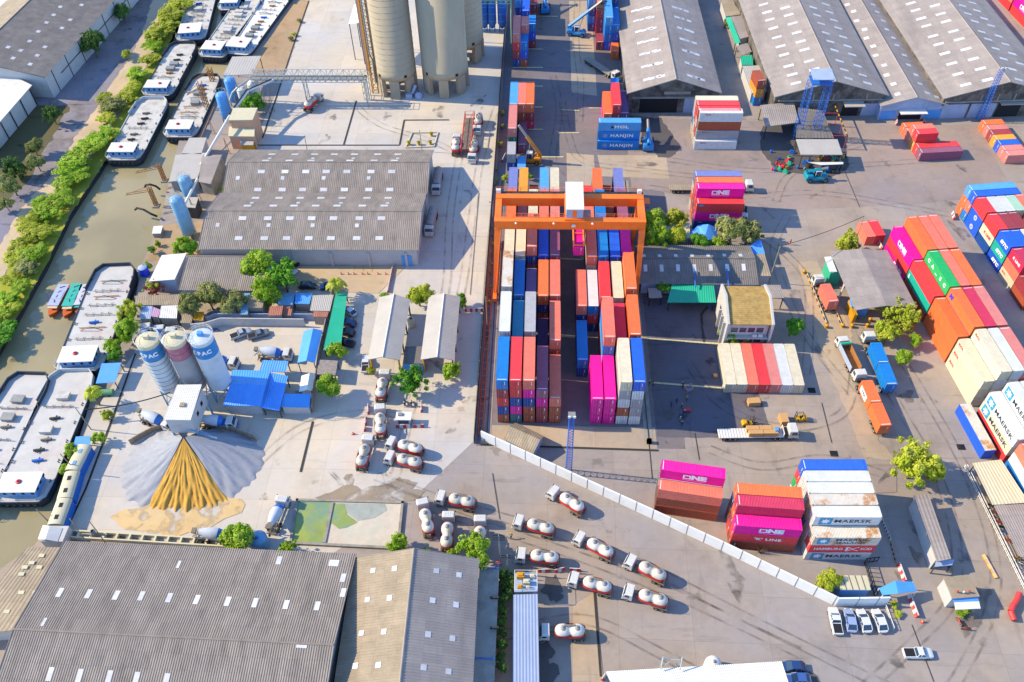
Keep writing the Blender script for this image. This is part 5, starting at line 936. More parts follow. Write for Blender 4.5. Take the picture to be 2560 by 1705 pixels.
M_sand=mat('orange_sand', '#e8b050', .95, var=.14, scale=.8, dirt='#c8862e', dscale=.5, damt=.5, bump=.5, bscale=6);M_grav=mat('grey_gravel', '#b8b8c0', .95, var=.1, scale=1.2, dirt='#8e8e98', dscale=.6, damt=.5, bump=.6, bscale=10)
def heap(name, lab, apex, base, m, ridges, amp, seed, jag=1.0):
 rnd=random.Random(seed);o=Vector((apex.x, apex.y, 0));t=thing(name, lab, 'heap', (o.x, o.y, 0));base=[Vector((p.x, p.y, 0))-o for p in base]
 cum=[0];
 for a, b in zip(base, base[1:]):cum.append(cum[-1]+(b-a).length)
 def at(s_):
  d_=s_*cum[-1]
  for i in range(len(base)-1):
   if d_<=cum[i+1] or i==len(base)-2:f=(d_-cum[i])/(cum[i+1]-cum[i]);return base[i].lerp(base[i+1], f)
 na, nr=ridges*12, 26;ph=[rnd.random()*6.28 for _ in range(8)];rings=[]
 for j in range(nr+1):
  f=j/nr;ring=[]
  for i in range(na+1):
   s_=i/na;p=at(s_);z_=apex.z*(1-f)**1.12;
   wp=ridges*math.pi*(s_+.022*math.sin(5*f+ph[0]+11*s_)+.03*math.sin(17*s_+ph[1])+.012*math.sin(13*f+23*s_))
   r1_=abs(math.sin(wp))**.7;r2_=abs(math.sin(wp*1.73+ph[4]))**.8;md_=.55+.45*math.sin(6*s_*3.1+ph[5]+2*f)
   wob=(r1_*md_+r2_*(1.1-md_)*.7)*amp*min(1, f*1.8)*(1-f*.3)*(0 if i in (0, na) else 1)
   nz_=.05*math.sin(37*s_+9*f+ph[2])+.04*math.sin(21*f+60*s_+ph[3])
   jf=f*(1+(.05*math.sin(43*s_+ph[6])+.04*math.sin(91*s_+ph[7])+rnd.uniform(-.015, .015))*jag*f**3*(0 if i in (0, na) else 1));ring.append(Vector((p.x*jf, p.y*jf, max(-.1, z_+wob+nz_*f*2-(.12 if j==nr else 0)))))
  rings.append(ring)
 mb=MB();mb.loft(rings, 0, cap=False, close=False);mb.build('heap', m, t);return t
ap=J(1285, 770, 5.2)
heap('sand_heap', 'ridged orange sand heap below the batching house', ap, [J(1030, 1240), J(1110, 1275), J(1200, 1265), J(1300, 1275), J(1420, 1255), J(1500, 1240), J(1595, 1200)], M_sand, 7, .36, 1, .6)
heap('gravel_heap', 'pale grey gravel heap left of the orange sand', ap+Vector((-.3, .1, .05)), [J(1210, 690), J(1080, 730), J(930, 830), J(860, 960), J(850, 1080), J(870, 1170), J(960, 1250), J(1040, 1245)], M_grav, 7, .13, 2, .3)
heap('gravel_heap', 'blue grey gravel heap right of the orange sand', ap+Vector((.3, .1, .05)), [J(1590, 1205), J(1660, 1165), J(1760, 1090), J(1850, 960), J(1850, 840), J(1700, 740), J(1440, 690)], M_grav, 7, .14, 3, .3)
t=thing('radial_conveyor', 'pale blue slatted boom leaning over the right gravel heap', 'conveyor', tuple(ap));a0, a1=J(1300, 690, 5.6), J(1520, 770, 4.2);mb=MB();v0=a0-ap;v1=a1-ap
for s_ in (-.5, .5):mb.bar(v0+Vector((0, s_, 0)), v1+Vector((0, s_*.2, 0)), .12)
for k in range(24):f=k/24;c0=v0.lerp(v1, f);mb.bar(c0+Vector((0, -.5+f*.4, 0)), c0+Vector((0, .5-f*.4, 0)), .1)
mb.build('boom', M_ltblue, t)
q=J(1530, 905, 2.0);t=thing('gravel_hatch', 'small white framed box lying on the right gravel heap', 'box', (q.x, q.y, 1.4), .5);mb=MB();mb.box(-.6, .6, -.6, .6, 0, .5);mb.build('box', M_cream, t);mb=MB();mb.box(-.4, .4, -.4, .4, .5, .505);mb.build('opening', M_dark, t)
M_pgreen=mat('green_pond_water', '#aebb5e', .22, var=.2, scale=.25, dirt='#8fae92', dscale=.16, damt=.95, dlo=.42, dhi=.6);M_pdry=mat('dried_slurry', '#ecd9c6', .9, var=.1, scale=.6, dirt='#cfd8c4', dscale=.25, damt=.8, dlo=.45, bump=.4)
po=[R(430, 215), R(1215, 235), R(1180, 575), R(380, 535)];c=sum(po, Vector())/4;t=thing('settling_pond', 'two cell settling pond of green water and pale dried slurry', 'pond', (c.x, c.y, 0));qq=[p-c for p in po]
for a, b in zip(qq, qq[1:]+qq[:1]):mb=MB();L_=(b-a).length;mb.box(-.25, L_+.25, -.25, .25, .0, .55);mb.build('rim', M_concd, t, a, ang(a, b))
a, b=R(695, 225)-c, R(630, 545)-c;mb=MB();mb.box(0.3, (b-a).length-.3, -.3, .3, 0, .5);mb.build('divider', M_concd, t, a, ang(a, b))
ins= lambda pts, z_:[(p.x*.985-0, p.y*.985, z_) for p in pts]
mb=MB();mb.face(ins([qq[0], a, b, qq[3]], .3)[::-1]);mb.build('green_water', M_pgreen, t)
mb=MB();mb.face(ins([a, qq[1], qq[2], b], .27)[::-1]);mb.build('dried_slurry', M_pdry, t)
mb=MB();mb.face([((p-c).x, (p-c).y, .31) for p in (R(705, 240), R(780, 240), R(800, 320), R(880, 380), R(800, 420), R(740, 430), R(690, 390), R(672, 395))][::-1]);mb.build('green_water', M_pgreen, t)
mb=MB();mb.face([((p-c).x, (p-c).y, .31) for p in (R(785, 240), R(1080, 245), R(1100, 290), R(1000, 350), R(880, 370), R(800, 310))][::-1]);mb.build('grey_slurry', mat('grey_slurry', '#b9bdb4', .8, var=.15, scale=.6, dirt='#8a8d86', damt=.7), t)
# -- vehicles (forward is +y)
M_cabw=mat('cab_white', '#f0ece6', .4, var=.05, scale=.8, dirt='#c4b49c', dscale=.7, damt=.5);M_tank=mat('tank_cream', '#ece4d6', .5, var=.06, scale=.6, dirt='#bfae94', dscale=.8, damt=.7, rnd=.14)
M_redb=mat('tank_red_band', '#f23840', .45, var=.08, dirt='#d8a89a', dscale=.8, damt=.5);M_tyre_=mat('tyre_rubber', '#3c3937', .85, var=.1, scale=3);M_rim=mat('wheel_rim', '#c4bfb6', .5, .3);M_chas=mat('chassis_grey', '#8a7f72', .7, var=.2, scale=1, dirt='#5a5048', damt=.6)
M_lamp=mat('headlamp', '#fff6e0', .2, k=.8, var=.02);M_tail=mat('tail_lamp', '#e02020', .3, var=.02);M_mixd=mat('drum_white', '#e6eaf4', .45, var=.05, dirt='#b7b2a8', dscale=.8, damt=.5);M_mixb=mat('drum_blue', '#2f7fe0', .45, var=.06)
M_greyt=mat('tank_grey', '#b5adab', .5, var=.08, dirt='#8a7d78', damt=.4);M_yellow=mat('forklift_yellow', '#ffbe14', .45, var=.06);M_reach=mat('stacker_blue', '#3a9ae6', .45, var=.08);M_reacho=mat('stacker_orange', '#f79a24', .45, var=.08);M_card=mat('carton_brown', '#e6b074', .8, var=.06, scale=.6)
def cab_parts(t, y0, ln=1.9, w_=2.4, h=2.75, zb=.75, mcab=None, stripe=None, vis=True):
 mcab=mcab or M_cabw;y1=y0+ln;mb=MB();hw=w_/2
 sec=[(y0, zb, h-.12, hw-.04), (y0+.08, zb-.05, h, hw), (y1-.55, zb-.05, h, hw), (y1-.12, zb-.1, zb+1.0, hw), (y1, zb-.1, zb+.9, hw-.08)]
 rings=[[(-w2, y, a), (w2, y, a), (w2, y, b-.1), (w2-.15, y, b), (-w2+.15, y, b), (-w2, y, b-.1)] for y, a, b, w2 in sec];mb.loft([r[::-1] for r in rings], sm=False)
 for k in range(5):mb.box(-.75+k*.34, -.62+k*.34, y0+.3, y1-.75, h, h+.035)
 cb=mb.build('cab', mcab, t)
 mb=MB();ya, za, yb2, zb2=y1-.5, h-.15, y1-.12, zb+1.05
 mb.face([(-hw+.14, yb2+.01, zb2), (hw-.14, yb2+.01, zb2), (hw-.2, ya+.02, za), (-hw+.2, ya+.02, za)][::-1]);mb.build('windscreen', M_glass, cb)
 for sx in (-1, 1):
  mb=MB();x=sx*(hw+.012);f=[(x, y0+.55, zb+1.0), (x, y1-.42, zb+1.0), (x, y1-.62, h-.28), (x, y0+.55, h-.28)];mb.face(f if sx>0 else f[::-1]);mb.build('side_window', M_glass, cb)
  mb=MB();mb.box(sx*(hw-.35)-.16, sx*(hw-.35)+.16, y1-.02, y1+.02, zb+.08, zb+.3);mb.build('headlight', M_lamp, cb)
  mb=MB();mb.box(sx*(hw+.12)-.08, sx*(hw+.12)+.08, y1-.25, y1-.15, zb+1.1, zb+1.6);mb.build('mirror', M_dark, cb)
 mb=MB();mb.box(-hw, hw, y1-.05, y1+.12, .45, .72);mb.build('bumper', stripe or M_cabw, cb);return cb
def wheels(t, ys, x=.98, r=.5, dual=True):
 for y in ys:
  for sx in (-1, 1):mb=MB();mb.wheel((0, 0, 0), r, .5 if dual else .3);mb.build('wheel', [M_tyre_, M_rim], t, (sx*x, y, r))
def chassis(t, y0, y1, w_=.9, z0=.6, z1=.9, m=None):
 mb=MB();mb.box(-w_/2, -w_/2+.12, y0, y1, z0, z1);mb.box(w_/2-.12, w_/2, y0, y1, z0, z1);y=y0+.2
 while y<y1:mb.box(-w_/2, w_/2, y, y+.1, z0+.04, z1-.04);y+=1.1
 mb.box(-1.1, 1.1, y0, y0+.12, .45, .75);mb.build('chassis', m or M_chas, t)
def tanker():
 t=thing('cement_tanker', '', 'tank truck', group='cement tankers');cab_parts(t, 2.35);chassis(t, -4.2, 2.4);wheels(t, (3.3, -2.2, -3.4))
 mb=MB();rings=[];n=20;N_=33
 def prof(y):
  v=0
  for c in (-1.28, 1.28):
   d=abs(y-c)/1.46
   if d<1:v=max(v, (1-d**2.3)**.45)
  wst=.78 if abs(y)<1.3 else 0
  return max(v, wst*(1-.06*math.cos(y*2.4)) if wst else v, .05)
 for k in range(N_):
  y=-2.72+5.44*k/(N_-1);p=prof(y);ring=[]
  for i in range(n):
   a=2*math.pi*i/n;x, z_=math.cos(a), math.sin(a);zz=2.15+z_*(1.28 if z_>0 else 1.0)*p
   ring.append((x*1.24*p, y-1.3, zz))
  rings.append(ring)
 mb.loft(rings);tk=mb.build('tank', M_tank, t)
 mb=MB();rr=[]
 for k in range(40):
  a=2*math.pi*k/40;yy, xx=2.66*math.sin(a), 1.2*math.cos(a);s_=(abs(math.cos(a))**.5);x=math.copysign(1.24*s_, xx);y=math.copysign(2.72*abs(math.sin(a))**.6, yy);rr.append((x*1.012, y*1.008-1.3))
 mb.loft([[(x*.95, y*.97, 1.5) for x, y in rr], [(x*1.03, y*1.02, 2.0) for x, y in rr], [(x*1.0, y*1.0, 2.5) for x, y in rr]], cap=False);mb.build('red_band', M_redb, t)
 for c in (-1.28, 1.28):
  mb=MB();mb.lathe([(.5, -.06), (.5, .02), (.34, .03), (.34, .1), (.24, .16), (.01, .17)], n=14);mb.build('hatch', M_greyt, tk, (.0, c-1.3, 3.40))
  mb=MB();mb.tube((0, 0, 0), (.0, 0, .2), .1, 8);mb.build('valve', M_chas, tk, (.0, c-1.3, 3.5))
 mb=MB();mb.box(.28, .62, -2.3, -.3, 3.44, 3.5)
 for y in (-2.2, -1.3, -.4):mb.bar((.45, y, 3.05), (.45, y, 3.46), .06)
 mb.build('catwalk', M_chas, t);mb=MB()
 for x in (-1.05, 1.05):mb.bar((x, -4.2, .75), (x, -4.0, 2.0), .07)
 mb.bar((-1.05, -4.0, 2.0), (1.05, -4.0, 2.0), .07)
 for x in (-.9, -.55):mb.bar((x, -4.1, .7), (x, -4.0, 3.0), .05)
 for k in range(6):mb.bar((-.9, -4.1, .9+k*.4), (-.55, -4.1, .9+k*.4), .04)
 mb.build('rear_ladder', M_chas, t);mb=MB()
 for sx in (-1, 1):mb.box(sx*1.05-.15, sx*1.05+.15, -4.1, -1.5, 1.05, 1.12)
 mb.build('mudguard', M_chas, t);mb=MB();mb.tube((0.9, 1.7, .95), (.9, .6, .95), .28, 10);mb.build('air_tank', M_chas, t)
 return t
TK=[(S, (305, 170), (460, 190), 'cement tanker just right of the pond, facing left, by the wet mud'), (S, (165, 215), (195, 345), 'cement tanker parked nose up, first beside the pond'), (S, (360, 310), (348, 450), 'dusty cement tanker parked nose up, second from the pond'), (S, (597, 335), (593, 480), 'cement tanker with its tail under the tree crown'),(S, (1145, 130), (1285, 205), 'cement tanker closest to the white wall'), (S, (880, 350), (1050, 385), 'cement tanker with green mirrors left of the wall'), (S, (1340, 475), (1497, 545), 'bright cement tanker in the middle of the slanting queue'), (S, (900, 600), (1080, 610), 'cement tanker with vivid red band beside the striped barriers'),(S, (1735, 655), (1890, 720), 'rightmost cement tanker of the slanting queue'), (S, (1288, 780), (1475, 820), 'cement tanker passing below the striped barriers'), (S, (1712, 875), (1895, 920), 'lowest right cement tanker of the queue with open flap'), (S, (1080, 1175), (1270, 1165), 'lone cement tanker beside the blue roofed shed'),(L, (485, 745), (460, 850), 'cement tanker leaving the left weighbridge shed'), (L, (448, 1010), (450, 1120), 'cement tanker waiting behind the weighbridge between low barriers'), (L, (358, 1240), (320, 1360), 'cement tanker with an orange tinged band, tilted at lower left'), (L, (530, 1265), (675, 1295), 'upper of two cement tankers side by side facing left'), (L, (525, 1375), (670, 1400), 'lower of two cement tankers side by side facing left'),(B, (550, 865), (490, 905), 'cement tanker alone on the pale floor below the conveyor bridge'), (B, (2015, 1150), (2025, 1060), 'cement tanker nose down, farthest of three by the loading rack'), (B, (1830, 1225), (1820, 1295), 'cement tanker nose up, left of the loading rack'), (B, (1970, 1400), (1985, 1310), 'cement tanker nose down, right of the loading rack')]
TK0=tanker()
def place(f, cab, tnk, zc=2.75, zt=3.3, yt=-1.3):
 a=f(*cab, zc);b=f(*tnk, zt);r=ang(b, a)-math.pi/2;d=Vector((-math.sin(r), math.cos(r), 0));p=Vector((b.x, b.y, 0))-d*yt;return p, r
for i, (f, c, tk, lab) in enumerate(TK):
 p, r=place(f, c, tk)
 if i==0:TK0.location=p;TK0.rotation_euler=(0, 0, r);TK0['label']=lab
 else:dup(TK0, lab, p, r)
def bulk_truck():
 t=thing('bulk_tank_truck', '', 'tank truck', group='grey and red tank trucks');cab_parts(t, 3.2);chassis(t, -4.6, 3.3);wheels(t, (4.2, -2.4, -3.6))
 mb=MB();sec=[(-4.6, .7), (-4.2, 1.0), (2.4, 1.0), (2.9, .7)]
 mb.loft([[(x*s_, y, 1.25+1.9*z_*(s_*.3+.7)) for x, z_ in ((-1.2, .45), (-.75, .9), (-.3, 1), (.3, 1), (.75, .9), (1.2, .45), (.9, .0), (-.9, .0))] for y, s_ in sec], sm=False);mb.build('tank', M_greyt, t)
 mb=MB()
 for sx in (-1, 1):f=[(sx*1.222, -4.15, 1.6), (sx*1.222, 2.35, 1.6), (sx*1.212, 2.35, 2.1), (sx*1.212, -4.15, 2.1)];mb.face(f if sx>0 else f[::-1])
 mb.face([(-.85, -4.63, 1.5), (.85, -4.63, 1.5), (.85, -4.63, 2.2), (-.85, -4.63, 2.2)]);mb.face([(-.85, 2.93, 1.5), (.85, 2.93, 1.5), (.85, 2.93, 2.2), (-.85, 2.93, 2.2)][::-1]);mb.build('red_side', M_redb, t)
 for y in (-3, -1, 1):mb=MB();mb.lathe([(.3, 0), (.3, .12), (.02, .14)], n=12);mb.build('hatch', M_greyt, t, (0, y, 3.13))
 return t
BT=bulk_truck();BT['label']='grey and red tank truck at the warehouse side, farther one';p, r=place(F, (2215, 365), (2235, 195), yt=-.8);BT.location=p;BT.rotation_euler=(0, 0, r);p, r=place(F, (2150, 735), (2180, 560), yt=-.8);dup(BT, 'grey and red tank truck at the warehouse side, nearer one', p, r)
def mixer():
 t=thing('concrete_mixer', '', 'mixer truck', group='concrete mixer trucks');cab_parts(t, 2.2, stripe=M_mixb);chassis(t, -4.0, 2.3);wheels(t, (3.1, -1.8, -3.0))
 ax=Vector((0, -.97, .24));o=Vector((0, 1.5, 1.95));mb=MB();u=Vector((1, 0, 0));v=ax.cross(u)
 pr=[(.5, 0), (.95, .25), (1.2, 1.2), (1.22, 2.3), (.95, 3.6), (.62, 4.6), (.6, 4.8)];rings=[[o+ax*s_+u*(r*math.cos(2*math.pi*i/20))+v*(r*math.sin(2*math.pi*i/20)) for i in range(20)] for r, s_ in pr]
 mb.loft(rings);dr=mb.build('drum', M_mixd, t);mb=MB();mb.loft([[o+ax*s_+u*(r*math.cos(2*math.pi*i/20))+v*(r*math.sin(2*math.pi*i/20)) for i in range(20)] for r, s_ in ((.52, -.01), (.97, .24), (1.215, 1.1))], cap=False);mb.build('blue_band', M_mixb, dr)
 mb=MB();a0=1.15
 mb.raw([o+ax*s_+u*(rr*math.cos(a))+v*(rr*math.sin(a)) for s_, rr, a in ((1.35, 1.225, -2.1), (2.4, 1.225, -2.1), (2.4, 1.225, -1.5), (1.35, 1.225, -1.5))], [(0, 1, 2, 3), (3, 2, 1, 0)]);mb.build('blue_patch', M_mixb, dr)
 mb=MB();mb.loft([[(-.6, -3.5, 3.6), (.6, -3.5, 3.6), (.6, -4.4, 3.6), (-.6, -4.4, 3.6)][::-1], [(-.3, -3.7, 2.7), (.3, -3.7, 2.7), (.3, -4.2, 2.7), (-.3, -4.2, 2.7)][::-1]], sm=False);mb.build('hopper', M_chas, t)
 mb=MB();mb.loft([[(-.25, -4.0, 1.9), (.25, -4.0, 1.9), (.25, -4.0, 2.1), (-.25, -4.0, 2.1)], [(-.2, -4.9, 1.1), (.2, -4.9, 1.1), (.2, -4.9, 1.25), (-.2, -4.9, 1.25)]], sm=False);mb.build('chute', M_chas, t);mb=MB();mb.tube((-.8, 1.75, 1.7), (.8, 1.75, 1.7), .38, 12);mb.build('water_tank', M_mixb, t)
 mb=MB();mb.bar((-.9, -3.6, .9), (-.7, -3.6, 2.4), .12);mb.bar((.9, -3.6, .9), (.7, -3.6, 2.4), .12);mb.bar((-.7, -3.6, 2.4), (.7, -3.6, 2.4), .12);mb.build('drum_stand', M_chas, t)
 return t
MX=[(K, (1090, 1050), (920, 1045), 'concrete mixer driving out of the batching house to the right'), (K, (470, 1075), (325, 1020), 'concrete mixer half under the batching house, drum to the left'), (K, (1680, 385), (1490, 375), 'concrete mixer facing right behind the small blue roof'), (K, (1110, 470), (960, 450), 'concrete mixer partly hidden by the right batch silo'), (K, (245, 125), (225, 215), 'leftmost mixer of three parked behind the batch silos'), (K, (378, 140), (350, 235), 'middle mixer of three parked behind the batch silos'), (K, (492, 165), (455, 255), 'right mixer of three parked behind the batch silos'),(R, (318, 175), (265, 295), 'concrete mixer parked beside the settling pond'), (Q, (2090, 195), (1960, 185), 'concrete mixer with its cab hidden by the round green tree')]
MX0=mixer()
for i, (f, c, tk, lab) in enumerate(MX):
 p, r=place(f, c, tk, 2.7, 3.0, -.3)
 if i==0:MX0.location=p;MX0.rotation_euler=(0, 0, r);MX0['label']=lab
 else:dup(MX0, lab, p, r)
def car(kind, col, lab, group=None):
 M_=mat('car_'+col, {'white':'#f2f2f4', 'silver':'#c4c9d4', 'grey':'#7f8a9a', 'black':'#2c3038', 'blue':'#2f4f8a', 'paleblue':'#a9bbe6'}[col], .25, .15 if col in ('silver', 'grey') else 0, var=.03, spec=.6)
 t=thing('pickup_truck' if kind=='pickup' else 'parked_car', lab, 'pickup' if kind=='pickup' else 'car', group=group);L_, w_=(5.2, .92) if kind=='pickup' else (4.5, .88);h2=L_/2
 def ring(y, wd, z0, z1):return [(-wd, y, z0), (wd, y, z0), (wd*1.02, y, (z0+z1)/2), (wd*.93, y, z1), (-wd*.93, y, z1), (-wd*1.02, y, (z0+z1)/2)]
 if kind=='pickup':secs=[(-h2, w_*.94, .5, 1.0), (-h2+.1, w_, .42, 1.05), (h2-1.5, w_, .35, 1.08), (h2-.5, w_*.97, .35, .98), (h2-.1, w_*.85, .38, .85), (h2, w_*.7, .42, .75)]
 else:secs=[(-h2, w_*.75, .5, .85), (-h2+.15, w_*.93, .4, .98), (-h2+.9, w_, .35, 1.02), (h2-1.3, w_, .33, .98), (h2-.4, w_*.95, .35, .82), (h2-.08, w_*.8, .38, .7), (h2, w_*.6, .42, .62)]
 mb=MB();mb.loft([ring(*s_)[::-1] for s_ in secs], sm=False);bd_=mb.build('body', M_, t)
 ys=(-.55, -.3, .7, 1.35) if kind=='pickup' else (-1.95, -1.25, .25, 1.1)
 gl=[(ys[0], .86, 1.03), (ys[1], .74, 1.62), (ys[2], .74, 1.66), (ys[3], .86, 1.0)]
 mb=MB();mb.loft([[(-wd, y, 1.0), (wd, y, 1.0), (wd*.98, y, z_), (-wd*.98, y, z_)][::-1] for y, wd, z_ in gl], sm=False);cbn=mb.build('cabin_glass', M_glass, t)
 mb=MB();y0, y1=ys[1]+.02, ys[2]-.02;mb.box(-.74, .74, y0, y1, 1.63, 1.70);mb.build('roof', M_, t)
 mb=MB()
 for sx in (-1, 1):
  for y in (ys[1], (ys[1]+ys[2])/2):mb.bar((sx*.86, y-.05, 1.05), (sx*.75, y+.03, 1.64), .09)
  mb.bar((sx*.86, ys[3]-.03, 1.02), (sx*.75, ys[2], 1.66), .09);mb.bar((sx*.86, ys[0]+.0, 1.04), (sx*.75, ys[1], 1.64), .09)
 mb.build('pillars', M_, t)
 if kind=='pickup':mb=MB();mb.box(-w_*.8, w_*.8, -h2+.18, ys[0]-.12, 1.04, 1.075);mb.build('cargo_bed', M_dark, t)
 for sx in (-1, 1):
  for y in (h2-.95, -h2+.95):mb=MB();mb.wheel((0, 0, 0), .34, .24);mb.build('wheel', [M_tyre_, M_rim], t, (sx*(w_-.1), y, .34))
  mb=MB();mb.box(sx*w_*.6-.16, sx*w_*.6+.16, h2-.14, h2-.02, .62, .76);mb.build('headlight', M_lamp, t);mb=MB();mb.box(sx*w_*.72-.12, sx*w_*.72+.12, -h2-.02, -h2+.06, .68, .88);mb.build('tail_light', M_tail, t)
 return t
def pcar(t, f, front, rear, z_=1.2):
 a, b=f(*front, z_), f(*rear, z_);c=(a+b)/2;t.location=(c.x, c.y, 0);t.rotation_euler=(0, 0, ang(b, a)-math.pi/2)
GC='cars at the white wall'
for kind, col, f, fr, re, lab, gr in (('pickup', 'white', U, (425, 920), (475, 1145), 'white pickup at the left end of the row of cars at the wall', GC), ('car', 'paleblue', U, (560, 935), (595, 1120), 'pale blue car second in the row at the wall', GC), ('car', 'white', U, (665, 940), (725, 1120), 'white car third in the row, between blue and white cars', GC), ('car', 'white', U, (795, 935), (865, 1125), 'white car at the right end of the row at the wall', GC),('pickup', 'white', U, (1280, 1310), (1045, 1310), 'white pickup driving alone in the lower right', None), ('car', 'blue', U, (5, 1425), (150, 1430), 'dark car with pale roof at the white roof corner', None), ('car', 'paleblue', U, (60, 1530), (190, 1535), 'pale roofed car at the bottom edge by the white roof', None),('pickup', 'silver', K, (1270, 165), (1085, 235), 'silver pickup with yellow load parked by the curved wall', None), ('pickup', 'grey', K, (1455, 175), (1250, 235), 'grey pickup parked right of the silver one', None), ('pickup', 'black', F, (975, 1000), (800, 1000), 'black pickup in the shade under the warehouse wall', None), ('car', 'white', F, (935, 1080), (830, 1040), 'white car peeking out behind the big tree', None), ('car', 'black', F, (1130, 1205), (975, 1205), 'dark car parked on the tan floor beside the palm', None), ('car', 'blue', F, (1180, 1215), (1300, 1200), 'blue car half hidden by the palm', None),('car', 'white', L, (185, 260), (250, 305), 'white car sticking out of the teal awning, topmost', None), ('car', 'blue', L, (170, 365), (240, 380), 'blue car under the teal awning, second', None), ('car', 'black', L, (160, 435), (230, 450), 'black car under the teal awning, third', None), ('pickup', 'black', L, (130, 505), (235, 530), 'black pickup under the teal awning, lowest', None), ('pickup', 'white', L, (350, 620), (335, 745), 'white pickup beside the left weighbridge shed', None)):
 pcar(car(kind, col, lab, gr), f, fr, re)
def trailer_truck(lab, f, cab, rear, deck=True, cat='truck', name='flatbed_truck', mdeck=None, zc=2.9, mc=None):
 a=f(*cab, zc);b=f(*rear, 1.3);d=(a-b).xy;Ln=d.length+1.0;r=ang(b, a)-math.pi/2;c=(a+b)/2;t=thing(name, lab, cat, (c.x, c.y, 0), r);h=Ln/2
 cab_parts(t, h-2.0, 2.2, 2.45, 3.1, .8, mcab=mc);chassis(t, -h+.3, h-1.9, .9, .7, 1.05);wheels(t, (h-1.1, h-3.6, h-4.7, -h+1.2, -h+2.4, -h+3.6))
 if deck:
  mb=MB();mb.box(-1.22, 1.22, -h, h-3.0, 1.1, 1.3);mb.build('deck', mdeck or M_wht, t);mb=MB()
  for k in range(int((Ln-4)/.6)):mb.box(-1.2, 1.2, -h+.3+k*.6, -h+.36+k*.6, 1.3, 1.32)
  mb.build('deck_slats', M_chas, t);mb=MB();mb.box(-1.2, 1.2, h-3.1, h-3.0, 1.3, 2.4);mb.build('headboard', M_wht, t)
 mb=MB();mb.box(-1.0, 1.0, h-2.6, h-2.1, 1.1, 1.8);mb.build('fuel_tank', M_dsteel, t)
 return t, h, r
t, h, r=trailer_truck('white flatbed truck carrying brown cartons', O, (1465, 960), (790, 1010), mdeck=M_wht)
f0=Vector((-math.sin(r), math.cos(r)));s0=Vector((math.cos(r), math.sin(r)));
for i, (y, x, ln, w_) in enumerate(((-.3, .55, 2.6, 1.05), (2.4, .55, 2.6, 1.05), (4.6, .55, 1.6, 1.05), (.2, -.55, 3.0, 1.05), (3.3, -.55, 3.0, 1.05))):
 p=t.location.xy+f0*(y-.8)-s0*x;cb=MB();cb.box(-w_/2, w_/2, -ln/2, ln/2, 0, 1.15);cb.box(-.04, .04, -ln/2, ln/2, 1.15, 1.153)
 o=cb.build('carton', M_card, None, (p.x, p.y, 1.33), r);tag(o, ['large brown carton, rear far side of the flatbed', 'large brown carton, middle far side of the flatbed', 'brown carton with blue bundle, far side behind the headboard', 'long brown carton, rear near side of the flatbed', 'long brown carton, front near side of the flatbed'][i], 'carton', 'brown cartons')
q=O(1290, 975, 2.6);o=MB();o.box(-.35, .35, -.5, .5, 0, .4);o=o.build('tool_bundle', M_bluesh, None, (q.x, q.y, 2.49));tag(o, 'small blue bundle lying on the cartons', 'bundle')
for x, y, w_, l_, h_, lab in ((1085, 735, 2.6, 1.5, 1.3, 'lone brown carton on the yard below the row of seven containers'), (1350, 890, 1.6, 2.4, 1.4, 'tall brown carton standing in front of the right forklift'), (745, 490, .9, .9, .5, 'small open brown carton lying beside the row of seven')):
 q=O(x, y, .5);cb=MB();cb.box(-w_/2, w_/2, -l_/2, l_/2, 0, h_);cb.box(-w_/2, w_/2, -.04, .04, h_, h_+.003);o=cb.build('carton', M_card, None, (q.x, q.y, 0), .1);tag(o, lab, 'carton', 'brown cartons')
t, h, r=trailer_truck('white truck hauling two blue containers past the tree', P, (745, 100), (905, 615), deck=False, name='container_truck', zc=3.1);f0=Vector((-math.sin(r), math.cos(r)))
for k in (0, 1):p=t.location.xy+f0*(-h+3.1+k*6.2);cont(p.x, p.y, 1.1, r, 20, 'blue', f"blue container, {['rear', 'front'][k]} one on the truck by the tree", 'containers on trucks')
t, h, r=trailer_truck('white truck hauling two orange containers down the lane', P, (665, 430), (850, 970), deck=False, name='container_truck', zc=3.1);f0=Vector((-math.sin(r), math.cos(r)))
for k in (0, 1):
 p=t.location.xy+f0*(-h+3.1+k*6.2);o=cont(p.x, p.y, 1.1, r, 20, 'orange', f"orange container, {['rear', 'front'][k]} one on the truck in the lane", 'containers on trucks')
 if k==1:
  mb=MB();x=-CW/2-.006;mb.face([(x, 2.2, .5), (x, -1.2, .5), (x, -1.2, 2.3), (x, 2.2, 2.3)]);mb.build('white_panel', M_wp, o);letter(o, 'TEX', M_bk, (x-.01, .5, 1.4), (0, -1, 0), (0, 0, 1), 1.1, 1, .04)
t, h, r=trailer_truck('truck under the inspection shed with a small red container', I, (315, 975), (430, 1290), deck=False, name='container_truck', zc=3.0);f0=Vector((-math.sin(r), math.cos(r)));p=t.location.xy+f0*(-h+3.6);cont(p.x, p.y, 1.1, r, 20, 'salmon', 'small salmon container on the truck in the weighing lane', 'containers on trucks')
trailer_truck('flatbed trailer truck standing behind the pink container stack', H, (1165, 130), (430, 175), mdeck=M_asb2)
trailer_truck('red sided flatbed truck slanting beside the grey warehouse corner', C, (1105, 665), (830, 530), mdeck=M_concd, mc=M_cabw)
trailer_truck('truck half hidden behind the right side of the pink container stack', H, (1085, 440), (1085, 330), deck=False, name='container_truck')
a=O(1880, 150, 2.8);b=O(1985, 430, 1.5);r=ang(b, a)-math.pi/2;c=(a+b)/2;t=thing('dump_truck', 'dump truck with a long empty pale blue body and green tarp', 'dump truck', (c.x, c.y, 0), r);h=(a-b).xy.length/2+.6
cab_parts(t, h-1.9, 2.0, 2.4, 2.9);chassis(t, -h+.2, h-1.8);wheels(t, (h-1, -h+1, -h+2.3));mb=MB();y0, y1=-h, h-2.2
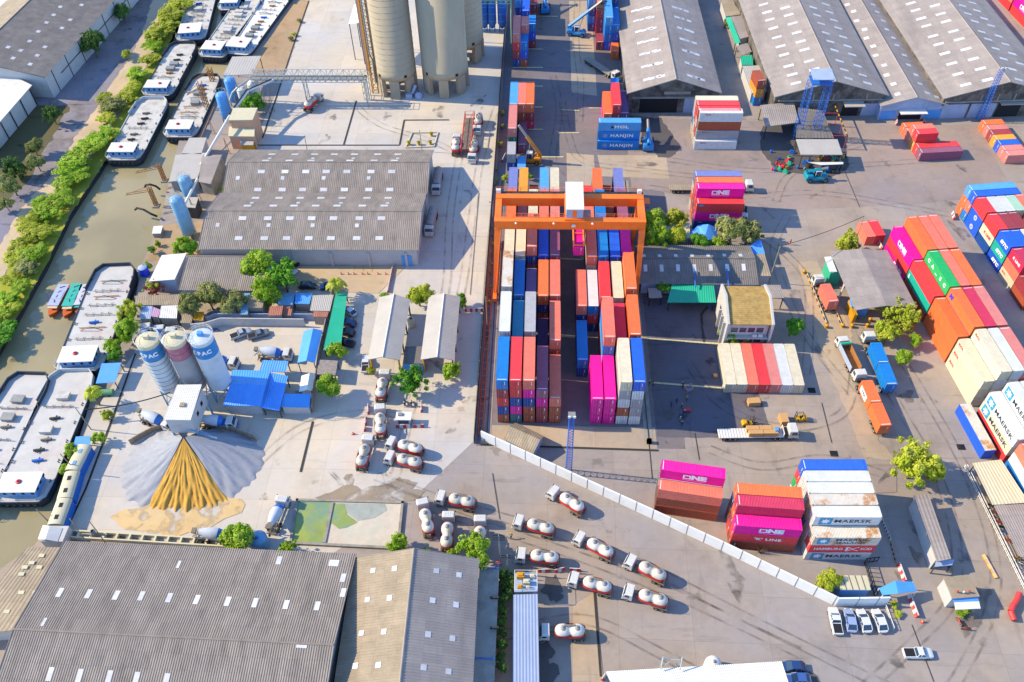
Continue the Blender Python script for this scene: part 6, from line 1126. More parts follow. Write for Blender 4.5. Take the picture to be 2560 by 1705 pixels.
mb.box(-1.2, 1.2, y0, y1, 1.0, 1.15);mb.build('body_floor', M_rustpipe, t)
for sx in (-1, 1):mb=MB();mb.box(sx*1.16-.05, sx*1.16+.05, y0, y1, 1.151, 2.7);mb.build('side_board', M_wallb if sx<0 else M_rustpipe, t)
mb=MB();mb.box(-1.1, 1.1, y1-.1, y1-.002, 1.151, 2.8);mb.build('front_board', M_rustpipe, t);mb=MB();mb.tube((-1.2, y1-.5, 2.85), (1.2, y1-.5, 2.85), .35, 10);mb.build('rolled_tarp', M_green, t)
def stacker(lab, f, front, rear, m, boom_up=.45, ext=9.0, cat='reach stacker', spread=True, z_=1.6):
 a, b=f(*front, z_), f(*rear, z_);r=ang(b, a)-math.pi/2;c=(a+b)/2;t=thing('reach_stacker', lab, cat, (c.x, c.y, 0), r);mb=MB();L_=6.4;h=L_/2
 mb.loft([[(-1.5, y, .8), (1.5, y, .8), (1.5, y, z2-.3), (1.3, y, z2), (-1.3, y, z2), (-1.5, y, z2-.3)][::-1] for y, z2 in ((-h, 1.9), (-h+.3, 2.5), (-h+1.8, 2.5), (-h+2.2, 1.7), (h-.3, 1.5), (h, 1.3))], sm=False);mb.build('body', m, t)
 for x in (-1.5, 1.5):mb=MB();mb.wheel((0, 0, 0), .85, .75);mb.build('wheel', [M_tyre_, m], t, (x, h-1.0, .85));mb=MB();mb.wheel((0, 0, 0), .75, .6);mb.build('wheel', [M_tyre_, m], t, (x*.9, -h+1.2, .75))
 mb=MB();mb.box(-.75, .75, -.6, 1.0, 1.72, 3.3);cb=mb.build('cab', M_glass, t);mb=MB();mb.box(-.8, .8, -.65, 1.05, 3.3, 3.4)
 for x in (-.76, .76):
  for y in (-.6, 1.0):mb.bar((x, y, 1.7), (x, y, 3.3), .1)
 mb.build('cab_frame', M_wht, cb)
 p0=Vector((0, -h+.5, 3.0));d=Vector((0, math.cos(boom_up), math.sin(boom_up)));mb=MB()
 for x in (-.45, .45):mb.box(x-.12, x+.12, -h+.1, -h+.9, 2.4, 3.3)
 mb.build('boom_support', m, t);mb=MB();mb.tube(p0, p0+d*ext*.62, .55, 4, sm=False);mb.build('boom', m, t);mb=MB();mb.tube(p0+d*ext*.62, p0+d*ext, .4, 4, sm=False);mb.build('boom_extension', M_steel, t)
 for x in (-.75, .75):mb=MB();mb.tube((x, .6, 1.6), tuple(p0+d*ext*.45+Vector((x*.5, 0, -.3))), .13, 8);mb.build('lift_cylinder', M_steel, t)
 if spread:
  e=p0+d*ext;mb=MB();mb.bar(e, e-Vector((0, 0, 1.2)), .5);mb.build('spreader_head', M_dsteel, t);mb=MB();mb.box(e.x-3.0, e.x+3.0, e.y-.5, e.y+.5, e.z-1.5, e.z-1.2);mb.box(e.x-3.0, e.x-2.7, e.y-1.2, e.y+1.2, e.z-1.55, e.z-1.25);mb.box(e.x+2.7, e.x+3.0, e.y-1.2, e.y+1.2, e.z-1.55, e.z-1.25);mb.build('spreader', M_dsteel, t)
 return t
stacker('blue reach stacker lifting its long boom over the red containers', C, (830, 290), (640, 270), M_reach, .75, 15, spread=True)
stacker('blue reach stacker facing away at the top edge of the yard', C, (448, 20), (448, 105), M_reach, .5, 9)
stacker('light blue reach stacker parked right of the HANJIN containers', C, (1375, 1190), (1395, 1400), M_reach, .25, 9, spread=False)
stacker('orange reach stacker with a raised boom beside the wall', C, (225, 1430), (400, 1440), M_reacho, 1.0, 11, spread=False)
stacker('teal reach stacker under repair below the pale canopy', H, (1870, 60), (1640, 70), mat('stacker_teal', '#18a0b8', .5, var=.15, dirt='#2a4a52', damt=.6), .2, 5.5, spread=False)
def forklift(lab, f, front, rear):
 a, b=f(*front, .9), f(*rear, .9);r=ang(b, a)-math.pi/2;c=(a+b)/2;t=thing('forklift', lab, 'forklift', (c.x, c.y, 0), r, 'yellow forklifts');mb=MB();mb.loft([[(-.65, y, .3), (.65, y, .3), (.65, y, z2-.15), (.5, y, z2), (-.5, y, z2), (-.65, y, z2-.15)][::-1] for y, z2 in ((-1.5, .95), (-1.3, 1.25), (-.5, 1.25), (-.4, .75), (.8, .7))], sm=False);mb.build('body', M_yellow, t)
 for x in (-.6, .6):mb=MB();mb.wheel((0, 0, 0), .36, .28);mb.build('wheel', [M_tyre_, M_rim], t, (x, .55, .36));mb=MB();mb.wheel((0, 0, 0), .3, .25);mb.build('wheel', [M_tyre_, M_rim], t, (x*.95, -1.0, .3))
 mb=MB()
 for x in (-.35, .35):mb.bar((x, 1.0, .15), (x, .95, 2.7), .12)
 for z_ in (.5, 1.5, 2.65):mb.bar((-.35, .98, z_), (.35, .98, z_), .1)
 mb.build('lift_mast', M_dsteel, t)
 for x in (-.28, .28):mb=MB();mb.box(x-.06, x+.06, 1.06, 2.1, .12, .17);mb.build('fork', M_dsteel, t)
 mb=MB()
 for x in (-.5, .5):mb.bar((x, .6, .75), (x, .3, 2.1), .07);mb.bar((x, -.9, 1.2), (x, -.7, 2.1), .07);mb.bar((x, .3, 2.1), (x, -.7, 2.1), .07)
 for k in range(5):mb.bar((-.5, .3-k*.25, 2.1), (.5, .3-k*.25, 2.1), .05)
 mb.build('overhead_guard', M_dsteel, t);mb=MB();mb.box(-.25, .25, -.45, .0, .76, .9);mb.box(-.25, .25, -.5, -.38, .9, 1.35);mb.build('seat', M_dark, t)
forklift('yellow forklift behind the flatbed truck, pointing right', O, (1100, 905), (985, 915));forklift('yellow forklift facing left behind the tall carton', O, (1440, 870), (1555, 865))
for k, x in enumerate((1995, 2085, 2155, 2245)):
 a=B(x, 265, .5);t=thing('blue_storage_bin', ['first', 'second', 'third', 'fourth'][k]+' from left of the four tall blue bins beside the silos', 'bin', (a.x, a.y, 0), 0, 'tall blue bins');mb=MB();mb.lathe([(.5, .9), (1.45, 2.6), (1.5, 2.7), (1.5, 13), (1.2, 13.4), (.05, 13.6)], n=8);mb.build('shell', M_bluest, t);mb=MB()
 for zz in (4, 6.5, 9, 11.5):mb.lathe([(1.52, zz), (1.58, zz+.06), (1.52, zz+.15)], n=8)
 mb.build('hoop', M_ltblue, t);
 for i in range(4):aa=math.pi/4+i*math.pi/2;mb=MB();mb.bar((1.2*math.cos(aa), 1.2*math.sin(aa), 0), (1.3*math.cos(aa), 1.3*math.sin(aa), 2.9), .2);mb.build('leg', M_bluest, t)
t, h=None, 14
a=B(2090, 60, 13);t=thing('bin_gantry', 'pale green lattice gantry above the four blue bins', 'gantry', (a.x, a.y, 0));mb=MB()
for x in (-8.5, 8.5):
 for y in (-1, 1):mb.bar((x, y, 0), (x, y, 19), .25)
for z_ in (14.5, 17, 19):
 for y in (-1, 1):mb.bar((-8.5, y, z_), (8.5, y, z_), .22)
for k in range(10):
 x=-8.5+k*1.7
 for y in (-1, 1):mb.bar((x, y, 14.5), (x+1.7, y, 17), .12);mb.bar((x+1.7, y, 14.5), (x+1.7, y, 19), .12)
mb.build('lattice', mat('pale_green_steel', '#a9d8c0', .5), t)
def person_mesh(name, pose):
 """one skinned body: pelvis root, spine, neck, head, tapered limbs, five fingers on each hand"""
 v=[];e=[];rad=[]
 def add(p, r, par=None):
  v.append(p);rad.append(r);i=len(v)-1
  if par is not None:e.append((par, i))
  return i
 pel=add((0, 0, .95), .135);sp=add((0, pose.get('lean', 0)*.3, 1.15), .13, pel);ch=add((0, pose.get('lean', 0)*.7, 1.36), .15, sp);nk=add((0, pose.get('lean', 0)*.9, 1.50), .06, ch);hd=add((0, pose.get('lean', 0)+.02, 1.60), .085, nk);add((0, pose.get('lean', 0)+.01, 1.70), .075, hd)
 for sx in (-1, 1):
  st=pose.get('stride', 0)*sx;hp=add((sx*.1, 0, .88), .095, pel);kn=add((sx*.11, st*.5+.02, .5), .065, hp);an=add((sx*.11, st-.02, .1), .045, kn);add((sx*.12, st+.14, .04), .04, an)
  ar=pose.get('arm', .1);sh=add((sx*.19, pose.get('lean', 0)*.7, 1.40), .06, ch);el=add((sx*.25, ar*.5, 1.14), .045, sh);wr=add((sx*.25, ar*1.6+.05, .92+ar*.4), .03, el);pm=add((sx*.25, ar*1.7+.1, .86+ar*.42), .032, wr)
  for k in range(4):f1=add((sx*.25+(k-1.5)*.02, ar*1.7+.13+.006*(k==1), .81+ar*.42), .010, pm);add((sx*.25+(k-1.5)*.022, ar*1.7+.15, .775+ar*.42-.006*(k in (1, 2))), .008, f1)
  add((sx*.215, ar*1.7+.14, .85+ar*.42), .010, pm)
 me=bpy.data.meshes.new(name);me.from_pydata(v, e, []);o=bpy.data.objects.new(name, me);COL.objects.link(o);o.modifiers.new('s', 'SKIN');o.modifiers.new('d', 'SUBSURF').levels=1
 for i, sv in enumerate(me.skin_vertices[0].data):sv.radius=(rad[i], rad[i]);sv.use_root=(i==0)
 dg=bpy.context.evaluated_depsgraph_get();m2=bpy.data.meshes.new_from_object(o.evaluated_get(dg));bpy.data.objects.remove(o);m2.name='body';return m2
PM=[person_mesh('b', dict(stride=.22, arm=.15)), person_mesh('b', dict(lean=.35, arm=.32, stride=.1)), person_mesh('b', dict(stride=.05, arm=.05))]
M_clb=mat('clothes_navy', '#2b3f78', .85, var=.1);M_clr=mat('clothes_red', '#d84a40', .85);M_cly=mat('vest_yellow', '#f2d42a', .7);M_hat=mat('helmet_yellow', '#ffd21e', .4);M_skin=mat('skin', '#c08a66', .6, var=.04);M_hatw=mat('helmet_white', '#f2f2f2', .4);M_hair=mat('hair_black', '#1e1a18', .8)
def sphere(c, rx, ry, rz, n=10, m=7):
 mb=MB();mb.loft([[(c[0]+rx*math.sin(math.pi*j/m)*math.cos(2*math.pi*i/n), c[1]+ry*math.sin(math.pi*j/m)*math.sin(2*math.pi*i/n), c[2]-rz*math.cos(math.pi*j/m)) for i in range(n)] for j in range(m+1)], cap=False);return mb
def person(f, x, y, rz, pose, cloth, vest, hat, lab):
 p=f(x, y, 0);t=thing('person', lab, 'person', (p.x, p.y, 0), rz, 'yard workers');o=put(PM[pose], 'body', t);
 if not len(o.data.materials):o.data.materials.append(M_clb)
 o.material_slots[0].link='OBJECT';o.material_slots[0].material=cloth;ln=.35 if pose==1 else 0
 mb=sphere((0, ln+.015, 1.665), .088, .1, .12);hd=mb.build('head', M_skin, t)
 mb=MB();mb.loft([[(-.018, ln+.11, 1.63), (.018, ln+.11, 1.63), (.0, ln+.10, 1.68)], [(-.006, ln+.135, 1.635), (.006, ln+.135, 1.635), (0, ln+.125, 1.65)]]);mb.build('nose', M_skin, hd)
 for sx in (-1, 1):sphere((sx*.035, ln+.105, 1.69), .012, .01, .01, 6, 4).build('eye', M_dark, hd);sphere((sx*.09, ln+.01, 1.67), .012, .022, .03, 6, 4).build('ear', M_skin, hd)
 mb=MB();mb.box(-.028, .028, ln+.098, ln+.108, 1.598, 1.608);mb.build('mouth', M_clr, hd)
 if hat:mb=MB();mb.lathe([(.15, 0), (.125, .02), (.12, .08), (.07, .13), (.01, .145)], n=14);mb.build('helmet', hat, t, (0, ln+.01, 1.71))
 else:sphere((0, ln-.01, 1.70), .097, .105, .11).build('hair', M_hair, t)
 if vest:mb=MB();mb.loft([[(.21*math.cos(a)*w_, ln*l_+.165*math.sin(a)*w_, z_) for a in [i*math.pi/6 for i in range(12)]] for z_, w_, l_ in ((1.0, .82, .25), (1.2, .85, .4), (1.4, .93, .75), (1.47, .6, .85))], cap=False);mb.build('safety_vest', vest, t)
for a in ((O, 452, 605, .3, 1, M_clb, None, M_hat, 'person in dark clothes and yellow helmet bending over the box pile'), (O, 485, 722, 2.0, 2, M_clb, M_cly, M_hat, 'person in yellow vest standing below the box pile'), (O, 440, 790, 1.2, 0, M_clb, None, M_hat, 'person in navy walking left of the red cart'), (O, 455, 855, -.6, 1, M_clb, None, M_hatw, 'person in blue crouching beside the red cart'), (O, 425, 905, .2, 0, M_clb, M_cly, M_hatw, 'person in yellow vest and white helmet near the shadow edge'), (O, 440, 945, 2.8, 2, M_clb, None, M_hat, 'person in blue trousers, lowest of the group in the shadow'),(O, 155, 580, 1.0, 2, M_clb, None, M_hat, 'person in dark clothes standing at the corner of the crane rows'), (O, 185, 590, -1.0, 0, M_clb, M_cly, None, 'person in yellow vest beside the corner of the crane rows'), (O, 350, 780, .5, 1, M_clb, None, None, 'person in dark clothes stooping alone, left in the shadow'), (O, 395, 740, 2.2, 2, M_clb, None, None, 'person in bright blue standing between two workers'), (H, 1512, 700, .4, 0, M_clr, None, M_hair, 'person in red walking across the open concrete'), (B, 1900, 1330, 1.5, 2, M_clb, None, M_hatw, 'person in blue standing on the loading rack'), (S, 830, 500, 0, 1, M_clb, M_cly, M_hat, 'person in yellow vest leaning at the roadside by the barriers'), (L, 640, 1015, .5, 0, M_clb, None, M_hatw, 'person walking below the broad tree, left'), (L, 690, 1010, 2, 2, M_hair, None, M_hatw, 'person in black standing below the broad tree')):person(*a)
# -- barges and boats
M_hull=mat('hull_dark', '#3d4450', .6, var=.2, scale=.4, dirt='#6b5a48', dscale=.3, damt=.6);M_deck=mat('deck_grey', '#e4ded6', .75, var=.12, scale=.3, dirt='#a08a76', dscale=.35, damt=.75, dlo=.48);M_deckr=mat('deck_patchy', '#e0dad6', .75, var=.1, scale=.3, dirt='#d09a90', dscale=.1, dlo=.55, damt=.6)
M_house=mat('deckhouse_blue', '#7db4ea', .5, var=.08, dirt='#b9cfe2', damt=.5);M_rail_=mat('rail_white', '#d8dcde', .5, var=.1)
def barge(lab, f, bow, stern, wl, z0=-1.5, deck=1.0, rnd=0, house=True, mdeck=None, roofc=None):
 zd=z0+2.4;a=f(*bow, zd);b=f(*stern, zd);r=ang(b, a)-math.pi/2;c=(a+b)/2;Lh=(a-b).xy.length/2;hw=wl/2;rg=random.Random(rnd)
 t=thing('cargo_barge', lab, 'barge', (c.x, c.y, z0), r, 'moored cargo barges');h=2.4;mb=MB()
 out=[(-hw*.72, -Lh), (-hw*.95, -Lh+1.2), (-hw, -Lh+4), (-hw, Lh-5), (-hw*.9, Lh-2), (-hw*.62, Lh), (hw*.62, Lh), (hw*.9, Lh-2), (hw, Lh-5), (hw, -Lh+4), (hw*.95, -Lh+1.2), (hw*.72, -Lh)]
 mb.loft([[(x*.9, y*.97, -.5) for x, y in out][::-1], [(x, y, 1.2) for x, y in out][::-1], [(x, y, h) for x, y in out][::-1]], sm=False);hl=mb.build('hull', M_hull, t)
 mb=MB();mb.prism([(x*.97, y*.985) for x, y in out], h, h+.03);mb.build('deck', mdeck or M_deck, t)
 mb=MB();o2=[(x*.985, y*.992) for x, y in out]
 def bul(p, q, hh):
  mb.raw([(p[0], p[1], h), (q[0], q[1], h), (q[0], q[1], h+hh), (p[0], p[1], h+hh), (p[0]*.96, p[1]*.985, h), (q[0]*.96, q[1]*.985, h), (q[0]*.96, q[1]*.985, h+hh), (p[0]*.96, p[1]*.985, h+hh)], [(0, 1, 2, 3), (7, 6, 5, 4), (3, 2, 6, 7)])
 for i in range(3, 9):bul(o2[i] if i>3 else (o2[3][0], Lh-9), o2[i+1] if i<8 else (o2[8][0], Lh-9), 1.0)
 bul((hw*.985, Lh-9), (hw*.985, -Lh+8), .25);bul((-hw*.985, -Lh+8), (-hw*.985, Lh-9), .25);mb.build('bulwark', M_rail_ if rnd%2 else M_hull, t)
 if house:
  y0, y1=-Lh+1.3, -Lh+1.3+min(6.5, Lh*.25);mb=MB();mb.box(-hw*.66, hw*.66, y0, y1, h+.03, h+2.3);hs=mb.build('deckhouse', M_house, t);mb=MB();mb.box(-hw*.72, hw*.72, y0-.3, y1+.2, h+2.3, h+2.45);mb.build('house_roof', roofc or M_wht, hs)
  for k in range(4):x=-hw*.5+k*hw*.33;mb=MB();mb.box(x, x+.6, y0-.03, y0-.002, h+1.1, h+1.8);mb.build('window', M_dark, hs)
  for k in range(3):y=y0+.8+k*1.6;mb=MB();mb.box(hw*.66+.002, hw*.66+.03, y, y+.7, h+1.1, h+1.8);mb.build('window', M_dark, hs)
  mb=MB();mb.lathe([(.25, 0), (.55, .05), (.55, .2), (.25, .25)], n=12);mb.build('life_ring', M_redb, hs, (rg.uniform(-1, 1), (y0+y1)/2, h+2.46));mb=MB();pr=[(o2[k][0], o2[k][1]) for k in (9, 10, 11, 0, 1, 2)]
  for p_, q_ in zip(pr, pr[1:]):
   for hh in (.55, 1.05):mb.bar((p_[0], p_[1], h+hh), (q_[0], q_[1], h+hh), .07)
   for k in range(3):f_=k/2;mb.bar((p_[0]+(q_[0]-p_[0])*f_, p_[1]+(q_[1]-p_[1])*f_, h), (p_[0]+(q_[0]-p_[0])*f_, p_[1]+(q_[1]-p_[1])*f_, h+1.05), .07)
  mb.build('stern_rail', M_rail_, t)
 ya=-Lh+9 if house else -Lh+3;yb=Lh-6;k=0;y=ya+1
 while y<yb:
  kd=rg.choice((0, 1, 2, 2, 3, 3));mb=MB();x=rg.uniform(-.5, .5)
  if kd==0:
   for s_ in (-1, 1):mb.bar((x+s_*hw*.45, y, h+.1), (x+s_*.1, y, h+1.3), .16)
   mb.bar((x-hw*.55, y+.8, h+.3), (x+hw*.55, y+.8, h+.3), .18);mb.build('a_frame', rg.choice((M_chas, M_steel, M_rustpipe)), t)
  elif kd==1:mb.box(x-1.3, x+1.3, y-.9, y+.9, h+.03, h+.9);mb.box(x-1.4, x+1.4, y-1, y+1, h+.9, h+1.0);mb.build('hatch_box', M_deck if rnd%2 else M_steel, t)
  elif kd==2:
   mb.bar((-hw*.6, y, h+.4), (hw*.6, y, h+.4), .16)
   for s_ in (-.5, -.2, .15, .45):mb.bar((s_*hw, y, h), (s_*hw, y, h+.9), .1);mb.bar((s_*hw, y, h+.9), (s_*hw+.7, y, h+.9), .1)
   mb.build('pipe_rack', M_chas, t)
  else:mb.tube((x-1, y, h+.35), (x+1.2, y+.3, h+.35), .3, 8);mb.tube((x, y-.6, h+.3), (x+.3, y+.9, h+.3), .14, 6);mb.build('winch', rg.choice((M_chas, M_tyre_, M_rustpipe, M_bluest, M_dsteel)), t)
  y+=rg.uniform(2.1, 3.3);k+=1
 for s_ in (-1, 1):
  for k in range(6):yy=-Lh+5+k*(2*Lh-10)/5;mb=MB();mb.tube((s_*hw*.86, yy-.25, h), (s_*hw*.86, yy-.25, h+.5), .14, 6);mb.tube((s_*hw*.86, yy+.25, h), (s_*hw*.86, yy+.25, h+.5), .14, 6);mb.bar((s_*hw*.86, yy-.4, h+.35), (s_*hw*.86, yy+.4, h+.35), .1);mb.build('bitt', M_chas, t)
 for k in range(6):x=-hw*.62+k*hw*.25;mb=MB();mb.lathe([(.22, -.1), (.42, -.1), (.42, .12), (.22, .12)], n=10);o=mb.build('tyre_fender', M_tyre_, hl);o.matrix_local=Matrix.Translation((x, -Lh-.12, 1.5))@Matrix.Rotation(math.pi/2, 4, 'X')
 return t
barge('barge with dark blue tank on deck, topmost beside the green bank', A, (1900, -230), (1735, 370), 10.5, rnd=1)
barge('barge with a red object on deck, second along the green bank', A, (1690, 395), (1425, 875), 10.5, rnd=2)
barge('barge with a blue fronted deckhouse, lowest along the green bank', A, (1410, 900), (1110, 1465), 11, rnd=3)
barge('barge moored beside the orange unloading cranes', A, (1900, 690), (1630, 1255), 10.5, rnd=4)
barge('barge with blue deckhouse pointing at the white jetty roof, left one', A, (2290, -20), (1925, 525), 10, rnd=5)
barge('barge beside the sandy bank, right one above the white jetty roof', A, (2600, -100), (2150, 500), 10, rnd=6, mdeck=M_wht)
barge('barge cut by the top edge, only its blue stern showing', A, (2300, -420), (2090, 95), 9, rnd=7)
barge('pale barge with grey stern house below the three small boats', E, (1075, 885), (705, 1860), 11.5, rnd=8, mdeck=M_deckr)
barge('outer barge cut by the left edge near the blue awning', J, (235, 318), (-300, 1300), 11, rnd=10, mdeck=M_deckr)
barge('inner barge with pink stained deck, lowest on the left', J, (530, 297), (125, 1225), 11.5, rnd=11, mdeck=M_deckr)
M_boatg=mat('boat_grey', '#c3c8e4', .5, var=.08);M_boatt=mat('boat_teal', '#3cc4b0', .5, var=.08);M_boatw=mat('boat_white', '#e2dcee', .5, var=.08);M_boato=mat('boat_orange', '#e8702a', .5, var=.1)
def boat(lab, f, a_, b_, m, m2):
 a=f(*a_, -.6);b=f(*b_, -.6);r=ang(a, b)-math.pi/2;c=(a+b)/2;h=(a-b).xy.length/2;t=thing('wooden_boat', lab, 'boat', (c.x, c.y, -1.5), r, 'three small wooden boats');mb=MB();secs=[(-h, 1.1, .25, .9), (-h*.5, 1.55, .0, .8), (h*.4, 1.6, -.05, .85), (h*.75, 1.0, .1, 1.1), (h, .12, .5, 1.5)]
 mb.loft([[(-w_, y, z1), (-w_*.7, y, z0), (w_*.7, y, z0), (w_, y, z1)] for y, w_, z0, z1 in secs], sm=False);mb.build('hull', M_boato, t)
 mb=MB();mb.box(-1.45, 1.45, -h*.85, h*.5, 1.9, 2.02);mb.box(-1.2, 1.2, -h*.4, h*.1, 2.02, 2.08);mb.build('canopy', m, t);mb=MB();mb.box(-1.2, 1.2, h*.5, h*.62, 1.55, 1.75);mb.build('foredeck', m2, t)
 for x in (-1.3, 1.3):
  for y in (-h*.8, -h*.2, h*.4):mb=MB();mb.bar((x, y, .8), (x, y, 1.9), .1);mb.build('post', M_chas, t)
 for k in range(4):mb=MB();mb.tube((-.6+.3*k, -h*.7+k*1.6, 2.1), (.5-.2*k, -h*.6+k*1.7, 2.1), .1, 6);mb.build('deck_gear', M_chas, t)
boat('grey roofed wooden boat, leftmost of the three small boats', E, (610, 1065), (455, 1355), M_boatg, M_cream);boat('teal roofed wooden boat between the grey and white boats', E, (735, 1055), (590, 1365), M_boatt, M_cream);boat('white roofed wooden boat against the pale barge', E, (810, 1065), (710, 1345), M_boatw, M_boatt)
# -- cement jetty plant
canopy('jetty_roof', 'large pale flat roof over the canal unloading jetty', 'roof', [Y(690, 105, 7), Y(1045, 95, 7), Y(935, 322, 7), Y(575, 335, 7)], .3, M_greysh, rib=.8)
def vat(name, lab, f, top, h, r, m, z0=1.5, cat='silo'):
 p=f(*top, h);t=thing(name, lab, cat, (p.x, p.y, 0));mb=MB();mb.lathe([(.3, max(.2, z0-1.2)), (r, z0), (r, h-.5), (r*.9, h-.1), (.05, h+.25)], n=18);mb.build('shell', m, t);mb=MB()
 for k in (.3, .6, .9):zz=z0+(h-z0)*k;mb.lathe([(r+.01, zz), (r+.07, zz+.05), (r+.01, zz+.12)], n=18)
 mb.build('hoop', M_ltblue, t);mb=MB()
 for i in range(12):a, b=i*math.pi/6, (i+1)*math.pi/6;mb.tube((r*math.cos(a), r*math.sin(a), h+.9), (r*math.cos(b), r*math.sin(b), h+.9), .05, 5);mb.tube((r*math.cos(a), r*math.sin(a), h-.3), (r*math.cos(a), r*math.sin(a), h+.9), .04, 5)
 mb.build('guard_rail', M_galv, t);mb=MB()
 for i in range(4):a=math.pi/4+i*math.pi/2;mb.bar((r*.95*math.cos(a), r*.95*math.sin(a), 0), (r*.95*math.cos(a), r*.95*math.sin(a), z0+.3), .2)
 mb.build('stand', M_dsteel, t);mb=MB()
 for x in (-.25, .25):mb.bar((r+.2, x, 0), (r+.2, x, h+.8), .06)
 for k in range(int(h/.6)):mb.bar((r+.2, -.25, .5+k*.6), (r+.2, .25, .5+k*.6), .05)
 mb.build('ladder', M_galv, t);return t
vat('cement_vat', 'bright blue vat beside the orange lattice tower', Y, (545, 560), 9.5, 1.7, M_bluesh);vat('cement_vat', 'bright blue vat below the jetty roof', Y, (648, 375), 9, 1.7, M_bluesh);vat('cement_vat', 'pale blue rusty vat farther from the canal wall', E, (1672, 90), 9, 1.7, M_ltblue);vat('cement_vat', 'tall pale blue rusty vat nearest the small canal landing', E, (1600, 275), 13, 1.8, M_ltblue)
vat('cement_hopper', 'pale hopper vat under the sloping conveyor', Y, (800, 490), 7, 1.6, M_wht, 3.2);vat('cement_hopper', 'white hopper vat below the truss bridge', Y, (930, 420), 8, 1.7, M_wht, 3.5)
def jib(lab, f, base, top, tip, h, w_=1.2):
 p=f(*base, 0);t=thing('unloading_crane', lab, 'crane', (p.x, p.y, 0), 0, 'orange unloading cranes');tp=f(*tip, h*.85)-Vector((p.x, p.y, 0));mb=MB();g=w_/2
 for x in (-g, g):
  for y in (-g, g):mb.bar((x, y, 0), (x, y, h), .2)
 for k in range(int(h/1.2)):
  for x in (-g, g):mb.bar((x, -g, k*1.2), (x, g, k*1.2+1.2), .1);mb.bar((-g, x, k*1.2), (g, x, k*1.2+1.2), .1);mb.bar((-g, x, k*1.2), (g, x, k*1.2), .1)
 mb.build('tower', M_rustpipe, t);mb=MB();n=max(4, int(tp.length/1.5))
 for s_ in (-.4, .4):mb.bar((0, s_, h*.8), tp+Vector((0, s_, 0)), .16)
 mb.bar((0, 0, h), tp, .12)
 for k in range(n):mb.bar(Vector((0, -.4, h*.8)).lerp(tp+Vector((0, -.4, 0)), k/n), Vector((0, .4, h*.8)).lerp(tp+Vector((0, .4, 0)), (k+.5)/n), .1)
 mb.build('jib', M_rustpipe, t);mb=MB();mb.box(-.9, .9, -.9, .9, 0, .5);mb.build('base', M_concd, t)
jib('orange lattice unloading crane between the blue vats and the barge', Y, (385, 745), (320, 490), (135, 570), 9.5);jib('orange lattice unloading crane farthest up the jetty', Y, (460, 430), (425, 305), (215, 390), 5.5);jib('orange unloading crane reaching over the water, upper one', E, (1505, 120), (1440, 0), (1240, 40), 6, .8);jib('orange unloading crane reaching over the water, lower one', E, (1430, 350), (1345, 195), (1150, 240), 7, .8)
for lab, pts in (('black hose arching over the water, upper one', [E(1460, 195, .6), E(1420, 165, 2), E(1370, 150, 2.6), E(1330, 155, 2.2), E(1320, 175, 1.2)]), ('black hose arching over the water, lower one', [E(1430, 440, .6), E(1380, 420, 2.0), E(1310, 380, 2.8), E(1250, 365, 2.4), E(1232, 380, 1.2)])):
 o=Vector((pts[0].x, pts[0].y, 0));mb=MB();mb.pipe([p-o for p in pts], .3, 8);ob=mb.build('hose', M_tyre_, None, o);tag(ob, lab, 'hose')
t=thing('conveyor_bridge', 'white lattice conveyor bridge running to the left silo', 'bridge', (0, 0, 0));x0, x1=-90.0, -54.6;zb=8.5;yy=B(600, 750, zb).y;mb=MB()
for y in (0, 3.4):
 for z_ in (zb, zb+2.4):mb.bar((x0, yy+y, z_), (x1, yy+y, z_), .2)
 for k in range(20):xa=x0+(x1-x0)*k/20;xb_=x0+(x1-x0)*(k+1)/20;mb.bar((xa, yy+y, zb), (xb_, yy+y, zb+2.4), .11) if k%2 else mb.bar((xa, yy+y, zb+2.4), (xb_, yy+y, zb), .11);mb.bar((xa, yy+y, zb), (xa, yy+y, zb+2.4), .1)
for k in range(21):xa=x0+(x1-x0)*k/20;mb.bar((xa, yy, zb), (xa, yy+3.4, zb), .12);mb.bar((xa, yy, zb+2.4), (xa, yy+3.4, zb+2.4), .1)
mb.build('truss', M_galv, t);mb=MB();mb.box(x0, x1, yy+.7, yy+2.4, zb+.15, zb+.5);mb.build('belt', M_steel, t);mb=MB();mb.tube((x0, yy+2.8, zb+.6), (x1, yy+2.8, zb+.6), .22, 8);mb.build('pipeline', M_dsteel, t)
for x in (x0+.2, -74, x1-.4):mb=MB();[mb.bar((x, yy+y, 0), (x, yy+y, zb), .3) for y in (0, 3.4)];[mb.bar((x, yy, k*2), (x, yy+3.4, k*2+2), .12) for k in range(4)];mb.build('trestle', M_galv, t)
t=thing('stair_tower', 'pale steel stair frame at the foot of the ringed silo', 'frame', (-55.6, 237, 0));mb=MB()
for x in (-1.2, 1.2):
 for y in (-1.2, 1.2):mb.bar((x, y, 0), (x, y, 8.4), .16)
for k in range(4):z_=k*2.1;mb.bar((-1.2, -1.2, z_), (1.2, -1.2, z_+2.1), .1);[mb.bar((a, b, z_+2.1), (c_, d_, z_+2.1), .12) for a, b, c_, d_ in ((-1.2, -1.2, 1.2, -1.2), (1.2, -1.2, 1.2, 1.2), (1.2, 1.2, -1.2, 1.2), (-1.2, 1.2, -1.2, -1.2))]
mb.build('frame', M_cream, t)
def conveyor(lab, pts, r, m, legs=3):
 o=Vector((pts[0].x, pts[0].y, 0));t=thing('conveyor_pipe', lab, 'conveyor', tuple(o));mb=MB();q=[p-o for p in pts];mb.pipe(q, r, 8);mb.build('pipe', m, t)
 for k in range(legs):f_=(k+.5)/legs;p=q[0].lerp(q[-1], f_);mb=MB();mb.bar((p.x-.5, p.y, 0), (p.x, p.y, p.z), .14);mb.bar((p.x+.5, p.y, 0), (p.x, p.y, p.z), .14);mb.build('leg', M_steel, t)
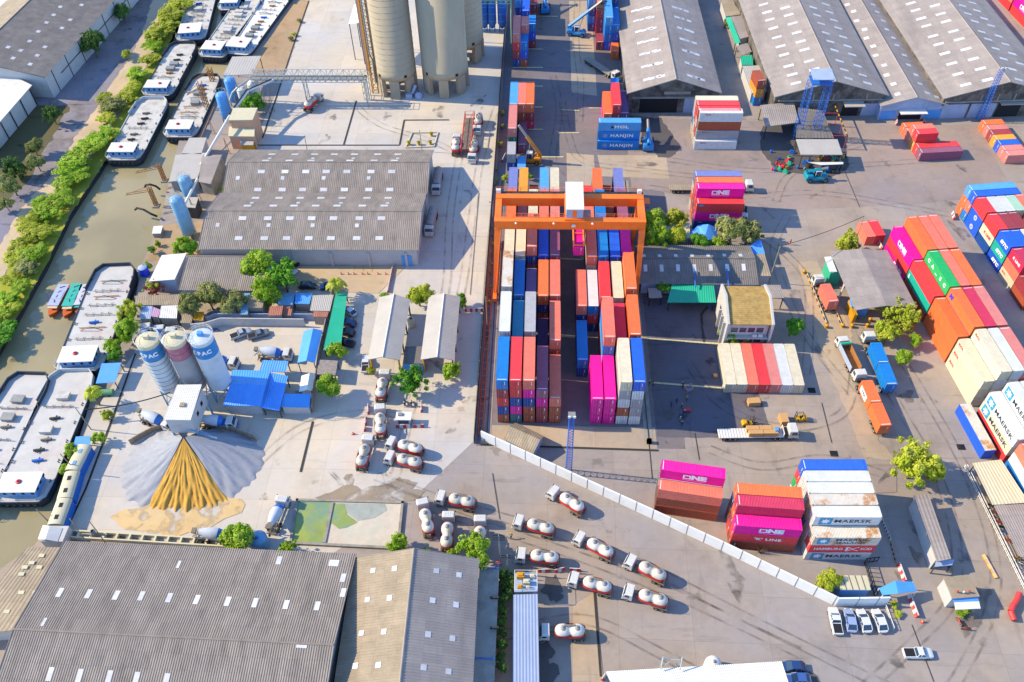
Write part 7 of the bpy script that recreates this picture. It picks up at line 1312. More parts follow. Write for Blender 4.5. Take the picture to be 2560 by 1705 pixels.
conveyor('long pale conveyor pipe sloping down past the peach building', [Y(1200, 390, 8.8), Y(890, 520, 9), Y(660, 830, 8), Y(300, 1440, 4)], .38, M_wht, 5);conveyor('dark conveyor pipe parallel to the long pale one', [Y(1170, 380, 9.4), Y(860, 520, 9.4), Y(650, 810, 8.6)], .2, M_dsteel, 2);conveyor('curved pale duct rising to the bridge', [Y(660, 640, 5), Y(690, 550, 7), Y(760, 480, 9), Y(880, 400, 9)], .3, M_galv, 2);conveyor('thin orange boom slanting over the small jetty house', [Y(470, 720, 6), Y(190, 1360, 2.5)], .14, M_rustpipe, 2);conveyor('pale conveyor leaning over the rusty vats', [E(1800, 100, 6), E(1690, 320, 7)], .35, M_wht, 2)
def block(name, lab, cat, roof, th, mroof, mwall, zlo=0.0, wins=0):
 t, c=canopy(name, lab, cat, roof, th, mroof, wall=mwall, rib=0);return t
block('peach_building', 'peach walled plant building with pale sloping roof', 'building', [Y(690, 735, 9), Y(1000, 732, 9), Y(938, 880, 8), Y(645, 885, 8)], .25, M_cream, M_peach);block('peach_annex', 'lower peach annex with pale roof below the peach building', 'annex', [Y(650, 965, 5.2), Y(965, 965, 5.2), Y(960, 1085, 4.6), Y(640, 1080, 4.6)], .2, M_cream, M_peach);block('kiosk', 'grey roofed kiosk with yellow base near the warehouse', 'kiosk', [Y(800, 1100, 3.2), Y(960, 1100, 3.2), Y(945, 1190, 2.8), Y(785, 1190, 2.8)], .15, M_greysh, M_yelst)
block('jetty_house', 'small flat roofed jetty house with white parapet', 'house', [Y(160, 1100, 4), Y(375, 1098, 4), Y(310, 1300, 4), Y(70, 1290, 4)], .3, M_greysh, M_wallw);block('jetty_shed', 'grey sheet shed below the small jetty house', 'shed', [Y(330, 1310, 4.5), Y(565, 1308, 4.5), Y(500, 1460, 4.5), Y(290, 1500, 4.5)], .2, M_asb3, M_concd);block('landing_roof', 'broad grey roof at the water near the upper orange jib', 'roof', [E(1600, -120, 4), E(1880, -140, 4), E(1800, 95, 4), E(1540, 125, 4)], .25, M_greysh, M_concd);block('silo_shed', 'grey sheet shed left of the two span warehouse', 'shed', [F(90, 40, 5), F(270, 30, 5), F(170, 290, 4.4), F(60, 270, 4.4)], .2, M_asb3, M_concd);block('hopper_roof', 'small tilted grey roof right of the tall rusty vat', 'roof', [E(1645, 265, 4.5), E(1808, 265, 4.5), E(1780, 362, 4), E(1670, 355, 4)], .2, M_greysh, M_dsteel);block('landing_slab', 'small pale landing shelter on the canal edge', 'shelter', [E(1400, 530, 1.6), E(1485, 525, 1.6), E(1465, 595, 1.6), E(1385, 598, 1.6)], .15, M_wht, M_concd)
block('white_roof_house', 'house with a large plain white roof near the canal', 'house', [E(1475, 795, 4.4), E(1700, 775, 4.8), E(1592, 1015, 4.6), E(1360, 1032, 4.2)], .2, M_wht, M_wallb)
p=E(1328, 970, 0);t=thing('water_drum', 'bright blue water drum with pale lid by the white roof house', 'drum', (p.x, p.y, 0));mb=MB();mb.lathe([(1.15, 0), (1.25, .3), (1.25, 2.3), (1.15, 2.5)], n=18);mb.build('body', mat('drum_blue_plastic', '#2246e0', .4), t);mb=MB();mb.lathe([(1.18, 2.5), (1.0, 2.65), (.02, 2.7)], n=18);mb.build('lid', M_wallb, t)
SH=[(E, [(1225, 1165), (1645, 1150), (1620, 1248), (1240, 1250)], M_asb2, 'ribbed brown shanty roof below the white roof house'), (E, [(1290, 1255), (1390, 1258), (1370, 1375), (1270, 1370)], M_wallb, 'pale blue shanty roof right of the round bank tree'), (E, [(1395, 1265), (1460, 1290), (1440, 1360), (1375, 1350)], mat('mauve_sheet', '#d8a8d0', .6), 'mauve shanty roof between blue and striped ones'), (E, [(1470, 1255), (1620, 1250), (1610, 1370), (1450, 1365)], M_wht, 'white and blue striped shanty roof'), (E, [(1660, 1330), (1770, 1320), (1740, 1415), (1640, 1410)], M_asb2, 'brown ribbed shanty roof under the grey trees'), (E, [(1775, 1310), (1860, 1310), (1850, 1390), (1760, 1385)], M_yelst, 'small orange patched shanty roof'), (F, [(475, 1285), (530, 1285), (505, 1480), (440, 1480)], M_ltblue, 'narrow light blue shanty roof left of the big tree'), (F, [(520, 1300), (660, 1330), (640, 1420), (500, 1420)], M_asb2, 'slatted brown shanty roof beneath the big tree'), (F, [(800, 1290), (940, 1285), (920, 1395), (780, 1395)], M_ltblue, 'faded blue shanty roof right of the big tree'), (F, [(950, 1285), (1095, 1290), (1070, 1385), (935, 1380)], M_bluesh, 'strong blue shanty roof in the shanty row'), (F, [(1100, 1305), (1290, 1300), (1255, 1450), (1075, 1445)], M_greysh, 'pale ribbed shanty roof at the right end'), (F, [(710, 1405), (830, 1400), (815, 1485), (695, 1490)], mat('rusty_sheet', '#c8806a', .8, var=.2, dirt='#8a4a38', damt=.7), 'rusty red shanty roof, left one'), (F, [(840, 1400), (915, 1405), (900, 1490), (825, 1485)], _M['rusty_sheet'], 'rusty red shanty roof, right one'), (F, [(1110, 1450), (1245, 1455), (1230, 1505), (1100, 1500)], _M['rusty_sheet'], 'rusty strip roof under the pale ribbed roof')]
for k, (f, pts, m, lab) in enumerate(SH):z_=2.6+.25*(k%4);canopy('shanty_roof', lab, 'roof', [f(x, y, z_+(.2 if i<2 else 0)) for i, (x, y) in enumerate(pts)], .12, m, wall=M_concd, rib=.45)
canopy('car_awning', 'teal green sheet awning over the parked cars', 'awning', [L(120, 155, 3), L(205, 158, 2.8), L(160, 540, 2.8), L(25, 590, 3)], .12, M_green, rib=0)
canopy('dry_trellis', 'dry vine covered trellis roof between the shelters and round trees', 'trellis', [L(-10, 660, 3), L(135, 668, 3), L(115, 778, 3), L(-25, 770, 3)], .12, mat('dry_vine', '#a89a94', .9, var=.4, scale=2), rib=0)
for k, (a_, b_, lab) in enumerate((((590, 825), (505, 995), 'long white roofed quay cabin, nearest the small blue tarp'), ((505, 1010), (450, 1190), 'long white roofed quay cabin, middle of three'), ((450, 1200), (385, 1375), 'long white roofed quay cabin, nearest the white gabled hut'))):
 a, b=J(*a_, 2.6), J(*b_, 2.6);r=ang(b, a)-math.pi/2;c=(a+b)/2;h=(a-b).xy.length/2;t=thing('quay_cabin', lab, 'cabin', (c.x, c.y, 0), r, 'quay cabins');mb=MB();mb.box(-1.5, 1.5, -h, h, 0, 2.4);mb.build('wall', M_bluest, t);mb=MB();mb.loft([[(1.6*math.cos(q), y, 2.4+.7*math.sin(q)) for q in [i*math.pi/8 for i in range(9)]] for y in (-h-.1, h+.1)], cap=True, close=True);mb.build('roof', M_cream, t)
 for y in (-h*.5, h*.45):mb=MB();mb.box(-.35, .35, y-.5, y+.5, 3.06, 3.14);mb.build('roof_hatch', M_dark if k else M_house, t)
o=J(380, 1430, 3);t=thing('quay_hut', 'white gabled hut at the end of the quay cabins', 'hut', (o.x, o.y, 0));oo=Vector((o.x, o.y, 0));rd=[J(345, 1385, 3.6)-oo, J(315, 1480, 3.6)-oo]
for q in ([J(300, 1380, 2.8)-oo, rd[0], rd[1], J(265, 1478, 2.8)-oo], [rd[0], J(438, 1400, 2.8)-oo, J(402, 1495, 2.8)-oo, rd[1]]):mb=MB();mb.slab(q, .1);mb.build('roof_slope', M_wht, t)
mb=MB();mb.box(-2.2, 2.2, -1.8, 1.6, -1.5, 2.7);mb.build('wall', M_wallw, t)
canopy('blue_tarp_roof', 'plain blue tarpaulin roof on posts beside the quay palm', 'awning', [J(712, 248, 3), J(848, 242, 3), J(805, 380, 2.6), J(670, 388, 2.6)], .1, M_bluet, rib=0);canopy('blue_tarp_roof', 'small blue tarpaulin roof above the first quay cabin', 'awning', [J(530, 760, 2.8), J(632, 755, 2.8), J(628, 820, 2.4), J(512, 828, 2.4)], .1, M_bluet, rib=0)
p=J(725, 458, .6);t=thing('green_tank', 'rusty green cylindrical tank lying beside the quay palm', 'tank', (p.x, p.y, 0));mb=MB();mb.tube((-2.2, 0, .8), (2.2, .3, .8), .75, 12);mb.build('tank', mat('faded_green', '#6fae84', .7, var=.2), t);mb=MB();[mb.box(x-.1, x+.1, -.6, .6, 0, .4) for x in (-1.3, 1.3)];mb.build('cradle', M_dsteel, t)
p=J(160, 1240, 0)
# -- trees and shrubs
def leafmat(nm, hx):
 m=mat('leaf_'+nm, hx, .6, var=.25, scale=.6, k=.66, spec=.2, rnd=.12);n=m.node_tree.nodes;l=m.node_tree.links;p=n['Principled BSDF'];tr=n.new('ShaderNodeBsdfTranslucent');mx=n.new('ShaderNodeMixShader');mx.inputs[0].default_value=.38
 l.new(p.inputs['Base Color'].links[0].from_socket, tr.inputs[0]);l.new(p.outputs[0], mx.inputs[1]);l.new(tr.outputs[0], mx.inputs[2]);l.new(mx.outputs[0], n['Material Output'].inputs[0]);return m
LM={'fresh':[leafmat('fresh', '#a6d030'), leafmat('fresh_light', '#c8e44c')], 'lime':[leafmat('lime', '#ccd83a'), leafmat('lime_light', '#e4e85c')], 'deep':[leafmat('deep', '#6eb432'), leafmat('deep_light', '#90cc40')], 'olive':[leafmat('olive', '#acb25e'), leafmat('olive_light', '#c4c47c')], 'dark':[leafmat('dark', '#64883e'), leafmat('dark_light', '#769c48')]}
M_bark=mat('bark', '#8a7458', .9, var=.25, scale=3);M_redf=mat('leaf_red', '#d85a48', .6, var=.2, k=.62)
def crown_mesh(seed, n_cl=110, leaves=64, flat_=.8, open_=.0, leaf=.08):
 """unit crown: leaf clumps over a lumpy ellipsoid of radius 1 centred at 0"""
 rg=random.Random(seed);mb=MB()
 lobes=[(Vector((rg.uniform(-.5, .5), rg.uniform(-.5, .5), rg.uniform(-.25, .45))), rg.uniform(.38, .62)) for _ in range(9)]
 for k in range(n_cl):
  lc, lr=lobes[k%9];d=Vector((rg.gauss(0, 1), rg.gauss(0, 1), rg.gauss(.25, 1))).normalized();c=lc+d*lr*rg.uniform(.35, 1.0+open_*.25);c.z*=flat_;cr_l=rg.uniform(.13, .27)
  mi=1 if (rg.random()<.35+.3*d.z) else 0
  for j in range(leaves):
   o=Vector((rg.gauss(0, 1), rg.gauss(0, 1), rg.gauss(0, .8)));o=o.normalized()*cr_l*rg.random()**.4;p=c+o;nn=(o.normalized()+d*.6+Vector((rg.uniform(-.7, .7), rg.uniform(-.7, .7), rg.uniform(-.2, .8)))).normalized()
   u=nn.orthogonal().normalized();u=Matrix.Rotation(rg.uniform(0, 6.28), 3, nn)@u;v=nn.cross(u);s_=leaf*rg.uniform(.6, 1.25)
   mb.face([p-u*s_, p-v*s_*.55+nn*s_*.12, p+u*s_, p+v*s_*.55+nn*s_*.12], mi)
 return mb
CR=[]
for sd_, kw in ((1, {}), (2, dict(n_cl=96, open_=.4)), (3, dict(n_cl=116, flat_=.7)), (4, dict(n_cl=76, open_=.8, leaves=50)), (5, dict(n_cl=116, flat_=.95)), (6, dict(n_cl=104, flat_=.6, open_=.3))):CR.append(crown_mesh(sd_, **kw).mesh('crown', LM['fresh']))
def trunk_mesh(seed):
 rg=random.Random(seed);mb=MB();mb.tube((0, 0, 0), (.04, .02, .62), .06, 8, r2=.042)
 for k in range(5):a=k*1.26+rg.uniform(-.3, .3);mb.tube((.04, .02, .5+.03*k), (.34*math.cos(a), .34*math.sin(a), .78+rg.uniform(0, .2)), .03, 6, r2=.012)
 return mb.mesh('trunk', M_bark)
TR=[trunk_mesh(k) for k in range(3)]
NT=[0]
def tree(f, x, y, rpx, sc_, kind, lab, name='leafy_tree', h=None, group=None, var=None, zc=None):
 """crown centre and radius given in a photo zoom; sc_ is that zoom's scale"""
 g0=f(x, y, 0);g1=f(x+rpx, y, 0);rad=(g1-g0).length*(1.08 if name=='bank_shrub' else 1.2);h=h or rad*1.9;zc=zc if zc is not None else max(rad*.62, h-rad*.75);zc=rad*.5 if name=='bank_shrub' else zc;c=f(x, y, zc);NT[0]+=1;k=NT[0]
 t=thing(name, lab, 'shrub' if 'shrub' in name or 'bush' in name else 'tree', (c.x, c.y, 0), k*2.399, group)
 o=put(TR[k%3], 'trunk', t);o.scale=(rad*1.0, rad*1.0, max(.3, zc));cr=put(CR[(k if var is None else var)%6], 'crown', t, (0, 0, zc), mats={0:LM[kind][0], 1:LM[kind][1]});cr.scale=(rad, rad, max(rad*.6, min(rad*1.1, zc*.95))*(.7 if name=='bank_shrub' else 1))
 return t
ORDW=['first', 'second', 'third', 'fourth', 'fifth', 'sixth', 'seventh', 'eighth', 'ninth', 'tenth', 'eleventh', 'twelfth', 'thirteenth', 'fourteenth', 'fifteenth', 'sixteenth', 'seventeenth', 'eighteenth', 'nineteenth', 'twentieth']
GVB='shrubs along the green canal bank'
kk=0
for (f, s_, lst) in ((A, 3.647, [(1640, 40, 110, 'lime'), (1560, 130, 120, 'lime'), (1490, 235, 120, 'lime'), (1410, 320, 110, 'lime'), (1390, 420, 100, 'fresh'), (1350, 530, 90, 'lime'), (1240, 670, 100, 'fresh'), (1210, 790, 90, 'olive'), (1150, 880, 100, 'olive'), (1020, 960, 120, 'olive'), (960, 880, 80, 'lime'), (960, 1090, 90, 'olive'), (930, 1230, 120, 'fresh'), (830, 1320, 140, 'fresh'), (730, 1420, 150, 'deep'), (640, 1520, 140, 'fresh')]), (E, 3.647, [(680, 50, 130, 'fresh'), (620, 130, 110, 'deep'), (560, 270, 120, 'fresh'), (370, 320, 90, 'deep'), (450, 390, 130, 'deep'), (340, 430, 90, 'fresh'), (240, 520, 130, 'lime'), (370, 560, 120, 'olive'), (200, 690, 120, 'lime'), (310, 770, 130, 'fresh'), (130, 830, 110, 'olive'), (230, 900, 120, 'olive'), (100, 1010, 90, 'lime'), (160, 1090, 100, 'deep'), (60, 1180, 100, 'fresh'), (120, 1270, 80, 'olive'), (30, 1330, 110, 'fresh'), (60, 1470, 110, 'dark'), (-30, 1560, 130, 'dark')])):
 for x, y, r, k in lst:
  k={'deep':'fresh', 'olive':'lime' if kk%3 else 'olive', 'dark':'deep'}.get(k, k);cn={'lime':'yellow green', 'fresh':'fresh green', 'olive':'sparse olive', 'deep':'deep green', 'dark':'dark green'}[k]
  where=f'{ORDW[kk]} from the top' if kk<18 else f'{ORDW[34 - kk]} from the bottom'
  tree(f, x, y, r, s_, k, f'{cn} shrub on the canal bank, {where}', 'bank_shrub', group=GVB, h=None);kk+=1
for a in ((A, 840, 400, 95, 3.647, 'dark', 'dark tree hugging the wall of the top left warehouse'), (A, 1110, 110, 70, 3.647, 'dark', 'dark shrub at the far corner of the top left warehouse'), (A, 1150, 500, 40, 3.647, 'lime', 'small lime shrub alone among the derelict slabs'), (A, 470, 1040, 75, 3.647, 'dark', 'dark weedy bush between the two white warehouses'), (A, 130, 1530, 85, 3.647, 'dark', 'dark bush at the left edge below the white store'), (A, 300, 1330, 75, 3.647, 'olive', 'brownish bush on the weedy soil'), (E, 100, 150, 90, 3.647, 'olive', 'overgrown olive bush at the far left edge'), (E, 50, 330, 60, 3.647, 'olive', 'small olive bush beside the puddle at the far left edge'), (A, 330, 1480, 70, 3.647, 'olive', 'low thicket below the brownish bush'),(E, 1170, 1300, 90, 3.647, 'lime', 'round yellow green tree beside the pale barge'), (E, 1150, 1480, 95, 3.647, 'fresh', 'fresh green tree below the round yellow green one'), (J, 790, 130, 55, 2.8, 'fresh', 'tree near the quay with orange flowers below it'), (J, 800, 190, 45, 2.8, 'deep', 'green bush at the quay above the plain blue tarpaulin'), (J, 500, 860, 50, 2.8, 'fresh', 'green shrub in the gap beside the first quay cabin'), (J, 455, 990, 40, 2.8, 'fresh', 'small shrub beside the middle quay cabin'), (J, 690, 770, 45, 2.8, 'fresh', 'shrub on the quay strip by the small blue tarp'), (J, 750, 610, 35, 2.8, 'lime', 'low lime shrub on the quay strip'), (E, 1750, 1230, 110, 3.647, 'olive', 'grey green tree over the shanty roofs, left one'), (E, 1900, 1180, 110, 3.647, 'olive', 'grey green tree over the shanty roofs, middle one'), (E, 2130, 1230, 100, 3.647, 'olive', 'grey green tree over the shanty roofs, right one'),(F, 590, 1030, 130, 3.647, 'fresh', 'bright left crown of the big tree beside the low warehouse'), (F, 830, 1130, 140, 3.647, 'deep', 'deep green right crown of the big tree pair'), (F, 680, 1250, 120, 3.647, 'fresh', 'front bright crown below the big tree pair'), (F, 2065, 1295, 110, 3.647, 'lime', 'bright tree between the tops of the weighbridge sheds'), (L, 1075, 220, 50, 3.0146, 'deep', 'small dark round tree right of the weighbridge sheds'), (L, 128, 595, 65, 3.0146, 'fresh', 'round tree at the foot of the teal awning'), (L, 72, 865, 85, 3.0146, 'fresh', 'round tree beside the boundary wall end'), (L, 680, 815, 105, 3.0146, 'deep', 'broad tree between the two weighbridge sheds'), (L, 985, 745, 62, 3.0146, 'fresh', 'tree at the lower end of the right weighbridge shed'), (L, 380, 745, 32, 3.0146, 'lime', 'small shrub at the lower end of the left weighbridge shed'), (L, 485, 175, 30, 3.0146, 'fresh', 'small shrub at the top of the left weighbridge shed'),(E, 1660, 710, 80, 3.647, 'fresh', 'round bush on the rubble left of the warehouse'), (E, 1740, 730, 70, 3.647, 'deep', 'second bush joined to the one on the rubble'), (E, 1380, 745, 35, 3.647, 'deep', 'small bush at the canal edge by the rubble'), (E, 1435, 690, 25, 3.647, 'fresh', 'tiny bush on the rubble near the canal edge'), (E, 1340, 900, 45, 3.647, 'fresh', 'bush behind the blue water drum'), (E, 2020, 200, 35, 3.647, 'lime', 'small shrub at the left gable of the warehouse'), (Y, 940, 670, 110, 4.906, 'deep', 'dark green tree behind the peach building'),(Q, 2180, 245, 140, 3.68, 'fresh', 'round dense tree beside the hidden mixer'), (R, 350, 580, 65, 2.987, 'fresh', 'shrub at the lower left corner of the pond'), (R, 1185, 540, 75, 2.987, 'fresh', 'tree at the lower right corner of the pond'), (R, 1385, 590, 35, 2.987, 'fresh', 'small shrub at the ridge end of the brown warehouse'), (R, 1590, 610, 35, 2.987, 'fresh', 'small shrub right of the ridge end'), (R, 1755, 590, 115, 2.987, 'fresh', 'tree at the corner of the grey roof slope'),(H, 275, 500, 110, 3.647, 'fresh', 'tree beside the crane leg, upper left of the grove'), (H, 290, 630, 110, 3.647, 'fresh', 'tree beside the crane leg, lower left of the grove'), (H, 470, 470, 90, 3.647, 'lime', 'tree behind the mossy roof'), (H, 470, 630, 90, 3.647, 'lime', 'tree in front of the mossy roof'), (H, 700, 665, 80, 3.647, 'deep', 'low dark tree in front of the blue tarpaulin hut'), (H, 870, 680, 70, 3.647, 'fresh', 'low tree right of the dark one at the tarpaulin hut'), (H, 980, 560, 130, 3.647, 'olive', 'leafy grey green tree right of the tarpaulin hut'), (H, 1140, 580, 110, 3.647, 'olive', 'rightmost leafy grey green tree of the grove'), (H, 2040, 695, 95, 3.647, 'lime', 'round clipped lime bush behind the inspection shed'), (H, 370, 1085, 70, 3.647, 'deep', 'dark small tree left of the green canopy'), (H, 1530, 1450, 85, 3.647, 'deep', 'dark tree at the right corner of the office building'), (H, 960, 1530, 70, 3.647, 'fresh', 'low shrub in front of the office building, left'), (H, 1100, 1540, 55, 3.647, 'lime', 'low shrub in front of the office building, right'),(I, 990, 1290, 120, 3.647, 'lime', 'top crown of the yellow green trees before the inspection shed'), (I, 1130, 1370, 110, 3.647, 'lime', 'right crown of the yellow green trees before the inspection shed'), (I, 950, 1470, 110, 3.647, 'lime', 'left crown of the yellow green trees before the inspection shed'), (P, 900, 140, 75, 3.485, 'lime', 'low crown beside the blue container truck'), (P, 1145, 180, 55, 3.485, 'fresh', 'small bright tree right of the yellow green crowns'), (P, 1040, 330, 70, 3.485, 'fresh', 'bright tree lower right of the blue container truck'), (P, 1150, 1240, 175, 3.485, 'lime', 'large yellow green tree alone beside the lower lane'), (P, 1290, 1290, 100, 3.485, 'lime', 'right bough of the large yellow green tree'),(U, 370, 690, 100, 3.447, 'lime', 'feathery lime tree inside the end of the white wall'), (C, 2115, 210, 35, 3.647, 'olive', 'small tree over the green roof between the warehouses'), (GZ, 970, 165, 35, 3.647, 'lime', 'lime shrub at the far end of the crane row, left'), (GZ, 1180, 150, 30, 3.647, 'fresh', 'small shrub between the far crane row stacks')):
 tree(*a, name='leafy_tree' if 'tree' in a[6] or 'crown' in a[6] or 'bough' in a[6] else 'leafy_shrub')
tree(E, 1400, 1090, 70, 3.647, 'fresh', 'red leaved tree in front of the white roof house', 'red_tree')
for ch in [o for o in COL.objects if o.type=='EMPTY' and o.name.startswith('red_tree')][0].children:
 if ch.name.startswith('crown'):ch.material_slots[0].material=M_redf
GH2='hedge beside the blue roofed shed'
for k in range(9):tree(S, 768-k*1.5, 760+k*88, 40, 2.986, 'dark', f'dark narrow hedge shrub, {ORDW[k]} from the top of the hedge strip', 'hedge_shrub', group=GH2, h=3.2)
for k in range(4):tree(S, 825-k*5, 790+k*40, 34, 2.986, 'dark', f'dark shrub left of the rooftop generators, {ORDW[k]} from the top', 'hedge_shrub', group=GH2, h=2.6)
GFW='weeds along the yard fence'
for k, (x, y) in enumerate(((880, 90), (885, 180), (875, 235), (842, 620), (845, 690), (843, 760), (836, 860), (833, 940), (825, 1020), (820, 1150), (815, 1210), (812, 1290))):tree(GZ, x, y, 14, 3.647, 'lime' if k%2 else 'olive', f'small weed bush along the plant side of the fence, {ORDW[k]} from the far end', 'fence_shrub', group=GFW, h=1.4)
for k, (x, y) in enumerate(((2245, 1025), (2240, 1150), (2225, 1310), (390, 185), (345, 310), (320, 350))):tree(B, x, y, 22, 3.647, 'olive' if k%2 else 'lime', ['dry weed clump at the wall above the loading rack', 'dry weed clump at the wall right of the rack', 'dry weed clump at the wall by the warehouse corner', 'weed clump on the bare soil, uppermost', 'weed clump on the bare soil, middle', 'weed clump on the bare soil, lowest'][k], 'fence_shrub', h=1.6)
def palm(f, x, y, rp, lab):
 h=5.0;p=f(x, y, h);t=thing('palm_tree', lab, 'palm', (p.x, p.y, 0));mb=MB();mb.tube((0, 0, 0), (.1, .1, h), .22, 8, r2=.15);mb.build('trunk', M_bark, t);mb=MB();rg=random.Random(int(x));R0=(f(x+rp, y, h)-p).length
 for k in range(15):
  a=k*2.4;ln=R0*rg.uniform(.8, 1.15);pts=[]
  for j in range(7):s_=j/6;pts.append(Vector((math.cos(a)*ln*s_, math.sin(a)*ln*s_, h+.9*math.sin(s_*2.2)*(1.2 if k%2 else .6)-1.6*s_**2.4)))
  sd=Vector((-math.sin(a), math.cos(a), 0))
  for j in range(6):
   w1_, w2_=.5*math.sin(.4+j/6*2.6), .5*math.sin(.4+(j+1)/6*2.6)
   for s_ in (-1, 1):
    for q in range(2):fa, fb=q/2, (q+.75)/2;pa, pb=pts[j].lerp(pts[j+1], fa), pts[j].lerp(pts[j+1], fb);mb.face([pa, pb, pb+sd*s_*w2_*1.4+Vector((math.cos(a)*.3, math.sin(a)*.3, -.25)), pa+sd*s_*w1_*1.4+Vector((math.cos(a)*.3, math.sin(a)*.3, -.25))], (j+k)%2)
 mb.build('fronds', LM['lime'], t)
palm(F, 1310, 1190, 85, 'palm at the corner of the shanty roofs and teal awning');palm(J, 640, 445, 60, 'palm beside the plain blue tarpaulin on the quay')
p=T(1130, 935, 0);t=thing('bare_bush', 'leafless bush standing before the brown container by the wall', 'bush', (p.x, p.y, 0));mb=MB();rg=random.Random(5)
for k in range(26):a=rg.uniform(0, 6.28);e_=rg.uniform(.4, 1.6);mb.tube((0, 0, .1), (math.cos(a)*e_, math.sin(a)*e_*.6, rg.uniform(1.0, 2.6)), .04, 4, r2=.01)
mb.build('branches', M_bark, t)
# -- street furniture and small things
M_conr=mat('cone_orange', '#ff5a28', .5, var=.05);M_barr=mat('barrier_red', '#e84a4a', .5, var=.08);M_barw=mat('barrier_white', '#f2eeea', .5, var=.06);M_wood=mat('pole_wood', '#b9a98c', .85, var=.2, scale=2)
cm=MB();cm.lathe([(.26, .05), (.06, .8), (.01, .82)], n=10);cm.box(-.32, .32, -.32, .32, 0, .05);CONE=cm.mesh('body', M_conr);cs=MB();cs.lathe([(.195, .32), (.155, .5)], n=10);CST=cs.mesh('white_stripe', M_barw)
for k, (f, x, y) in enumerate([(F, 1380, 1060), (F, 1360, 1115), (F, 1425, 1115), (F, 1477, 1115), (F, 1552, 1115), (F, 1602, 1115), (F, 1695, 1115), (F, 1765, 1115), (L, 250, 1222), (U, 1190, 1052)]):
 p=f(x, y, 0);lab=['orange traffic cone standing behind the line of seven', *[f'orange traffic cone, {ORDW[i]} from left in the line of seven' for i in range(7)], 'orange traffic cone left of the waiting tankers', 'orange traffic cone on the road by the gate'][k];t=thing('traffic_cone', lab, 'cone', (p.x, p.y, 0), 0, 'orange traffic cones');put(CONE, 'body', t);put(CST, 'white_stripe', t)
def barrier(lab, f, a_, b_, h=.9, w_=.45, seg=.7, name='striped_barrier', m=(None, None), cat='barrier', z0=0):
 a, b=f(*a_, z0), f(*b_, z0);r=ang(a, b);Ln=(b-a).xy.length;t=thing(name, lab, cat, (a.x, a.y, z0), r);n=max(2, round(Ln/seg));m1, m2=m[0] or M_barr, m[1] or M_barw;mb=MB()
 for k in range(n):
  x0, x1=Ln*k/n, Ln*(k+1)/n;mi=k%2;mb.raw([(x, y, z_) for x in (x0, x1) for y, z_ in ((-w_/2, 0), (w_/2, 0), (w_/2, .18), (w_*.22, .4), (w_*.22, h), (-w_*.22, h), (-w_*.22, .4), (-w_/2, .18))], [(i, (i+1)%8, 8+(i+1)%8, 8+i) for i in range(8)], mi)
  if k==0:mb.face([(x0, y, z_) for y, z_ in ((-w_/2, 0), (w_/2, 0), (w_/2, .18), (w_*.22, .4), (w_*.22, h), (-w_*.22, h), (-w_*.22, .4), (-w_/2, .18))][::-1], mi)
  if k==n-1:mb.face([(x1, y, z_) for y, z_ in ((-w_/2, 0), (w_/2, 0), (w_/2, .18), (w_*.22, .4), (w_*.22, h), (-w_*.22, h), (-w_*.22, .4), (-w_/2, .18))], mi)
 mb.build('body', [m1, m2], t);mb=MB();mb.box(0, Ln, -w_*.15, w_*.15, h, h+.05);mb.build('top_rail', M_barw, t);return t
for a in (('red and white barrier left of the waiting tanker, upper', L, (365, 1075), (365, 1010)), ('red and white barrier left of the waiting tanker, middle', L, (345, 1160), (345, 1098)), ('red and white barrier left of the waiting tanker, lowest', L, (337, 1205), (340, 1170)), ('red and white barrier standing apart at the slab corner', L, (765, 1060), (765, 1010)), ('long red and white barrier in front of the guard booth', L, (575, 1172), (680, 1170)), ('short red and white barrier right of the guard booth', L, (705, 1170), (785, 1168)), ('red and white barrier across the shaded lane, left', L, (1090, 300), (1150, 295)), ('red and white barrier across the shaded lane, right', L, (1170, 295), (1232, 293)),('red and white barrier above the rooftop generators, left', S, (1030, 745), (1110, 742)), ('tilted red and white barrier above the rooftop generators', S, (1155, 748), (1228, 728)), ('red and white barrier behind the passing tanker', S, (1265, 735), (1345, 740)), ('red and white barrier at the wall corner by the fence', B, (2245, 1480), (2275, 1420)), ('long red and white barrier at the tip of the slanted containers', I, (890, 750), (775, 505)), ('red and white barrier at the tip of the far block', R2Z, (135, 620), (115, 525)), ('striped barrier before the narrow warehouse door, left', G5, (265, 225), (270, 140)), ('striped barrier before the narrow warehouse door, right', G5, (725, 210), (690, 135)), ('striped island barrier above the blue gate tent', U, (1040, 710), (985, 560)), ('striped island barrier below the blue gate tent', U, (1145, 1015), (1075, 825)), ('small striped barrier at the bottom white roof corner', V, (600, 890), (625, 850))):barrier(*a, h=1.0, w_=.7 if 'island' in a[0] else .45)
MY=(M_yelst, M_dark)
for a in (('yellow and black kerb along the weighing lane, left side', I, (385, 1420), (205, 960)), ('yellow and black kerb along the weighing lane, right side', I, (530, 1450), (470, 1310))):barrier(*a, h=.45, w_=.3, seg=1.0, name='striped_kerb', m=MY, cat='kerb')
barrier('row of small white posts beside the MAERSK block', U, (915, 350), (840, 175), .7, .25, .35, 'post_row', (M_barw, M_chas), 'posts');barrier('yellow and black chain kerb leading to the gate', U, (965, 545), (915, 360), .3, .2, .5, 'striped_kerb', MY, 'kerb')
barrier('yellow speed hump on the right road', U, (1720, 475), (1830, 675), .3, .8, .9, 'speed_hump', (M_yelst, M_rustpipe), 'speed hump');barrier('low white fence with potted flowers dividing the tan floor', F, (1845, 985), (1785, 1285), .8, .4, .5, 'flower_fence', (M_barw, M_barr), 'fence')
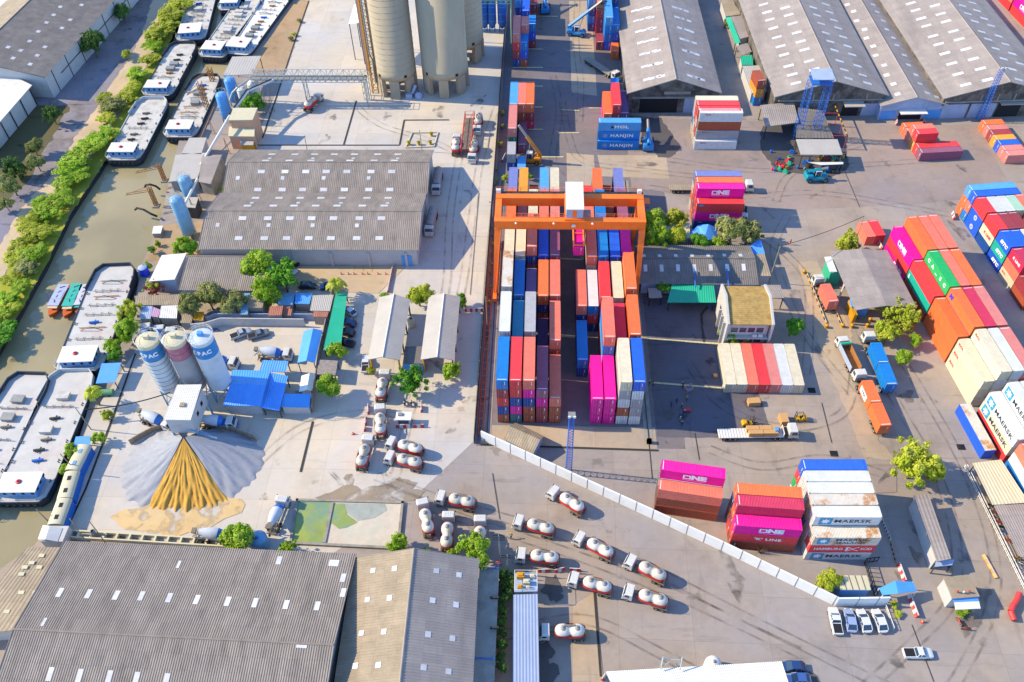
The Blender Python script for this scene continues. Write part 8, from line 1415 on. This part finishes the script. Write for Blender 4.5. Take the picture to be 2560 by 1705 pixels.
for k, (f, x, y) in enumerate(((I, 180, 960), (I, 385, 1455), (I, 530, 1450), (I, 615, 1452), (I, 755, 1445), (I, 780, 1395))):
 p=f(x, y, 0);t=thing('yellow_bollard', ['yellow bollard at the upper end of the weighing lane', 'yellow bollard at the lower left end of the lane', 'yellow bollard at the lower right end of the lane', 'yellow bollard under the yellow barrier panel', 'yellow bollard left of the tree crowns', 'yellow bollard at the shed post by the trees'][k], 'bollard', (p.x, p.y, 0), 0, 'yellow bollards');mb=MB();mb.lathe([(.42, 0), (.42, .9), (.25, 1.05), (.02, 1.08)], n=12);mb.build('post', M_yelst, t);mb=MB();mb.lathe([(.43, .45), (.43, .65)], n=12);mb.build('black_band', M_dark, t)
def pole(lab, f, base, top, m=None, arms=0, r=.13, name='utility_pole', lamp=False):
 b=f(*base, 0);lo, hi=1.0, 30.0
 for _ in range(40):
  md=(lo+hi)/2;q=f(*top, md)
  if (q.y<b.y):hi=md
  else:lo=md
 h=lo;q=f(*top, h);t=thing(name, lab, 'pole', (b.x, b.y, 0));mb=MB();mb.tube((0, 0, 0), (q.x-b.x, 0, h), r, 8, r2=r*.7);mb.build('pole', m or M_wood, t);tx_=q.x-b.x
 for k in range(arms):mb=MB();mb.box(tx_-1.1, tx_+1.1, -.06, .06, h-.3-k*.8, h-.18-k*.8);[mb.tube((tx_+x, 0, h-.18-k*.8), (tx_+x, 0, h+.05-k*.8), .06, 6) for x in (-1, -.4, .4, 1)];mb.build('crossarm', M_dsteel, t)
 if lamp:mb=MB();mb.bar((tx_, 0, h), (tx_+1.2, 0, h+.2), .08);mb.box(tx_+.9, tx_+1.5, -.15, .15, h+.12, h+.25);mb.build('lamp_head', M_steel, t)
 return Vector((q.x, b.y, h)), t
t1, _=pole('leaning pale pole at the corner of the ribbed lean-to', H, (1318, 1045), (1425, 710));t2, _=pole('pale pole at the round lime bush with a lamp', I, (630, 735), (728, 440), lamp=False)
def cable(lab, a, b, sag, r=.05):
 n=14;o=Vector(a);mb=MB();pts=[Vector(a).lerp(Vector(b), k/n)-Vector((0, 0, sag*4*(k/n)*(1-k/n)))-o for k in range(n+1)];mb.pipe(pts, r, 5);ob=mb.build('cable', M_dark, None, o);tag(ob, lab, 'cable')
cable('black cable hanging between the two pale poles', t1, t2, .8, .07)
cable('dark cable bundle from the quay to the batching house', J(595, 570, 4), J(1190, 450, 7), 1.0, .14)
for a in (('pole on the quay beside the faded green tank', J, (640, 712), (525, 555)), ('pole on the quay leaning over the inner barge', J, (545, 1012), (420, 880)), ('short mooring pole beside the quay cabins', J, (340, 1355), (255, 1270)), ('left pole of the transformer stand', Q, (810, 292), (640, 62)), ('right pole of the transformer stand', Q, (982, 297), (818, 80)), ('thin bent lamp pole behind the warehouse ridge', B, (468, 1372), (440, 1235)), ('thin pole on the planted island behind the warehouse', B, (1515, 1380), (1490, 1185)), ('pole at the fence beside the crane girder', GZ, (845, 560), (850, 378)), ('lamp pole at the fence by the shaded lane', L, (1262, 420), (1250, 185)), ('white pole before the tarpaulin hut', H, (815, 655), (840, 545))):pole(*a, arms=1 if 'fence beside' in a[0] else 0, m=M_wht if 'white pole' in a[0] else None)
pole('twin armed utility pole behind the tree at the generator platform', S, (755, 690), (735, 470), M_steel, 3, .16);pole('utility pole with cross arms just above the generator platform', S, (805, 750), (800, 620), M_steel, 2, .16)
p=Q(865, 200, 4);t=thing('transformer', 'grey transformer on a beam between two timber poles', 'transformer', (p.x, p.y, 0));mb=MB();mb.box(-2.6, 2.4, -.2, .2, 3.6, 3.85);mb.build('beam', M_wood, t);mb=MB();mb.lathe([(.5, 3.86), (.5, 5.0), (.3, 5.1)], n=12);[mb.bar((x, -.65, 3.95), (x, -.65, 4.9), .12) for x in (-.4, 0, .4)];mb.build('tank', M_steel, t)
p=L(630, 1085, 2.4);t=thing('guard_booth', 'small flat roofed guard booth beside the waiting tanker', 'booth', (p.x, p.y, 0));mb=MB();mb.box(-1.7, 1.7, -1.1, 1.1, 2.3, 2.45);mb.build('roof', M_wht, t);mb=MB();mb.box(-1.4, 1.4, -.9, .9, 0, 2.3);w_=mb.build('wall', M_wallw, t);box_part(w_, 'window', -1.1, 1.1, -.93, -.902, 1.0, 1.9, M_glass);box_part(t, 'roof_unit', -1.2, -.3, -.1, .7, 2.45, 2.8, M_steel)
a=B(1935, 1270, 0);t=thing('loading_rack', 'pink and white steel loading rack between the tankers', 'rack', (a.x, a.y, 0));mb=MB();y0, y1=B(1930, 1430, 0).y-a.y, B(1935, 1100, 0).y-a.y
for x in (-1.4, 1.4):[mb.bar((x, y0+(y1-y0)*k/4, 0), (x, y0+(y1-y0)*k/4, 3.4), .14) for k in range(5)];mb.bar((x, y0, 3.4), (x, y1, 3.4), .16);mb.bar((x, y0, 2.2), (x, y1, 2.2), .12)
for k in range(9):yy=y0+(y1-y0)*k/8;mb.bar((-1.4, yy, 2.2), (1.4, yy, 2.2), .12);mb.bar((-1.4, yy, 3.4), (1.4, yy, 3.4), .08)
mb.build('frame', M_barr, t);mb=MB();mb.box(-1.2, 1.2, y0+.5, y1-2, 2.25, 2.32);mb.build('platform', M_chas, t)
q=[B(1365, 1350, 0), B(1625, 1340, 0), B(1660, 1210, 0), B(1425, 1215, 0)];c=sum(q, Vector())/4;t=thing('planted_island', 'kerbed island with yellow pots behind the two span warehouse', 'island', tuple(c));
for a, b in zip(q, q[1:]+q[:1]):mb=MB();mb.box(0, (b-a).length, -.15, .15, 0, .35);mb.build('kerb', M_cream, t, a-c, ang(a, b))
for k, (x, y) in enumerate(((1395, 1320), (1485, 1320), (1590, 1315), (1600, 1240))):
 p=B(x, y, 0);t=thing('flower_pot', f'yellow flower pot on the planted island, {["leftmost", "second", "lower right", "upper right"][k]}', 'pot', (p.x, p.y, 0), 0, 'yellow flower pots');mb=MB();mb.lathe([(.35, 0), (.5, .7), (.42, .7), (.02, .6)], n=10);mb.build('pot', M_yelst, t);o=put(CR[3], 'plant', t, (0, 0, 1.0), mats={0:LM['lime'][0], 1:LM['lime'][1]});o.scale=(.6, .6, .6)
t, c=canopy('generator_building', 'flat roofed block with yellow generators beside the hedge', 'building', [S(858, 750, 4), S(1022, 752, 4), S(1025, 890, 4), S(855, 895, 4)], .3, M_wallb, wall=M_wallw, rib=0)
for k, (x, y, m, w_, h_) in enumerate(((900, 775, M_yelst, 1.4, 1.1), (895, 855, M_yelst, .9, .7), (945, 820, M_cream, 1.2, .9), (990, 775, M_cream, 1.0, .7), (955, 858, M_cream, .7, .6))):p=S(x, y, 4.5);mb=MB();mb.box(-w_/2, w_/2, -w_*.35, w_*.35, 0, h_);mb.box(-w_*.3, w_*.3, -w_*.2, w_*.2, h_, h_+.2);mb.build('generator', m, t, (p.x-c.x, p.y-c.y, 4.005))
mb=MB();q=[S(858, 750, 4)-c, S(1022, 752, 4)-c, S(1025, 890, 4)-c, S(855, 895, 4)-c];[(mb.bar((a.x, a.y, 5), (b.x, b.y, 5), .07), mb.bar((a.x, a.y, 4), (a.x, a.y, 5), .07)) for a, b in zip(q, q[1:]+q[:1])];mb.build('guard_rail', M_wht, t)
canopy('blue_roofed_shed', 'long blue grey roofed shed beside the dark hedge', 'shed', [S(1028, 910, 4), S(845, 915, 4), S(843, 1700, 4), S(1042, 1700, 4)], .3, mat('faded_blue_roof', '#a9b8d8', .6, var=.06, scale=.4, dirt='#c0c8d8', damt=.4), wall=M_wallw, rib=.5)
p=R(1930, 690, 4.6);t=thing('round_sign', 'round red sign on the corner of the concrete annex', 'sign', (p.x, p.y, 0));mb=MB();mb.tube((0, 0, 4), (0, 0, 4.8), .06, 6);mb.build('post', M_steel, t);mb=MB();mb.tube((0, -.05, 5.2), (0, .05, 5.2), .55, 18);mb.build('disc', M_barr, t);mb=MB();mb.box(-.36, .36, -.065, -.051, 5.1, 5.3);mb.build('white_bar', M_barw, t)
t, c=canopy('white_roofed_shop', 'white ribbed roof at the bottom edge right of centre', 'building', [V(632, 820, 5), V(1925, 745, 5), V(2040, 1100, 5), V(800, 1200, 5)], .3, M_wht, wall=M_wallw, rib=.35)
p=V(1115, 790, 5);t=thing('sign_frame', 'pale green and white steel frame standing behind the white roof', 'frame', (p.x, p.y+.8, 0));mb=MB()
for x in (-1.6, 1.6):mb.bar((x, 0, 0), (x, 0, 7.4), .2);mb.bar((x, 0, 7.4), (x-.3, -1.4, 5.4), .14);mb.bar((x, 0, 3), (x*.3, -.3, 6.0), .12)
mb.bar((-1.6, 0, 6.4), (1.6, 0, 6.4), .14);mb.build('frame', M_galv, t)
p=V(1420, 770, 2);t=thing('domed_tank', 'white domed tank half hidden behind the bottom white roof', 'tank', (p.x, p.y, 0));mb=MB();mb.lathe([(1.5, 0), (1.5, 2.2), (1.3, 2.9), (.7, 3.4), (.02, 3.5)], n=20);mb.build('shell', M_wht, t);mb=MB();mb.lathe([(.3, 3.45), (.3, 3.6), (.02, 3.62)], n=10);mb.build('cap', M_steel, t)
ridge_shed('ribbed_shed', 'ribbed grey gabled shed in the corner of the white wall', 'shed', [N(350, 1082, 2.6), N(628, 1215, 2.6), N(520, 1392, 2.6), N(235, 1240, 2.6)], [N(290, 1118, 3.8), N(590, 1250, 3.8)], M_asb2, M_wallb)
t, c=canopy('gate_office', 'flat panelled concrete office inside the end of the white wall', 'office', [U(455, 648, 3.2), U(715, 650, 3.2), U(750, 775, 3.2), U(490, 772, 3.2)], .25, M_cream, wall=M_bluesh, rib=0)
for k in range(4):a=U(500+k*55, 650, 3.25);b=U(540+k*55, 772, 3.25);mb=MB();mb.bar(a-c, b-c, .08);mb.build('roof_seam', M_dsteel, t)
q=[U(820, 760, 2.8), U(960, 695, 3.6), U(1110, 705, 3.0), U(1145, 785, 2.6), U(985, 805, 3.4), U(850, 820, 2.6)];o=Vector((q[0].x, q[0].y, 0));t=thing('gate_tent', 'blue tent roof over the gate beside the striped barriers', 'tent', tuple(o));mb=MB();v_=[p-o for p in q];mb.raw(v_+[p-Vector((0, 0, .1)) for p in v_], [(0, 5, 4, 1), (1, 4, 3, 2), (7, 10, 11, 6), (8, 9, 10, 7), (0, 1, 7, 6), (1, 2, 8, 7), (2, 3, 9, 8), (3, 4, 10, 9), (4, 5, 11, 10), (5, 0, 6, 11)]);mb.build('roof', M_bluesh, t)
for p in (v_[0], v_[2], v_[3], v_[5]):mb=MB();mb.bar((p.x, p.y, 0), (p.x, p.y, p.z), .14);mb.build('post', M_wht, t)
o=U(690, 545, 0);t=thing('sliding_gate', 'dark steel sliding gate behind the gate office', 'gate', tuple(o));b=U(785, 850, 0)-o;a2=U(800, 530, 0)-o;mb=MB()
for e_ in (b, a2):n=max(3, int(e_.length/.8));[mb.bar(e_*(k/n), e_*(k/n)+Vector((0, 0, 1.8)), .12) for k in range(n+1)];mb.bar((0, 0, 1.8), e_+Vector((0, 0, 1.8)), .14);mb.bar((0, 0, .3), e_+Vector((0, 0, .3)), .14)
mb.build('bars', M_dark, t)
t, c=canopy('long_gate_building', 'long narrow building with brown roof and white windows at the right', 'building', [U(1120, -40, 4), U(1245, -50, 4), U(1440, 505, 4), U(1318, 530, 4)], .25, M_asb3, wall=M_wallw, rib=.6)
a, b=U(1120, -40, 2.2)-c, U(1318, 530, 2.2)-c;a, b=a.lerp(Vector((0, 0, 2.2)), .05), b.lerp(Vector((0, 0, 2.2)), .05)
for k in range(8):p=a.lerp(b, .08+k*.12);mb=MB();mb.cbox((0, 0, 0), (2.2, .3, 1.1));mb.build('window', M_glass if k%3==1 else M_wp, t, (p.x, p.y, 2.2), ang(a, b))
canopy('entrance_hood', 'pale blue hood at the lower end of the long narrow building', 'hood', [U(1310, 525, 3), U(1470, 512, 3), U(1450, 560, 2.8), U(1300, 575, 2.8)], .15, M_wallb, rib=0)
t, c=canopy('guard_house', 'guard house with dusty roof and blue front awning at the gate', 'building', [U(1375, 665, 4), U(1600, 650, 4), U(1688, 830, 4), U(1450, 850, 4)], .25, M_asb2, wall=M_wallw, rib=0)
for nm, pts, m in (('front_awning', [U(1452, 838, 3.6), U(1668, 828, 3.6), U(1680, 868, 3.4), U(1462, 878, 3.4)], M_bluet), ('white_hood', [U(1468, 880, 3.3), U(1680, 868, 3.3), U(1695, 935, 3.0), U(1478, 945, 3.0)], M_wht)):mb=MB();mb.slab([p-c for p in pts], .1);mb.build(nm, m, t)
for k, (x, y) in enumerate(((1490, 795), (1545, 800), (1590, 795))):p=U(x, y, 4.1)-c;mb=MB();mb.lathe([(.1, 0), (.22, .4), (.05, .8)], n=8);mb.build('roof_ornament', M_barr if k!=1 else M_barw, t, p)
for lab, x, y, r in (('small planter bush in front of the guard house', 1520, 970, 40), ('second small planter bush at the guard house', 1580, 965, 30), ('yellow planter hedge at the car park end, upper', 950, 905, 32), ('yellow planter hedge at the car park end, lower', 985, 985, 35)):tree(U, x, y, r, 3.447, 'lime' if 'yellow' in lab else 'fresh', lab, 'planter_bush', h=1.2)
canopy('bike_shelter', 'large cream roof at the right edge above the grey bicycle shelter roof', 'shelter', [P(1645, 1245, 3.4), P(1890, 1215, 3.4), U(2110, 20, 3.4), U(1800, 40, 3.4)], .2, M_cream, rib=.6);canopy('bike_shelter', 'ribbed grey roof over the row of parked motorbikes at the right edge', 'shelter', [U(1812, 48, 3.2), U(2120, 28, 3.2), U(2330, 500, 3.2), U(2040, 490, 3.2)], .2, M_asb3, rib=.5)
a, b=P(1560, 1285, 0), U(2062, 785, 0);t=thing('handrail', 'triple white handrail running along the right road edge', 'railing', tuple(a), ang(a, b));Ln=(b-a).length;mb=MB()
for y, z_ in ((0, 1.1), (0, .6), (.5, 1.1)):mb.bar((0, y, z_), (Ln, y, z_), .1)
for k in range(24):mb.bar((Ln*k/23, 0, 0), (Ln*k/23, 0, 1.1), .08)
mb.build('rails', M_barw, t)
a, b=U(862, 912, 0), U(938, 1120, 0);t=thing('car_park_rail', 'white rail at the right end of the row of parked cars', 'railing', tuple(a), ang(a, b));Ln=(b-a).length;mb=MB();mb.bar((0, 0, 1.0), (Ln, 0, 1.0), .1);mb.bar((0, 0, .5), (Ln, 0, .5), .08);[mb.bar((Ln*k/4, 0, 0), (Ln*k/4, 0, 1), .1) for k in range(5)];mb.build('rails', M_barw, t)
def bike(lab, f, x, y, rz, m):
 p=f(x, y, .4);t=thing('motorbike', lab, 'motorbike', (p.x, p.y, 0), rz, 'parked motorbikes')
 for yy in (-.62, .62):mb=MB();mb.wheel((0, 0, 0), .3, .12, n=12);mb.build('wheel', [M_tyre_, M_rim], t, (0, yy, .3))
 mb=MB();mb.loft([[(-.1, -.6, .6), (.1, -.6, .6), (.12, -.6, .72), (-.12, -.6, .72)], [(-.14, -.1, .45), (.14, -.1, .45), (.14, -.1, .78), (-.14, -.1, .78)], [(-.1, .35, .4), (.1, .35, .4), (.1, .35, .85), (-.1, .35, .85)], [(-.05, .6, .35), (.05, .6, .35), (.05, .55, .9), (-.05, .55, .9)]]);mb.build('body', m, t);mb=MB();mb.box(-.12, .12, -.6, .05, .79, .87);mb.build('seat', M_dark, t);mb=MB();mb.bar((-.35, .42, 1.0), (.35, .42, 1.0), .05);mb.bar((0, .62, .3), (0, .42, 1.0), .06);mb.build('handlebar', M_dsteel, t)
cols=[M_dark, M_barr, M_steel, M_redb, M_dark, M_bluest, M_conr, M_yelst, M_wht, M_wallb]
for k, (x, y) in enumerate(((1778, 48), (1815, 108), (1838, 150), (1856, 190), (1882, 235), (1902, 275), (1935, 350), (2010, 500), (2032, 545), (2052, 595))):bike(f'parked motorbike at the bicycle shelter edge, {ORDW[k]} from the top', U, x, y, 1.1, cols[k])
bike('orange motorbike ridden on the road below the guard house', U, 1570, 1110, 1.5, M_conr);bike('red motorbike parked in front of the guard house planter', U, 1510, 1050, .3, M_barr);bike('dark motorbike parked left of the broad weighbridge tree', L, 640, 985, .3, M_dark);bike('black motorbike parked below the broad weighbridge tree', L, 690, 990, .1, M_steel);bike('motorbike at the curved wall near the pickups', K, 945, 175, 1.4, M_viol)
pts=[U(2030, 800, 1.2), U(2010, 860, 1.0), U(1975, 910, .9), U(1955, 960, .8), U(1985, 1035, .6)];o=Vector((pts[0].x, pts[0].y, 0));mb=MB();mb.pipe([p-o for p in pts], .55, 12);ob=mb.build('inflatable_tube', M_barr, None, o);tag(ob, 'bright red inflatable tube bending over the road at the right edge', 'inflatable')
canopy('repair_shed', 'grey roofed open repair shed left of the blue lattice tower', 'shed', [D(70, 910, 5), D(360, 880, 5), D(405, 1058, 4.6), D(118, 1095, 4.6)], .25, M_asb3, rib=.6);canopy('repair_lean_to', 'sloping dark grey roof behind the lattice tower legs', 'shed', [D(400, 930, 4.5), D(610, 955, 4.5), D(710, 1195, 3.2), D(380, 1192, 3.6)], .2, M_dkroof, rib=.6);canopy('repair_canopy', 'plain pale canopy over the machine repair yard', 'canopy', [D(382, 1205, 5.5), D(740, 1205, 5.5), D(785, 1338, 5.2), D(425, 1338, 5.2)], .2, M_greysh, rib=0);canopy('low_canopy', 'narrow white low canopy below the plain pale one', 'canopy', [D(485, 1405, 3), D(790, 1402, 3), D(790, 1420, 2.8), D(600, 1428, 2.8)], .12, M_wht, rib=0)
rg=random.Random(3)
for k in range(44):
 x, y=rg.uniform(150, 800), rg.uniform(1300, 1490);p=D(x, y, .4);m=rg.choice([M_bluest, M_tyre_, M_rustpipe, M_dsteel, M_yelst, M_redb, M_green, M_steel]);kind=k%3;rz=rg.uniform(0, 3);mb=MB();cn={M_bluest:'blue', M_tyre_:'black', M_rustpipe:'rusty', M_dsteel:'dark', M_yelst:'yellow', M_redb:'red', M_green:'green', M_steel:'grey'}[m];side=('left' if x<400 else 'middle' if x<600 else 'right')+(' back' if y<1425 else ' front')
 if kind==0:mb.lathe([(.3, 0), (.32, .1), (.32, .85), (.28, .9), (.02, .9)], n=12);nm, ct='oil_drum', 'drum'
 elif kind==1:mb.box(-.8, .8, -.5, .5, 0, .5);mb.tube((-.5, 0, .5), (.6, .1, .9), .25, 8);mb.box(-.3, .5, -.3, .3, .5, .9);nm, ct='engine_block', 'engine'
 else:
  for q in range(2+k%2):mb.lathe([(.3, q*.36), (.55, q*.36), (.6, q*.36+.17), (.55, q*.36+.34), (.3, q*.36+.34)], n=14)
  nm, ct='tyre_stack', 'tyres'
 o=mb.build(nm, m, None, (p.x, p.y, 0), rz);tag(o, f'{cn} {nm.replace("_", " ")} in the {side} of the machine repair yard', ct, 'clutter of the machine repair yard')
forklift('red tractor like forklift at the left of the repair yard', D, (200, 1400), (290, 1440))
for ch in [o for o in COL.objects if o.type=='EMPTY'][-1].children:
 if ch.name.startswith('body'):ch.material_slots[0].link='OBJECT';ch.material_slots[0].material=M_redb
p=D(55, 915, 0);stack(p.x-1, p.y+3, R_(8), 20, ['blue', 'yellow', 'brown'], 'narrow stack at the left of the repair shed', GE)
a, b=D(720, 915, 4.5), D(828, 1180, 4.5);o=Vector((a.x, a.y, 0));t=thing('striped_boom', 'black and yellow boom on red frames beside the lattice tower', 'boom', tuple(o));mb=MB();n=14
for k in range(n):p_, q_=(a-o).lerp(b-o, k/n), (a-o).lerp(b-o, (k+1)/n);mb.tube(p_, q_, .18, 6, k%2)
mb.build('boom', [M_yelst, M_dark], t);mb=MB()
for k in (.25, .6, .98):p_=(a-o).lerp(b-o, k);mb.bar(p_, p_+Vector((-4, 0, 0)), .14);mb.bar(p_, (p_.x, p_.y, 0), .12);mb.bar(p_+Vector((-4, 0, 0)), (p_.x-4, p_.y, 0), .12)
mb.build('frame', M_barr, t)
for k, (pts, m, lab) in enumerate((([C(2050, 0, 4), C(2150, -5, 4), C(2235, 130, 4), C(2095, 150, 3.6)], M_asb2, 'brown hut roof topmost between the warehouses'), ([C(2140, 150, 4.4), C(2250, 138, 4.4), C(2320, 330, 4), C(2230, 352, 4)], M_asb3, 'grey hut roof joined to the green one'), ([C(2090, 160, 3.6), C(2138, 152, 4.2), C(2228, 385, 3.8), C(2185, 400, 3.2)], M_green, 'green sheet awning beside the grey hut roof'), ([C(2190, 420, 4), C(2290, 390, 4), C(2332, 470, 3.6), C(2240, 505, 3.6)], M_asb3, 'small grey hut roof below the green awning'), ([C(2228, 512, 3.4), C(2334, 500, 3.4), C(2345, 592, 3), C(2242, 592, 3)], M_green, 'square green sheet roof below the small grey hut'), ([C(2245, 600, 4), C(2400, 595, 4), C(2470, 830, 3.6), C(2330, 850, 3.6)], M_greysh, 'pale long hut roof left of the repair shed'))):canopy('hut_roof', lab, 'hut', pts, .15, m, wall=M_wallw if 'awning' not in lab else None, rib=.5)
p=O(480, 620, 0);t=thing('wooden_cage', 'orange wooden crate cage among the workers', 'crate', (p.x+.6, p.y, 0), .4);mb=MB()
for x in (-.8, .8):
 for y in (-.6, .6):mb.bar((x, y, 0), (x, y, 1.1), .1)
for z_ in (.1, .6, 1.1):[mb.bar((*a, z_), (*b, z_), .1) for a, b in (((-.8, -.6), (.8, -.6)), ((.8, -.6), (.8, .6)), ((.8, .6), (-.8, .6)), ((-.8, .6), (-.8, -.6)))]
mb.build('slats', M_card, t);mb=MB();mb.box(-.7, .7, -.5, .5, .02, .3);mb.build('blue_load', M_bluest, t)
p=O(490, 815, 0);t=thing('hand_cart', 'red hand cart beside the crouching worker', 'cart', (p.x, p.y, 0));mb=MB();mb.box(-.7, .7, -.4, .4, .35, .8);mb.build('tray', M_barr, t)
for x in (-.5, .5):mb=MB();mb.wheel((0, 0, 0), .2, .1, n=10);mb.build('wheel', [M_tyre_, M_rim], t, (x, -.3, .2))
p=B(1430, 880, 0);t=thing('bagging_machine', 'pale dust covered machine between the two big silos', 'machine', (p.x, p.y, 0));mb=MB();mb.box(-2, 0, -1.5, 1.5, 0, 1.6);mb.tube((0, 0, 1.2), (1.2, .5, 3.8), .5, 10);mb.lathe([(1.2, 0), (1.3, 1.2), (.3, 2.0)], (2, -.5, 0), 14);mb.build('body', M_wallb, t)
for lab, f, x, y in (('black drain grating in the lower lane, left', P, 435, 1165), ('black drain grating in the lower lane, right', P, 1542, 1108), ('black drain grating in the container row shadow', O, 1603, 628)):p=f(x, y, 0);mb=MB();mb.box(-.8, .8, -.7, .7, .005, .06);[mb.box(-.8, .8, -.6+k*.3, -.5+k*.3, .06, .09) for k in range(5)];o=mb.build('drain_grating', M_dark, None, (p.x, p.y, 0));tag(o, lab, 'drain')
p=L(685, 355, 2.4);t=thing('water_tank', 'cream round water tank between the weighbridge sheds', 'tank', (p.x, p.y, 0));mb=MB();mb.lathe([(.9, 0), (.95, .2), (.95, 2.2), (.3, 2.6), (.02, 2.6)], n=16);mb.build('body', M_cream, t);mb=MB();mb.lathe([(.3, 2.6), (.3, 2.75), (.02, 2.76)], n=10);mb.build('lid', M_dsteel, t)
canopy('control_room_roof', 'flat grey control room roof between the weighbridge sheds', 'roof', [L(625, 690, 3), L(775, 690, 3), L(790, 560, 3), L(640, 560, 3)], .2, M_dkroof, wall=M_bluesh, rib=0)
p=R(145, 530, 1);t=thing('blue_tank_stack', 'ribbed blue water tank beside the round dense tree', 'tank', (p.x, p.y, 0));mb=MB();mb.lathe([(1.7, 0)]+[(1.75+(.1 if k%2 else 0), .25*k) for k in range(12)]+[(1.2, 3.1), (.02, 3.2)], n=20);mb.build('body', M_ltblue, t);mb=MB();mb.lathe([(.4, 3.15), (.4, 3.3), (.02, 3.32)], n=10);mb.build('lid', M_bluest, t)
a, b=Q(600, 240, 0), Q(2090, 330, 0);t=thing('roof_edge_frames', 'row of pale concrete planter frames behind the riverside warehouse', 'planters', tuple(a), ang(a, b));Ln=(b-a).length;mb=MB();mb.box(0, Ln, 1.2, 1.5, 0, .9);mb.box(0, Ln, -.2, .1, 0, .9);k=0
while k<Ln:mb.box(k, k+.4, .1, 1.2, 0, .9);k+=2.6
mb.build('frame', M_cream, t)
# -- containers that barely show, gathered in one mass
HID=[22,23,24,27,28,29,31,32,33,34,36,38,39,42,43,44,45,47,48,49,51,52,54,58,59,62,63,64,66,67,68,70,71,75,76,77,79,80,81,83,84,85,87,88,90,91,92,94,95,96,98,99,100,102,103,105,106,109,110,112,113,133,138,139,140,142,143,144,153,154,157,158,159,161,162,163,166,167,170,171,172,174,175,176,178,179,180,182,183,185,186,187,189,191,192,193,195,197,198,201,202,206,207,209,215,232,235,236,238,241,243,246,248,255,267,268,269,278,279,280,282,283,284,286,287,288,293,294,297,298,299,301,302,303,308,309,330,334,335,336,338,339,342,356,357,360,361,362,364,365,366,371,372,373,375,376,377,379,380,381,386,387,390,391,392,394,395,396,401,405,406,409,410,411,416,417,420,421,422,423,427,428,429,430,431,432,433,434,447,448,450,451,453,454,456,457,459,460,461,465,466,468,469,474,475,477,478,479,483,484,485,488,489,490,491,492,493,494,495,513,514,516]
cont_roots=[o for o in COL.objects if o.type=='EMPTY' and o.name.startswith('shipping_container')]
for i, o in enumerate(cont_roots):o['ix']=i
if HID:
 vv, ff, mm, mlist, midx=[], [], [], [], {}
 for i in HID:
  root=cont_roots[i];M0=root.matrix_basis
  for ch in list(root.children):
   if not ch.name.startswith(('roof_marking', 'lettering', 'emblem')):
    M1=M0@ch.matrix_basis;me=ch.data;b0=len(vv);vv+=[tuple(M1@v.co) for v in me.vertices]
    for s_ in ch.material_slots:
     if s_.material.name not in midx:midx[s_.material.name]=len(mlist);mlist.append(s_.material)
    loc=[midx[s_.material.name] for s_ in ch.material_slots]
    for p_ in me.polygons:ff.append([b0+k for k in p_.vertices]);mm.append(loc[p_.material_index])
   bpy.data.objects.remove(ch)
  bpy.data.objects.remove(root)
 me=bpy.data.meshes.new('container_stock');me.from_pydata(vv, [], ff)
 for m in mlist:me.materials.append(m)
 me.polygons.foreach_set('material_index', mm);me.update();o=bpy.data.objects.new('container_stock', me);COL.objects.link(o)
 tag(o, 'remaining containers tucked inside and behind the stacks across the yards', 'containers', None, 'stuff')
for o in [o for o in COL.objects if 'ix' in o.keys()]:del o['ix']
